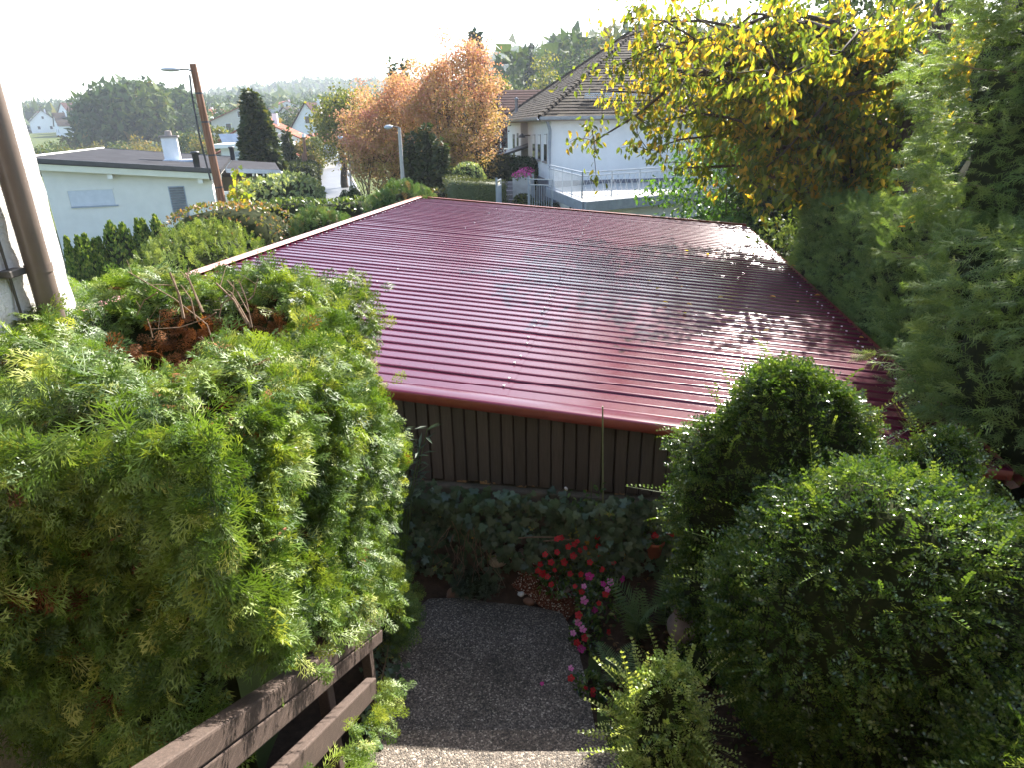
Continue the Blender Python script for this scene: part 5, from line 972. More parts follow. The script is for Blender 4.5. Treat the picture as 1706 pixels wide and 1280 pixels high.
g = G(); g.hexa([(0, 0, -1.4), (xr_, 0, -1.4), (xr_, DP, -1.4), (0, DP, -1.4), (0, 0, zl), (xr_, 0, zrr), (xr_, DP, zrr), (0, DP, zl)]); g.build('wall', M_LHW, lh)
sl = (zrr - zl) / xr_
def rz_(x): return zl + sl * x
g = G(); x0_, x1_ = -.35, xr_ + .45
g.hexa([(x0_, -.45, rz_(x0_) + .22), (x1_, -.45, rz_(x1_) + .22), (x1_, DP + .4, rz_(x1_) + .22), (x0_, DP + .4, rz_(x0_) + .22), (x0_, -.45, rz_(x0_) + .40), (x1_, -.45, rz_(x1_) + .40), (x1_, DP + .4, rz_(x1_) + .40), (x0_, DP + .4, rz_(x0_) + .40)]); rf = g.build('roof', M_BITU, lh)
for (a_, b_) in (((x0_, -.47), (x1_, -.47)), ((x0_, DP + .42), (x1_, DP + .42))): G().beam((a_[0], a_[1], rz_(a_[0]) + .34), (b_[0], b_[1], rz_(b_[0]) + .34), .06, .17).build('roof_edge', M_DKMETAL, rf)
g = G(); g.beam((x0_ - .02, -.45, rz_(x0_) + .44), (x0_ - .02, DP + .4, rz_(x0_) + .44), .14, .05); g.build('verge_trim', M_WHITE, rf)
g = G(); g.beam((x0_, -.40, rz_(x0_) + .10), (x1_, -.40, rz_(x1_) + .10), .05, .24); g.build('fascia', surf('cream_fascia', [(.3, (.60, .60, .50)), (.7, (.68, .68, .58))], 3, .6, .3), lh)
for px in (185, 333): x_, z_ = loc2d(px, 290, L0, LRZ); G().box((x_ - .09, -.34, rz_(x_) - .22), (x_ + .09, .05, rz_(x_) + .02)).build('rafter_end', M_WHITE, lh)
xa, za = loc2d(112, 317, L0, LRZ); xb, zb = loc2d(193, 341, L0, LRZ); zt_ = loc2d(150, 316, L0, LRZ)[1]; zb_ = loc2d(155, 342, L0, LRZ)[1]
wn = G().box((xa, -.012, zb_), (xb, .02, zt_)).build('window', M_SHUT, lh); G().box((xa, -.06, zb_ - .06), (xb + .1, -.012, zb_ - .005)).build('sill', M_SILL, wn)
g = G(); g.box((xa - .05, -.03, zt_), (xb + .05, .0, zt_ + .05)); g.box((xa - .05, -.03, zb_), (xa, 0, zt_)); g.build('frame', M_LHW, wn)
for k in range(9): G().box((xa + .01, -.018, zb_ + .02 + k * (zt_ - zb_) / 9), (xb - .01, -.0125, zb_ + .01 + (k + .86) * (zt_ - zb_) / 9)).build('shutter_slat', M_SHUT, wn)
xa, _ = loc2d(285, 330, L0, LRZ); xb, _ = loc2d(309, 330, L0, LRZ); zt_ = loc2d(295, 311, L0, LRZ)[1]; zb_ = loc2d(300, 362, L0, LRZ)[1]
wn = G().box((xa - .04, -.008, zb_ - .04), (xb + .04, .02, zt_ + .04)).build('louvre_window', M_SILL, lh)
for k in range(12):
    z_ = zb_ + (k + .2) * (zt_ - zb_) / 12; G().hexa([(xa, -.05, z_), (xb, -.05, z_), (xb, -.01, z_ + .06), (xa, -.01, z_ + .06), (xa, -.05, z_ + .025), (xb, -.05, z_ + .025), (xb, -.01, z_ + .085), (xa, -.01, z_ + .085)]).build('slat', M_LOUV, wn)
def roofpt(px, py):
    # point of the sloping roof top seen there, in local coordinates
    d_ = ray(px, py); c_, s_ = math.cos(-LRZ), math.sin(-LRZ); o_ = -L0[:2]; ox, oy = c_ * o_[0] - s_ * o_[1], s_ * o_[0] + c_ * o_[1]; dx, dy = c_ * d_[0] - s_ * d_[1], s_ * d_[0] + c_ * d_[1]; k_ = (rz_(ox) + .40 - CAM_Z) / (d_[2] - sl * dx); return np.array([ox + dx * k_, oy + dy * k_, CAM_Z + d_[2] * k_])
c_ = roofpt(289, 267); s_ = .34; ch = G().box((c_[0] - s_, c_[1] - s_ * .7, c_[2] - .1), (c_[0] + s_, c_[1] + s_ * .7, c_[2] + 1.05)).build('chimney', M_WHITE, lh); G().box((c_[0] - s_ - .08, c_[1] - s_, c_[2] + 1.05), (c_[0] + s_ + .08, c_[1] + s_, c_[2] + 1.13)).build('chimney_cap', M_BROWNW, ch); g = G(); g.lathe([(.16, 0), (.14, .2), (0, .22)], 10, (c_[0], c_[1], c_[2] + 1.13)); g.build('cowl', M_BROWNW, ch)
G().box((c_[0] - .9, c_[1] - .5, c_[2] - .05), (c_[0] + 1.0, c_[1] + .35, c_[2] + .04)).build('chimney_flashing', M_SHUT, ch)
for px, py in ((329, 279), (388, 263)):
    c_ = roofpt(px, py); g = G(); g.lathe([(.13, -.1), (.13, .55), (.18, .56), (.18, .64), (0, .66)], 12, c_); g.build('vent_pipe', M_DKMETAL, lh, True)
# rear wing with its porch roof
g = G(); g.hexa([(xr_ + .1, 7.0, -1.4), (xr_ + 2.0, 7.0, -1.4), (xr_ + 2.0, DP - .2, -1.4), (xr_ + .1, DP - .2, -1.4), (xr_ + .1, 7.0, 1.75), (xr_ + 2.0, 7.0, 1.68), (xr_ + 2.0, DP - .2, 1.68), (xr_ + .1, DP - .2, 1.75)]); g.build('wing_wall', M_BROWNW, lh)
g = G(); xw = xr_ + .46; g.hexa([(xw, 4.6, rz_(xw) - .02), (xr_ + 3.0, 6.2, rz_(xr_ + 3.0) - .02), (xr_ + 3.0, DP + .3, rz_(xr_ + 3.0) - .02), (xw, DP + .3, rz_(xw) - .02), (xw, 4.6, rz_(xw) + .2), (xr_ + 3.0, 6.2, rz_(xr_ + 3.0) + .2), (xr_ + 3.0, DP + .3, rz_(xr_ + 3.0) + .2), (xw, DP + .3, rz_(xw) + .2)]); pr = g.build('porch_roof', M_BITU, lh)
G().beam((xw, 4.57, rz_(xw) + .09), (xr_ + 3.02, 6.17, rz_(xr_ + 3) + .09), .05, .2).build('porch_fascia', M_SHUT, pr)
for k in range(6): x_ = xw + .2 + k * .5; y_ = 4.7 + (x_ - xw) * .55; G().box((x_ - .05, y_, rz_(x_) - .16), (x_ + .05, y_ + 3, rz_(x_) - .03)).build('rafter', M_WHITE, pr)
G().box((xr_ + 2.25, 6.6, -1.2), (xr_ + 2.75, 6.75, .9)).build('white_panel', M_WHITE, lh)
G().box((xr_ + 2.6, 6.9, -1.2), (xr_ + 2.7, 7.0, 1.6)).build('porch_post', M_WHITE, lh)
xx_, zz_ = loc2d(357, 330, L0, LRZ); G().box((xr_ + .02, .25, -1.2), (xr_ + .9, .32, zz_ + .25)).build('side_screen', M_WHITE, lh)
# ------------------------------------------------------------------ wooden lamp pole
pb, ptp = P(374, 356, Y=17.5), P(321, 106, Y=17.5); M_POLE = surf('weathered_pole_wood', [(.3, (.12, .055, .030)), (.55, (.22, .115, .07)), (.8, (.32, .22, .17))], 5, .75, .25, .006, 30, (6, 6, .35))
dpl = norm(ptp - pb); pbase = pb - dpl * ((pb[2] + 1.0) / dpl[2])
lp_ = thing('lamp_pole', 'tall weathered wooden pole with a street lamp on its top', 'lamp pole', pbase)
g = G(); g.tube([np.zeros(3), (ptp - pbase) * .5, ptp - pbase], [.125, .105, .080], 14, cap=True); g.build('pole', M_POLE, lp_, True)
for f_ in (.28, .36, .46, .56, .68, .8, .9): c_ = (ptp - pbase) * f_; g = G(); g.tube([c_ - dpl * .02, c_ + dpl * .02], .128 - .045 * f_, 14); g.build('band', M_DKMETAL, lp_, True)
q0 = P(323, 119, Y=17.45) - pbase; q1 = P(300, 115, Y=17.3) - pbase; g = G(); g.tube([q0, (q0 + q1) / 2 + (0, 0, .03), q1], .018, 8); g.build('bracket', MATS['dark_metal'], lp_, True)
q2 = P(268, 115, Y=17.1) - pbase; a_ = q1; d_ = norm(q2 - a_); Ln = np.linalg.norm(q2 - a_); V = []; nr_ = 12
for f_ in np.linspace(0, 1, 8):
    w_ = .105 * (math.sin(math.pi * (.1 + .82 * f_)) ** .6); c_ = a_ + d_ * Ln * f_; sx_ = norm(np.cross(d_, (0, 0, 1)))
    for k in range(nr_): t_ = 2 * math.pi * k / nr_; V.append(c_ + sx_ * w_ * math.cos(t_) + np.array([0, 0, 1]) * w_ * .5 * math.sin(t_))
g = G().add(V, [(i * nr_ + j, i * nr_ + (j + 1) % nr_, (i + 1) * nr_ + (j + 1) % nr_, (i + 1) * nr_ + j) for i in range(7) for j in range(nr_)]); g.build('lamp_head', surf('lamp_housing', [(.3, (.38, .41, .44)), (.7, (.5, .53, .56))], 4, .35, .5), lp_, True)
c0 = P(316, 124, Y=17.3) - pbase; c1 = P(351, 300, Y=17.3) - pbase; g = G(); g.tube([c0, c0 + (c1 - c0) * .2 + (-.05, 0, 0), c0 + (c1 - c0) * .6 + (-.06, 0, 0), c1], .022, 6); g.build('cable', M_DKMETAL, lp_)
# vine beside the pole
vn = thing('climbing_vine', 'yellow-green climbing vine left of the porch beside the pole', 'vine', (P(395, 330, Y=18.2)[0], 18.2, -.9)); r = rng(171); g = G(); lps = []; vb = np.array(vn.location)
for k in range(9):
    px, py = r.uniform(378, 412), r.uniform(268, 330); e_ = P(px, py, Y=18.2 + r.normal(0, .15)) - vb; b0 = np.array([r.normal(0, .25), 0, 0]); pth = limb_path(b0, e_, r, 6, 0); g.tube(pth, np.linspace(.02, .005, 6), 5)
    for i_ in range(50): f_ = r.uniform(.35, 1); lps.append(pth[min(4, int(f_ * 5))] + (pth[min(5, int(f_ * 5) + 1)] - pth[min(4, int(f_ * 5))]) * r.random() + r.normal(0, .09, 3))
g.build('stem', M_TWIG, vn); lps = np.array(lps); n_ = len(lps); g = G(); scatter(g, PR_IVY, lps, r.normal(0, .5, (n_, 3)) + (0, 0, -.6), r.normal(0, .6, (n_, 3)) + (0, -.6, .4), r.uniform(.09, .17, n_), r); g.build('foliage', M_VINE, vn)
# ------------------------------------------------------------------ pointed conifer left of the road
def cone_tree(name, label, px, ptop, pbot, Y, wpx, mat, n_, ls, seed, group=None, tops=1, power=.8, zb=None):
    r_ = rng(seed); q = P(px, ptop, Y=Y); xb = P(px, pbot, Y=Y)[0]; zb = float(terrain(xb, Y)) if zb is None else zb; H = q[2] - zb; W_ = wpx / 2 / 1080 * Y * .93
    o = thing(name, label, 'tree', (xb, Y, zb), 0, group); z = 1 - r_.random(n_) ** .62; th = r_.uniform(0, 6.28, n_); prof = np.clip((1 - z) ** power * 1.05, 0, 1) * (.8 + .2 * np.minimum(1, z * 6))
    rad = W_ * prof * (1 + .13 * np.sin(th * 4 + z * 21) + .10 * np.sin(th * 7 - z * 33)) * (1 - .28 * r_.random(n_) ** 2)
    p = np.stack([np.cos(th) * rad, np.sin(th) * rad, .04 * H + z * H * .96], 1)
    if tops > 1: sel_ = z > .86; p[sel_, 0] += np.where(r_.random(sel_.sum()) < .5, -.35, .1) * W_ * .35
    nn = np.stack([np.cos(th), np.sin(th), 0 * th], 1); g = G(); scatter(g, PR_LEAF, p, nn * .8 + (0, 0, .1) + r_.normal(0, .4, (n_, 3)), nn * .5 + (0, 0, .6) + r_.normal(0, .5, (n_, 3)), ls * r_.uniform(.6, 1.3, n_), r_, np.clip(r_.normal(.42, .25, n_), 0, 1)); g.build('crown', mat, o)
    g = G(); g.tube([(0, 0, -.3), (0, 0, H * .9)], [W_ * .16, W_ * .02], 8); g.build('trunk', M_BARK, o, True)
    zz = np.linspace(.05, .93, 9); a = np.linspace(0, 6.283, 12, endpoint=False); V = [(W_ * .68 * (1 - z_) ** power * math.cos(t_), W_ * .68 * (1 - z_) ** power * math.sin(t_), .04 * H + z_ * H * .96) for z_ in zz for t_ in a]; g = G().add(V, [(i_ * 12 + j, i_ * 12 + (j + 1) % 12, (i_ + 1) * 12 + (j + 1) % 12, (i_ + 1) * 12 + j) for i_ in range(8) for j in range(12)]); g.build('inner_twigs', M_CORE, o, True)
    return o
cone_tree('pointed_conifer', 'dense dark pointed conifer left of the road with twin tips', 441, 150, 300, 46, 72, M_SPRUCE, 8000, .42, 201, None, 2, .62)
cone_tree('pointed_conifer', 'slim conifer poking out beside the large pointed conifer', 486, 215, 290, 60, 22, M_SPRUCE, 1500, .4, 202, None, 1, .6)
cone_tree('spruce', 'dark spruce top rising above the orange tree', 797, 50, 200, 85, 46, M_DARKCON, 4500, .8, 203, None, 1, .85)
# clipped hedge blocks along the road's left side
for i, (px, py, Y, hw, hh, hd_, lb) in enumerate(((508, 318, 40, 1.2, 1.05, 1.6, 'nearest clipped hedge block along the road'), (510, 300, 46, 1.2, .95, 2.4, 'second clipped hedge block along the road'), (512, 286, 56, 1.2, 1.3, 3.0, 'third clipped hedge block along the road'), (522, 262, 78, 1.2, 1.9, 3.0, 'tall clipped hedge block farther along the road'), (530, 255, 92, .9, 2.0, 2.5, 'pale clipped shrub where the road ends'))):
    q = P(px, py, Y=Y); blockbush('clipped_hedge', lb, 'hedge', (q[0] - .3, Y, -1.0 + hh), (hw, hd_, hh), 5, 1500, PR_LEAF, M_CLIP if i < 4 else M_PALEBUSH, .22, 210 + i, .6, .3, .5, .05, 1.5, 'clipped hedges along the road', .04, .6, .93, rz=-math.atan2(_rd[0], _rd[1]) * 1.0, stem=False)
# leaning wooden pole and its stay beside the road
q = P(510, 290, Y=56); wp = thing('utility_pole', 'thin wooden utility pole beside the road', 'pole', (q[0], 56, -1.0)); e_ = P(506, 228, Y=56) - np.array([q[0], 56, -1.0]); g = G(); g.tube([(0, 0, 0), e_], [.16, .11], 8); g.build('pole', M_POLE, wp, True); e2 = P(505, 255, Y=56) - np.array([q[0], 56, -1]); g = G(); g.tube([(-.35, 0, 0), e2], [.14, .12], 8); g.build('brace', M_POLE, wp, True)
g = G(); g.box((e_[0] - .12, -.12, e_[2]), (e_[0] + .12, .12, e_[2] + .25)); g.build('insulator', M_WHITE, wp)

# ------------------------------------------------------------------ autumn trees right of the road
def by(px, Y): x_ = P(px, 300, Y=Y)[0]; return np.array([x_, Y, float(terrain(x_, Y))])
b_ = by(762, 36); rel = lambda px, py, Y: P(px, py, Y=Y) - b_
def ell(px, py, Y, wpx, hpx, dy): c_ = rel(px, py, Y); return (*c_, wpx / 2160 * Y, dy, hpx / 2160 * Y)
def autumn(p, k, r_): z = (p[:, 2] - p[:, 2].min()) / np.ptp(p[:, 2]); cl_ = r_.random(k.max() + 1)[k]; return np.clip(-.02 + .42 * z + .40 * cl_ + .34 * r_.random(len(p)), 0, 1)
make_tree('orange_tree', 'large rounded tree with pale orange autumn leaves by the white house', b_, 2.6, .20, [ell(772, 185, 36, 125, 205, 2.0), ell(730, 195, 36.5, 100, 160, 1.8), ell(785, 250, 35.5, 90, 120, 1.5), ell(790, 130, 36, 75, 100, 1.4), ell(715, 150, 36.5, 80, 90, 1.5)], 340, 29000, .125, M_ORANGE, 221, 'autumn trees by the road', .26, 26, .3, None, autumn)
b_ = by(660, 38); make_tree('orange_tree', 'orange-leaved tree behind the concrete lamp post', b_, 2.2, .18, [ell(650, 185, 38, 130, 90, 1.8), ell(690, 205, 38, 100, 150, 1.8), ell(635, 225, 37.5, 100, 120, 1.6)], 240, 19000, .125, M_ORANGE, 222, 'autumn trees by the road', .28, 20, .3, None, autumn)
b_ = by(615, 36); make_tree('orange_shrub', 'orange and yellow shrub tree leaning over the road edge', b_, 1.4, .10, [ell(603, 240, 36, 72, 100, 1.5), ell(640, 265, 36, 90, 100, 1.5)], 140, 10000, .125, M_ORANGE, 223, 'autumn trees by the road', .25, 14, .3, None, autumn)
b_ = by(575, 62); make_tree('yellow_green_tree', 'yellow-green tree overhanging the far part of the road', b_ + np.array([0, 0, 0]), 4.0, .3, [ell(568, 200, 62, 70, 70, 3.0), ell(585, 178, 62, 60, 40, 2.5), ell(552, 235, 60, 45, 50, 2.2)], 130, 8500, .28, M_YELLOW, 224, 'autumn trees by the road', .6, 16)
b_ = by(822, 38); make_tree('red_shrub', 'slim shrub with red leaves against the white house', b_, 1.6, .07, [ell(828, 195, 38, 22, 110, .5), ell(818, 240, 38, 20, 60, .5)], 40, 2200, .12, M_RED, 225, None, .18, 8)
for i, (px, pt, Y, w_) in enumerate(((715, 225, 31, 44), (690, 240, 31.5, 40), (738, 250, 30.5, 36))): cone_tree('dark_conifer', ('dark conifer in front of the orange trees, tallest of three', 'dark conifer just right of the concrete lamp post', 'dark conifer nearest the curved hedge')[i], px, pt - 20, 310, Y, w_ * 1.15, M_SPRUCE, 2600, .24, 230 + i, 'dark conifers before the orange trees', 1, .5)
for i, (px, pt, Y) in enumerate(((668, 93, 44), (687, 97, 44))): cone_tree('thin_conifer', ('thin grey-green conifer tip above the orange trees, left one', 'thin grey-green conifer tip above the orange trees, right one')[i], px, pt, 300, Y, 26, M_GREY, 1600, .35, 235 + i, 'thin conifer tips', 1, .7)
q = P(715, 305, Y=28.5); blockbush('leafy_bush', 'dark purplish bush behind the far edge of the roof', 'bush', (q[0], 28.5, .55), (1.3, .9, 1.0), 2.2, 1500, PR_LEAF, M_COPPER, .16, 238, .5, .4, .6, .12, 2, None, .1, .7, .85)
# concrete lamp post
lb_ = P(671, 305, Y=29.5); lt = P(665, 212, Y=29.5); lo = thing('street_lamp', 'slim pale concrete street lamp before the orange trees', 'street lamp', (lb_[0], 29.5, -.6)); e_ = lt - np.array([lb_[0], 29.5, -.6]); g = G(); g.tube([(0, 0, 0), e_ * .5, e_], [.11, .09, .065], 10); g.build('post', surf('pale_concrete', [(.3, (.34, .32, .29)), (.7, (.46, .44, .40))], 6, .85, .2, .004, 40), lo, True)
h0 = e_; h1 = P(640, 212, Y=29.2) - np.array([lb_[0], 29.5, -.6]); g = G(); g.tube([h0, h0 + (h1 - h0) * .5 + (0, 0, .05)], .025, 8); g.build('arm', M_DKMETAL, lo); g = G(); c_ = h0 + (h1 - h0) * .45 + np.array([0, 0, .04]); g.tube([c_, c_ + (h1 - c_) * .3, c_ + (h1 - c_) * .7, h1], [.04, .09, .09, .03], 10, cap=True); g.build('lamp_head', MATS['lamp_housing'], lo, True)
q = P(570, 230, Y=48); lo2 = thing('street_lamp', 'distant street lamp over the road beside the yellow-green tree', 'street lamp', (P(582, 290, Y=48)[0], 48, -1)); bb_ = np.array(lo2.location); e_ = P(580, 231, Y=48) - bb_; g = G(); g.tube([(0, 0, 0), e_], [.10, .06], 8); g.build('post', MATS['pale_concrete'], lo2, True); h1 = P(563, 228, Y=48) - bb_; g = G(); g.tube([e_, (e_ + h1) / 2, h1], [.03, .12, .08], 8, cap=True); g.build('lamp_head', MATS['lamp_housing'], lo2, True)

# ------------------------------------------------------------------ clipped curved hedge, pale bush and entrance of the right house
hp = [(748, 281, 33), (757, 283, 31), (760, 289, 29), (768, 297, 27.6), (790, 300, 27.2), (815, 300, 27.2), (824, 300, 27.6)]
ch_ = thing('curved_hedge', 'smoothly clipped curved hedge in front of the pale bush', 'hedge'); top_pts = np.array([P(*q[:2], Y=q[2]) for q in hp]); top_pts[:, 2] = np.interp(np.arange(len(hp)), [0, 2, len(hp) - 1], [2.05, 2.0, 1.92])
cl = []; 
for i in range(len(top_pts) - 1):
    for f_ in np.linspace(0, 1, 8, endpoint=False): cl.append(top_pts[i] * (1 - f_) + top_pts[i + 1] * f_)
cl.append(top_pts[-1]); cl = np.array(cl); 
for _ in range(3): cl[1:-1] = (cl[:-2] + cl[1:-1] * 2 + cl[2:]) / 4
tg = norm(np.gradient(cl, axis=0)); nr2 = np.stack([-tg[:, 1], tg[:, 0], 0 * tg[:, 0]], 1); r = rng(241); prof = [(-.55, -1.9), (-.55, -.12), (-.46, -.02), (0, .02), (.46, -.02), (.55, -.12), (.55, -1.9)]
V = np.array([c_ + n__ * a_ * .95 + np.array([0, 0, h_ - .03]) for c_, n__ in zip(cl, nr2) for a_, h_ in prof]); m_ = 7; g = G().add(V, [(i * m_ + j, i * m_ + j + 1, (i + 1) * m_ + j + 1, (i + 1) * m_ + j) for i in range(len(cl) - 1) for j in range(6)]); g.poly_prism(V[-7:], tg[-1] * .02); g.build('inner_twigs', M_CLIP, ch_, True)
n_ = 9000; k = r.integers(0, len(cl), n_); j = r.random(n_); face = r.integers(0, 3, n_); A_ = np.where(face == 0, -.55, np.where(face == 1, .55, r.uniform(-.52, .52, n_))); Hh = np.where(face == 2, .02 + 0 * j, -1.8 * j); p = cl[k] + nr2[k] * A_[:, None] + np.stack([0 * j, 0 * j, Hh], 1) + tg[k] * r.uniform(-.2, .2, (n_, 1)); nn = np.where((face == 2)[:, None], np.array([0, 0, 1.0]), nr2[k] * np.sign(A_)[:, None])
g = G(); scatter(g, PR_LEAF, p, nn * .5 + r.normal(0, .6, (n_, 3)) + (0, 0, .3), nn + r.normal(0, .4, (n_, 3)), r.uniform(.04, .08, n_), r); g.build('foliage', M_CLIP, ch_)
q = P(779, 278, Y=30.6); blockbush('pale_bush', 'rounded pale green bush behind the curved hedge', 'bush', (q[0], 30.6, 1.55), (.90, .8, .95), 2.1, 2400, PR_LEAF, M_PALEBUSH, .14, 242, .6, .5, .5, .07, 3, None, .06, .6, .86)
q = P(832, 285, Y=36); blockbush('box_hedge', 'clipped hedge in front of the dark-roofed house, behind the pale bush', 'hedge', (q[0] - .2, 36, 1.5), (1.6, .5, 1.05), 6, 2200, PR_LEAF, M_CLIP, .10, 243, .6, .3, .5, .02, 2, None, .02, .5, .95, stem=False)

# ------------------------------------------------------------------ right house
HRZ = math.radians(6.5); H0 = P(917, 306, Y=30.0); HZ0, HZE = 1.42, P(917, 195, Y=30)[2]
M_HW = rough_plaster('white_render', (.76, .77, .77), .003, 50); M_PLINTH = surf('slate_plinth', [(.3, (.13, .13, .15)), (.7, (.2, .2, .23))], 3, .8, .2)
def tile_mat(name, cs):
    m, n, b, out = new_mat(name); a = n.nodes.new('ShaderNodeAttribute'); a.attribute_name = 'rnd'; r_ = ramp(n, cs); t = noise(n, 1.6, 6, .7); mm = n.nodes.new('ShaderNodeMath'); mm.operation = 'ADD'; mm.use_clamp = True; mul = n.nodes.new('ShaderNodeMath'); mul.operation = 'MULTIPLY_ADD'; mul.inputs[1].default_value = .8; mul.inputs[2].default_value = -.4
    n.links.new(t.outputs[0], mul.inputs[0]); n.links.new(a.outputs['Fac'], mm.inputs[0]); n.links.new(mul.outputs[0], mm.inputs[1]); n.links.new(mm.outputs[0], r_.inputs[0]); n.links.new(r_.outputs[0], b.inputs['Base Color']); b.inputs['Roughness'].default_value = .9; b.inputs['Specular IOR Level'].default_value = .08; return m
M_TILE = tile_mat('mossy_brown_tiles', [(0, (.020, .015, .012)), (.5, (.040, .031, .024)), (.8, (.068, .056, .038)), (1, (.10, .085, .055))]); M_TILER = tile_mat('dark_red_tiles', [(0, (.030, .015, .013)), (.6, (.058, .026, .022)), (1, (.095, .048, .04))])
rhs = thing('right_house', 'white house with steep mossy hipped tile roof behind the carport', 'house', (H0[0], H0[1], 0), HRZ)
G().box((0, 0, HZ0 - .5), (12.5, 6.9, HZE + .1)).build('wall', M_HW, rhs)
G().box((1.6, 6.92, HZ0 - .5), (12.5, 9.4, HZE + .1)).build('recess_wall', M_HW, rhs)
G().box((-.05, 9.42, HZ0 - .5), (12.5, 16.0, HZE + .1)).build('rear_wall', M_HW, rhs)
G().box((-.03, -.03, HZ0 - 2.0), (6, 6.88, HZ0 + .28)).build('plinth', M_PLINTH, rhs)
def lw(px, py):   # local y and height on the house's left wall
    return loc2d(px, py, H0, HRZ + math.pi / 2)
for px, pt, pbm, lab in ((889.5, 224, 263, 1), (898.5, 224, 265, 2), (909, 223, 268, 3)):
    y_, zt_ = lw(px, pt); zb_ = lw(px, pbm)[1]; wn = G().box((-.012, y_ - .42, zb_), (.02, y_ + .42, zt_)).build('window', M_DKMETAL, rhs); G().box((-.02, y_ - .36, zb_ + .06), (-.013, y_ + .36, zt_ - .3)).build('pane', glassy('dark_glass', (.02, .025, .03)) if 'dark_glass' not in MATS else MATS['dark_glass'], wn); G().box((-.022, y_ - .36, zt_ - .42), (-.014, y_ + .36, zt_ - .02)).build('blind', M_WHITE, wn); G().box((-.10, y_ - .46, zb_ - .07), (-.003, y_ + .46, zb_ - .01)).build('sill', M_BROWNW, wn); G().box((-.03, y_ - .47, zb_), (-.004, y_ - .43, zt_ + .03)).build('frame', M_BROWNW, wn)
for px, pt, pbm, wd in ((856, 223, 262, .3), (862.5, 221, 243, .22)):
    y_, zt_ = loc2d(px, pt, H0 + np.array([-.05 * math.cos(HRZ), 0, 0]), HRZ + math.pi / 2); zb_ = loc2d(px, pbm, H0, HRZ + math.pi / 2)[1]
    wn = G().box((-.07, y_ - wd * 1.6, zb_), (-.03, y_ + wd * 1.6, zt_)).build('window', M_DKMETAL, rhs); G().box((-.078, y_ - wd * 1.4, zb_ + .05), (-.0705, y_ + wd * 1.4, zt_ - .25)).build('pane', MATS['dark_glass'], wn); G().box((-.15, y_ - wd * 1.7, zb_ - .06), (-.051, y_ + wd * 1.7, zb_ - .005)).build('sill', M_BROWNW, wn)
# hipped roof: sheets of tile courses
OV = .55; e = HZE; AP = np.array([6.25, 8.0, P(1111, -11, Y=38)[2] - 1.3]); cor = [np.array([-OV, -OV, e]), np.array([13.05, -OV, e]), np.array([13.05, 16.5, e]), np.array([-OV, 16.5, e])]
def hip(parent, a, b, ap, nrow, mat, name, step=.028, tile=.32, seed=0):
    """one roof plane from stepped tile courses, each course split into tiles of slightly different tone"""
    r_ = rng(seed); g = G(); nrm__ = norm(np.cross(b - a, ap - a)); nrm__ = nrm__ if nrm__[2] > 0 else -nrm__
    for i in range(nrow):
        f0, f1 = i / nrow, (i + 1.12) / nrow; f1 = min(f1, 1.0); l0, l1, u0, u1 = a + (ap - a) * f0, b + (ap - b) * f0, a + (ap - a) * f1, b + (ap - b) * f1; ln = np.linalg.norm(l1 - l0); nt_ = max(1, int(ln / tile)); s_ = np.linspace(0, 1, nt_ + 1); hh = nrm__ * step
        for k in range(nt_):
            q = [l0 + (l1 - l0) * s_[k] + hh, l0 + (l1 - l0) * s_[k + 1] + hh, u0 + (u1 - u0) * s_[k + 1], u0 + (u1 - u0) * s_[k]]; tn = np.clip(r_.normal(.5, .16), 0, 1); jx = nrm__ * r_.normal(0, .003)
            g.add([v_ + jx for v_ in q], [(0, 1, 2, 3)], tn); g.add([q[0] + jx, q[1] + jx, q[1] - hh * 1.2, q[0] - hh * 1.2], [(0, 3, 2, 1)], tn * .8)
    o = g.build(name, mat, parent); o['kind'] = 'stuff'; return o
g = G(); 
for i in range(4): g.add([cor[i] - (0, 0, .02), cor[(i + 1) % 4] - (0, 0, .02), AP - (0, 0, .02)], [(0, 1, 2)])
g.add([c_ - np.array([0, 0, .021]) for c_ in cor], [(0, 3, 2, 1)]); rf = g.build('roof', M_BROWNW, rhs)
hip(rf, cor[3], cor[0], AP, 36, M_TILE, 'tiles', .022, .32, 1); hip(rf, cor[0], cor[1], AP, 36, M_TILE, 'tiles', .028, .32, 2); hip(rf, cor[1], cor[2], AP, 12, M_TILE, 'tiles', .035, .8, 3)
g = G(); 
for i_ in range(34): f_ = (i_ + .5) / 34; c_ = cor[0] + (AP - cor[0]) * f_; d_ = norm(AP - cor[0]); g.tube([c_ - d_ * .17, c_ + d_ * .17], [.13, .10], 7)
o = g.build('hip_tiles', M_TILE, rf); o['kind'] = 'stuff'
g = G(); 
for i_ in range(34): f_ = (i_ + .5) / 34; c_ = cor[3] + (AP - cor[3]) * f_; d_ = norm(AP - cor[3]); g.tube([c_ - d_ * .17, c_ + d_ * .17], [.13, .10], 7)
o = g.build('hip_tiles', M_TILE, rf); o['kind'] = 'stuff'
M_ZINC = surf('grey_zinc', [(.3, (.20, .22, .25)), (.7, (.30, .33, .37))], 4, .4, .5)
for a_, b_ in ((cor[0], cor[1]), (cor[3], cor[0])):
    g = G(); d_ = norm(b_ - a_); o_ = np.array([d_[1], -d_[0], 0]); V = []
    for q in (a_, b_): V += [q + o_ * x_ + np.array([0, 0, z_]) for x_, z_ in ((0, .03), (.02, -.07), (.08, -.11), (.14, -.07), (.16, .03))]
    g.add(V, [(j, 5 + j, 6 + j, j + 1) for j in range(4)]); g.build('gutter', M_ZINC, rhs)
G().box((-OV + .03, -OV + .03, e - .16), (13, -OV + .07, e - .03)).build('eave_board', M_BROWNW, rhs); G().box((-OV + .03, -OV + .08, e - .16), (-OV + .07, 16.4, e - .03)).build('eave_board', M_BROWNW, rhs)
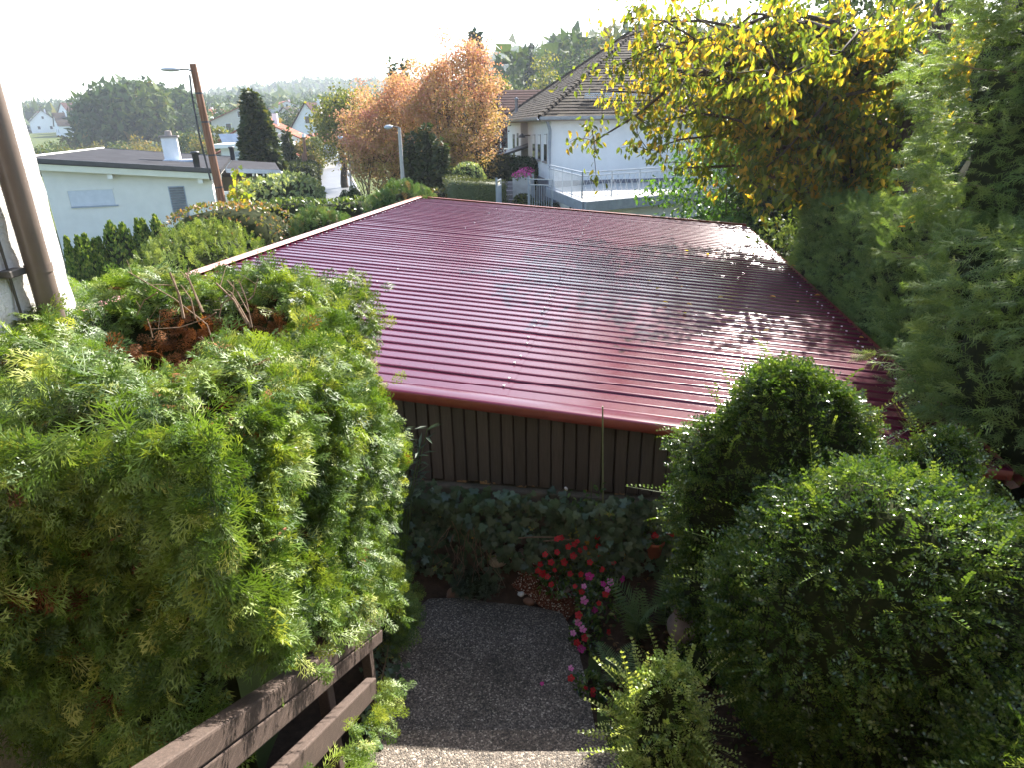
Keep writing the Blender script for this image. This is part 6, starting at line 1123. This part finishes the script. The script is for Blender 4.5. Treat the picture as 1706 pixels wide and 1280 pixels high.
# snow guard grille on the front slope
nf = norm(np.cross(cor[1] - cor[0], AP - cor[0])); nf = nf if nf[2] > 0 else -nf; g = G(); ws = lambda fx, fy: cor[0] + (cor[1] - cor[0]) * fx + (AP - (cor[0] + cor[1]) / 2) * fy
for fx in np.linspace(.16, .60, 60): g.beam(ws(fx, .155) + nf * .06, ws(fx, .155) + nf * .28, .025, .025, (1, 0, 0))
for h_ in (.08, .18, .28): g.beam(ws(.16, .155) + nf * h_, ws(.60, .155) + nf * h_, .03, .03)
g.build('snow_guard', M_SHUT, rf)
g = G(); ft = P(834 + 36, 168, Y=36); vp_ = cor[3] * .72 + cor[0] * .28 + (AP - cor[0]) * .10; g.lathe([(.09, -.2), (.09, .7), (.15, .72), (0, .85)], 10, vp_); g.build('roof_vent', M_ZINC, rf, True)
# downpipe at the corner, and wall lamp
g = G(); g.tube([(-.25, -.45, e - .1), (-.06, -.12, e - .5), (-.06, -.10, e - .9), (-.06, -.10, HZ0 - .4)], .07, 10); g.build('downpipe', M_ZINC, rhs, True)
y_, z_ = lw(884, 225); g = G(); g.tube([(-.02, y_, z_), (-.4, y_, z_)], .03, 6); g.lathe([(.0, .12), (.16, .0), (.18, -.1), (0, -.1)], 10, (-.45, y_, z_)); g.build('wall_lamp', M_DKMETAL, rhs)
# entrance roof, steps, planters
q0 = H0[:2]; 
g = G(); g.hexa([(-1.9, 7.2, 2.30), (.3, 7.2, 2.95), (.3, 9.2, 2.95), (-1.9, 9.2, 2.30), (-1.9, 7.2, 2.42), (.3, 7.2, 3.07), (.3, 9.2, 3.07), (-1.9, 9.2, 2.42)]); g.build('porch_roof', M_DKMETAL, rhs); g = G(); g.hexa([(.31, 7.0, 2.95), (1.7, 7.0, 2.95), (1.7, 9.3, 2.95), (.31, 9.3, 2.95), (.31, 7.0, 3.07), (1.7, 7.0, 3.07), (1.7, 9.3, 3.07), (.31, 9.3, 3.07)]); g.build('porch_roof', M_DKMETAL, rhs)
for x_ in (-1.75,): g = G(); g.tube([(x_, 7.3, .2), (x_, 7.3, 2.35)], .04, 8); g.build('porch_post', M_WHITE, rhs)
G().box((1.55, 7.3, 1.0), (1.59, 9.0, 2.9)).build('entrance_door', M_DKMETAL, rhs)
# steps up to the door: a thing of treads
M_STEP = surf('grey_stone_steps', [(.3, (.16, .14, .13)), (.7, (.26, .23, .22))], 4, .85, .2); sA = P(858, 330, Y=25.5); st = thing('entrance_steps', 'grey stone steps rising to the white house\'s entrance', 'steps', (P(852, 320, Y=28)[0], 27.4, 0), math.radians(4))
for k in range(8): G().box((-.62, .45 * k, -.2), (.62, .45 * k + .47, .62 + .145 * k)).build('tread', M_STEP, st)
for px, py, Y, lab, cc in ((869, 290, 28.6, 'grey planter with pink geraniums beside the entrance steps', 'a'), (876, 282, 31.5, 'second planter with pink geraniums farther up the entrance steps', 'b')):
    q = P(px, py + 18, Y=Y); pl_ = thing('planter', lab, 'planter', (q[0], Y, q[2] - .75), 0, 'planters by the entrance'); G().box((-.38, -.3, 0), (.38, .3, 1.05)).build('box', surf('concrete_grey', [(.3, (.30, .29, .27)), (.7, (.4, .39, .36))], 4, .85) if 'concrete_grey' not in MATS else MATS['concrete_grey'], pl_, False, .02)
    r = rng(250 + px); n_ = 170; d_ = sphere_pts(n_, r); d_[:, 2] = np.abs(d_[:, 2]); g = G(); scatter(g, PR_LEAF, d_ * (.42, .34, .24) + (0, 0, 1.08), r.normal(0, 1, (n_, 3)), d_ + r.normal(0, .3, (n_, 3)), r.uniform(.06, .1, n_), r); g.build('flowers', M_PINKP, pl_); g = G(); scatter(g, PR_LEAF, d_ * (.45, .36, .2) + (0, 0, 1.0), r.normal(0, 1, (n_, 3)), d_ + r.normal(0, .3, (n_, 3)), r.uniform(.07, .12, n_), r); g.build('foliage', M_BUSHGREEN, pl_)
for i, (px, Y) in enumerate(((873, 34.5), (866, 34), (881, 33.6))): q = P(px, 272, Y=Y); blockbush('clipped_shrub', ('dark clipped shrub under the porch, middle', 'dark clipped shrub under the porch, left', 'dark clipped shrub under the porch, right')[i], 'shrub', (q[0], Y, 1.7), (.55, .5, .85), 2.2, 700, PR_LEAF, M_DARKCON, .12, 260 + i, .6, .4, .5, .04, 3, 'shrubs under the porch', .04, .6, .88, stem=False)
q = P(860, 300, Y=27.6); blockbush('clipped_shrub', 'dark green shrub below the planters beside the gate', 'shrub', (P(872, 310, Y=27.2)[0], 27.2, .75), (.55, .45, .7), 2.3, 700, PR_LEAF, M_CLIP, .11, 264, .6, .4, .5, .04, 3, None, .04, .6, .88, stem=False)
# gate posts and open gates
M_GATE = surf('pale_grey_metal', [(.3, (.22, .25, .28)), (.7, (.30, .33, .36))], 4, .4, .5)
for i, (px, pt, pbm, Y, wd, ang, lb) in enumerate(((828, 300, 334, 25.8, .9, 80, 'open metal garden gate beside the curved hedge'), (881, 297, 334, 25.6, 1.0, -30, 'open metal garden gate below the white house\'s corner'))):
    q = P(px, pbm, Y=Y); zt_ = P(px, pt, Y=Y)[2]; gt = thing('garden_gate', lb, 'gate', (q[0], Y, .35), math.radians(ang), 'garden gates'); hgt = zt_ - .35
    g = G(); g.tube([(0, 0, 0), (0, 0, hgt + .1)], .04, 8); g.build('post', M_GATE, gt)
    g = G(); [g.beam((0, 0, z_), (wd, 0, z_), .03, .035) for z_ in (.15, hgt - .02, hgt - .22)]; g.beam((wd, 0, .15), (wd, 0, hgt), .03, .03, (1, 0, 0)); g.build('frame', M_GATE, gt)
    for k in range(10): g = G(); g.tube([(.05 + k * (wd - .1) / 9, 0, .15), (.05 + k * (wd - .1) / 9, 0, hgt - .2)], .012, 6); g.build('bar', M_GATE, gt)
# rockery under the house corner
q = P(905, 322, Y=27); blockbush('rockery', 'grey-blue planted bank below the house corner', 'plant', (q[0], 27.6, .55), (1.3, .6, .55), 2.2, 900, PR_LEAF, M_GREY, .13, 266, .5, .4, .6, .08, 3, None, .06, .7, .88, stem=False)
# ------------------------------------------------------------------ garage with the railed terrace
TA, TB = P(915, 319, Y=26.5), P(975, 345, Y=22.6); TRZ = math.atan2(-(TB - TA)[0], (TA - TB)[1]) ; 
tz = 1.42; TB = P(975, 336, Z=tz + .16); TA = P(913, 312, Z=tz + .16); ex = norm(TB - TA)[:2]; trz = math.atan2(ex[1], ex[0])
fr_ = P(1085, 326, Z=tz + .16); exf = norm((fr_ - TB)[:2]); gx = thing('garage', 'low white garage with a flat railed terrace on top', 'garage', (TB[0], TB[1], 0), math.atan2(exf[1], exf[0])); ca, sa = math.cos(-math.atan2(exf[1], exf[0])), math.sin(-math.atan2(exf[1], exf[0])); dl = (TA - TB)[:2]; la = np.array([ca * dl[0] - sa * dl[1], sa * dl[0] + ca * dl[1]])
GWd = 9.0; poly = [(0, 0), (GWd, 0), (GWd + la[0], la[1] + 1.5), (la[0] * 1.0, la[1] * 1.0)]
g = G(); g.poly_prism([(x_, y_, tz - .1) for x_, y_ in poly], (0, 0, .22)); g.build('terrace_slab', surf('terrace_concrete', [(.3, (.42, .40, .36)), (.7, (.55, .53, .48))], 2, .85), gx)
g = G(); g.beam((-.05, -.06, tz + .0), (GWd, -.06, tz + .0), .10, .34); g.build('terrace_fascia', M_ZINC, gx); g = G(); dn = np.array([*la, 0]) / np.linalg.norm(la); nn_ = np.array([dn[1], -dn[0], 0]); nn_ = nn_ if nn_[0] < 0 else -nn_; g.beam(np.array([0, 0, tz]) + nn_ * .06, np.array([la[0], la[1], tz]) + nn_ * .06, .10, .34); g.build('terrace_fascia', M_ZINC, gx)
ins = .35; poly2 = [(ins + la[0] * .04, ins), (GWd - ins, ins), (GWd - ins + la[0], la[1] + 1.0), (ins + la[0] * .96, la[1] * .96)]
g = G(); g.poly_prism([(x_, y_, -1.4) for x_, y_ in poly2], (0, 0, tz - .1 + 1.4)); g.build('wall', M_HW, gx)
mw = np.array(poly2[0]) + (np.array(poly2[3]) - np.array(poly2[0])) * .30; dq = norm(np.array(poly2[3]) - np.array(poly2[0])); nq = np.array([-dq[1], dq[0]]); nq = nq if nq[0] < 0 else -nq
for k in range(3): c_ = mw + dq * (.5 * k) + nq * .01; g = G(); g.hexa([(*(c_ + dq * s_ * .07 + nq * t_), z_) for z_ in (.55, 1.1) for s_, t_ in ((-1, 0), (1, 0), (1, .03), (-1, .03))]); g.build('slot_window', M_DKMETAL, gx)
# railing around the terrace, with crossed bars in front
M_RAILM = surf('galvanised_rail', [(.3, (.36, .39, .42)), (.7, (.46, .49, .52))], 5, .4, .5)
rail = thing('terrace_railing', 'grey metal terrace railing with crossed bars on the garage', 'railing', (TB[0], TB[1], tz + .12), gx.rotation_euler[2])
ra_ = np.array([.25, .5, 0]); rb_ = np.array([GWd - .3, .5, 0]); rc_ = np.array([la[0] * .92, la[1] * .95, 0]); hr_ = .95
for a_, b_, nm in ((ra_, rb_, 0), (ra_, rc_, 1)):
    L_ = np.linalg.norm(b_ - a_); d_ = (b_ - a_) / L_; 
    for h_ in (.12, hr_ - .12, hr_): g = G(); g.tube([a_ + (0, 0, h_), b_ + (0, 0, h_)], .02 if h_ < hr_ else .028, 6); g.build('rail', M_RAILM, rail)
    for k in range(int(L_ / 1.3) + 1): c_ = a_ + d_ * min(L_, k * 1.3); g = G(); g.tube([c_, c_ + (0, 0, hr_)], .025, 6); g.build('post', M_RAILM, rail)
    n_ = int(L_ / (.26 if nm == 0 else .11))
    for k in range(n_):
        c0 = a_ + d_ * (k * L_ / n_); c1 = a_ + d_ * ((k + 1) * L_ / n_); g = G()
        if nm == 0: g.tube([c0 + (0, 0, .12), c1 + (0, 0, hr_ - .12)], .010, 4); g.tube([c1 + (0, .012, .12), c0 + (0, .012, hr_ - .12)], .010, 4)
        else: g.tube([c0 + (0, 0, .12), c0 + (0, 0, hr_ - .12)], .012, 4)
        g.build('bar', M_RAILM, rail)
# ------------------------------------------------------------------ houses farther away
def gable_house(name, label, c, w_, d_, h_, rh_, rz, wall, roof, wins=(), chim=True, group=None, over=.35, tile_rows=10):
    o = thing(name, label, 'house', c, rz, group); G().box((-w_ / 2, 0, -2), (w_ / 2, d_, h_)).build('wall', wall, o)
    g = G(); g.poly_prism([(-w_ / 2, .01, h_), (w_ / 2, .01, h_), (0, .01, h_ + rh_)], (0, d_ - .02, 0)); g.build('gable', wall, o)
    rf_ = None
    for s_ in (-1, 1):
        a_ = np.array([s_ * (w_ / 2 + over), -over, h_ - over * rh_ / (w_ / 2)]); b_ = a_ + np.array([0, d_ + 2 * over, 0]); t_ = np.array([0, -over, h_ + rh_]); t2 = np.array([0, d_ + over, h_ + rh_]); up_ = np.array([0, 0, .14]); g = G(); n_ = tile_rows
        g.hexa([a_, b_, t2, t_, a_ + up_, b_ + up_, t2 + up_, t_ + up_])
        for k in range(n_):
            f0, f1 = k / n_, (k + .9) / n_; q = [a_ + (t_ - a_) * f0, b_ + (t2 - b_) * f0, b_ + (t2 - b_) * f1, a_ + (t_ - a_) * f1]; g.hexa([v_ + np.array([0, 0, .145]) for v_ in q] + [v_ + np.array([0, 0, .18]) for v_ in q[:2]] + [v_ + np.array([0, 0, .15]) for v_ in q[2:]], .3 + .4 * ((k * 7) % 5) / 5)
        rf_ = g.build('roof', roof, o)
    if chim: ch2 = G().box((w_ * .12, d_ * .4, h_ + rh_ * .5), (w_ * .12 + .6, d_ * .4 + .6, h_ + rh_ + .7)).build('chimney', wall, rf_)
    for (x_, z_, ww, hh) in wins: wn_ = G().box((x_ - ww / 2, -.03, z_), (x_ + ww / 2, .02, z_ + hh)).build('window', M_WHITE, o); G().box((x_ - ww / 2 + .08, -.05, z_ + .08), (x_ + ww / 2 - .08, -.031, z_ + hh - .08)).build('pane', MATS['dark_glass'], wn_)
    return o
M_TILEO = tile_mat('orange_red_tiles', [(0, (.16, .05, .035)), (.6, (.28, .10, .065)), (1, (.38, .17, .11))])
M_CREAMW = rough_plaster('cream_render', (.55, .52, .44), .003, 40); M_OLDW = rough_plaster('old_grey_render', (.45, .42, .37), .004, 40)
nb = gable_house('neighbour_house', 'older house with dark red roof beyond the white house', (6.5, 58.5, 1.3), 9, 7.9, 2.8, 2.5, math.radians(90), M_OLDW, M_TILER, (), False, None, .5, 14)
wn = G().box((-4.53, 6.3, 1.0), (-4.49, 7.1, 2.6)).build('window', M_WHITE, nb); G().box((-4.56, 6.4, 1.1), (-4.531, 7.0, 2.5)).build('pane', MATS['dark_glass'], wn)
# small houses across the road, left
q = P(386, 285, Y=62); lo = gable_house('village_house', 'low cream house with reddish roof behind the lamp pole', (q[0], 68, -1), 8, 9, 2.6, 1.7, math.radians(20), M_CREAMW, M_TILEO, ((1.5, .8, 1.6, 1.1),), False)
fh0 = P(372, 275, Y=64); fh = thing('flat_roof_house', 'white flat-roofed house with wide window left of the conifer', 'house', (fh0[0], 64, 0), math.radians(16)); zt_ = P(395, 246, Y=64)[2]
G().box((0, 0, -2), (6.0, 8, zt_)).build('wall', M_HW, fh); G().box((-.5, -.6, zt_), (6.5, 8.4, zt_ + .35)).build('roof', M_WHITE, fh); xw_, zw0 = loc2d(392, 262, fh0, math.radians(16)); xw2, zw1 = loc2d(408, 251, fh0, math.radians(16)); wn = G().box((xw_, -.05, zw0), (xw2, .02, zw1)).build('window', M_SHUT, fh); G().box((xw_ + .05, -.065, zw0 + .08), (xw2 - .05, -.051, zw1 - .08)).build('pane', surf('blue_grey_pane', [(.3, (.18, .24, .32)), (.7, (.25, .32, .4))], 2, .2, .6), wn)
g = G(); g.box((1.5, 2, zt_ + .35), (6.3, 7, zt_ + 1.1)); g.build('roof_parapet', M_BROWNW, fh); G().box((2, 1, zt_ + .35), (2.5, 1.5, zt_ + 1.7)).build('chimney', M_WHITE, fh)
q = P(400, 236, Y=80); sh_ = gable_house('village_house', 'red-roofed house carrying two tilted solar panels', (q[0] + 1, 84, 0), 9, 8, 3.0, 2.2, math.radians(8), M_HW, M_TILEO, (), True)
for px in (386, 405): c_ = P(px, 230, Y=80); o = thing('solar_panel', 'tilted pale solar panel on the distant roof, %s one' % ('left' if px < 390 else 'right'), 'solar panel', c_, math.radians(8), 'solar panels'); G().hexa([(-1, 0, -.8), (1, 0, -.8), (.3, 1.2, .5), (-1.7, 1.2, .5), (-1, .06, -.86), (1, .06, -.86), (.3, 1.26, .44), (-1.7, 1.26, .44)]).build('panel', surf('solar_glass', [(.3, (.35, .38, .42)), (.7, (.45, .48, .52))], 2, .15, .8) if 'solar_glass' not in MATS else MATS['solar_glass'], o); g = G(); g.tube([(0, 1.2, .4), (0, 1.2, -1.2)], .05, 6); g.build('stand', M_GATE, o)
VH = [(403, 213, 150, 12, 9, 3, 2.5, 10, M_CREAMW, M_TILEO, 'pale roofed house on the slope above the solar panels'), (517, 238, 125, 7, 8, 4.2, 4.6, -6, M_HW, M_TILER, 'steep gabled white and red house beyond the road'), (520, 250, 112, 6, 6, 1.6, 1.6, -6, M_HW, M_TILEO, 'low red-roofed annex below the steep gabled house'), (480, 190, 260, 14, 10, 3, 3.0, 30, M_HW, M_TILEO, 'pale house high on the wooded slope'), (477, 207, 220, 13, 10, 3.2, 3.4, -35, M_CREAMW, M_TILE, 'brown-roofed house below the pale house on the slope'),
      (78, 222, 330, 11, 10, 5, 5, 35, M_HW, M_TILER, 'far white house with dark roof, leftmost of the village'), (97, 221, 300, 12, 10, 4.5, 5, -50, M_HW, M_TILE, 'far house with bright sunlit roof beside the leftmost one'), (113, 217, 320, 11, 12, 7, 6, -25, M_HW, M_TILER, 'far tall white gabled house'), (126, 213, 345, 14, 10, 7, 5, 40, M_HW, M_TILEO, 'far white house with long sunlit roof, rightmost of the group'), (68, 212, 360, 12, 10, 5, 5, 10, M_CREAMW, M_TILER, 'far cream house at the wall\'s edge'), (370, 203, 210, 14, 9, 3, 2.0, 80, M_HW, M_TILEO, 'long pale house in front of the dark trees'), (486, 262, 92, 7, 5, 2.0, .6, -14, M_CREAMW, M_BITU, 'low garage beyond the hedges by the road')]
for px, py, Y, w_, d_, h_, rh_, a_, mw_, mr_, lb in VH:
    q = P(px, py, Y=Y); zb_ = max(float(terrain(q[0], Y)) - .3, q[2] - (h_ * .5)) if Y > 100 else -1.0; gable_house('village_house', lb, (q[0], Y, zb_), w_, d_, h_, rh_, math.radians(a_), mw_, mr_, ((-w_ * .22, h_ * .35, 1.2, 1.5), (w_ * .22, h_ * .35, 1.2, 1.5), (0, h_ + rh_ * .25, 1.0, 1.3)) if Y > 100 else (), rh_ > 1, 'houses of the village', .4, 7)

# ------------------------------------------------------------------ trees and woods in the distance
def far_tree(label, px, ptop, Y, wpx, mat, seed, n_=1500, group='single trees in the valley', conic=False):
    q = P(px, ptop, Y=Y); zb = float(terrain(q[0], Y)) - .3; H = q[2] - zb; W_ = wpx / 2160 * Y
    return make_tree('distant_tree', label, (q[0], Y, zb), H * .45, max(.15, W_ * .08), [(0, 0, H * .58, W_, W_ * .9, H * .42), (W_ * .3, 0, H * .45, W_ * .8, W_ * .7, H * .35), (-W_ * .35, 0, H * .5, W_ * .7, W_ * .7, H * .36)], 70, n_, .0042 * Y, mat, seed, group, W_ * .17, 8)
FT = [(230, 232, 150, 60, M_FARY, 'orange-topped round tree beyond the left house\'s roof'), (265, 246, 140, 60, M_FARY, 'olive tree right of the orange-topped tree'), (195, 238, 155, 55, M_FAR, 'dark green tree left of the orange-topped tree'), (160, 240, 150, 50, M_FARY, 'yellowish tree beyond the middle of the left house'), (125, 246, 140, 50, M_FARY, 'small yellow-green tree near the far white houses'), (90, 236, 150, 60, M_FAR, 'dark tree beside the plaster wall below the far houses'), (68, 240, 130, 40, M_FAR, 'tree touching the plaster wall\'s edge'), (340, 222, 110, 55, M_FARY, 'yellowish tree behind the lamp pole'), (362, 207, 100, 36, M_YELLOW, 'bright yellow-green tree right of the lamp pole'), (385, 208, 130, 60, M_FAR, 'round green tree between pole and conifer'), (310, 215, 130, 50, M_FAR, 'green tree left of the lamp pole'), (112, 227, 200, 30, M_FARY, 'orange tree below the far white houses'), (500, 172, 150, 60, M_FAR, 'tall green tree left of the steep gabled house'), (545, 178, 120, 60, M_YELLOW, 'yellow-green tree right of the steep gabled house'), (505, 232, 75, 40, M_FARY, 'bare brownish bush below the gabled house'),
      (370, 165, 180, 44, M_FAR, 'dark conifer-like tree, left of the distant pair'), (395, 172, 180, 36, M_FAR, 'dark conifer-like tree, right of the distant pair'), (860, 120, 100, 70, M_FAR, 'green tree on the slope between orange tree and white house'), (905, 92, 90, 50, M_YELLOW, 'yellow-green tree above the dark red roof'), (940, 95, 95, 70, M_FAR, 'green tree touching the white house\'s roof'), (835, 130, 70, 40, M_YELLOW, 'yellow-green tree right of the orange tree top'), (885, 70, 120, 16, M_DARKCON, 'thin dark conifer tip above the white house\'s roof'), (1000, 60, 110, 120, M_FAR, 'large tree behind the white house roof'), (1140, 10, 60, 160, M_FARY, 'tall hazy tree behind the cherry')]
for i, (px, pt, Y, w_, mt, lb) in enumerate(FT): far_tree(lb, px, pt, Y, w_, mt, 300 + i, 1500 if Y > 80 else 2600)
def wood(name, label, pts, H, mat, seed, per=90, ls=1.0, wid=4.0):
    """a far wood that reads as one mass: canopies of leaf clumps, one object"""
    r_ = rng(seed); n_ = len(pts); idx = np.repeat(np.arange(n_), per); d_ = sphere_pts(len(idx), r_); hh = H * r_.uniform(.7, 1.25, n_); ww = wid * r_.uniform(.7, 1.3, n_); rad = .75 + .25 * r_.random((len(idx), 1)); p = d_ * rad * np.stack([ww[idx], ww[idx], hh[idx] * .5], 1) + pts[idx] + np.stack([0 * hh[idx], 0 * hh[idx], hh[idx] * .5], 1)
    tone = np.clip(r_.beta(2, 3, n_)[idx] + r_.normal(0, .12, len(idx)), 0, 1); g = G(); scatter(g, PR_TRI, p, r_.normal(0, 1, p.shape), d_ + r_.normal(0, .5, p.shape), ls * 1.25 * r_.uniform(.6, 1.4, len(idx)), r_, tone); o = g.build(name, mat); tag(o, label, kind='stuff'); return o
r = rng(401)
def tp(px, Y): x_ = P(px, 220, Y=Y)[0]; return (x_, Y, float(terrain(x_, Y)))
A = [tp(r.uniform(150, 335), r.uniform(185, 260)) for _ in range(95)]; A = np.array(A)
cent = (A[:, 0] / A[:, 1] + .515) / .075; A[:, 2] += 5.5 * np.exp(-cent ** 2)
wood('near_wood', 'tall dense green wood beyond the left house', A, 14.5, M_FAR, 402, 260, 1.6, 5.0)
A = np.array([tp(r.uniform(20, 180), r.uniform(420, 620)) for _ in range(130)]); wood('left_wood', 'hazy wooded ridge above the far white houses', A, 15, M_FAR, 403, 110, 3.0, 6.5)
A = np.array([tp(r.uniform(300, 560), r.uniform(240, 420)) for _ in range(150)]); wood('middle_wood', 'dark belt of trees behind the conifer', A, 12, M_FAR, 404, 120, 2.2, 5.0)
az = r.uniform(-44, 22, 2800); D = r.uniform(430, 1150, 2800); A = np.stack([np.sin(np.radians(az)) * D, np.cos(np.radians(az)) * D], 1); A = np.column_stack([A, terrain(A[:, 0], A[:, 1]) - 2]); wood('hill_wood', 'hazy wooded hill on the horizon', A, 14, M_FAR, 405, 36, 5.4, 8.0)
A = np.array([tp(r.uniform(600, 1300), r.uniform(110, 240)) for _ in range(110)]); wood('slope_wood', 'wooded slope rising behind the right house', A, 11, M_FAR, 406, 130, 1.8, 4.5)
A = np.array([tp(r.uniform(420, 640), r.uniform(150, 300)) for _ in range(40)]); wood('valley_wood', 'mixed autumn trees around the valley houses', A, 8, M_FARY, 407, 150, 1.5, 4.0)

# ------------------------------------------------------------------ thin sunlit haze over the valley
m = bpy.data.materials.new('pale_haze'); m.use_nodes = True; n = m.node_tree; n.nodes.clear(); out = n.nodes.new('ShaderNodeOutputMaterial'); pv = n.nodes.new('ShaderNodeVolumePrincipled')
pv.inputs['Color'].default_value = (.80, .88, 1.0, 1); pv.inputs['Density'].default_value = .00033; pv.inputs['Anisotropy'].default_value = .35; n.links.new(pv.outputs[0], out.inputs['Volume'])
HB = (-1310, -60, -8), (1310, 1410, 95)
tag(G().box(*HB).build('haze', m), 'thin pale haze filling the valley air', kind='stuff')
print('triangles', sum(sum(len(p.vertices) - 2 for p in me.polygons) for me in bpy.data.meshes), 'objects', len(bpy.data.objects))
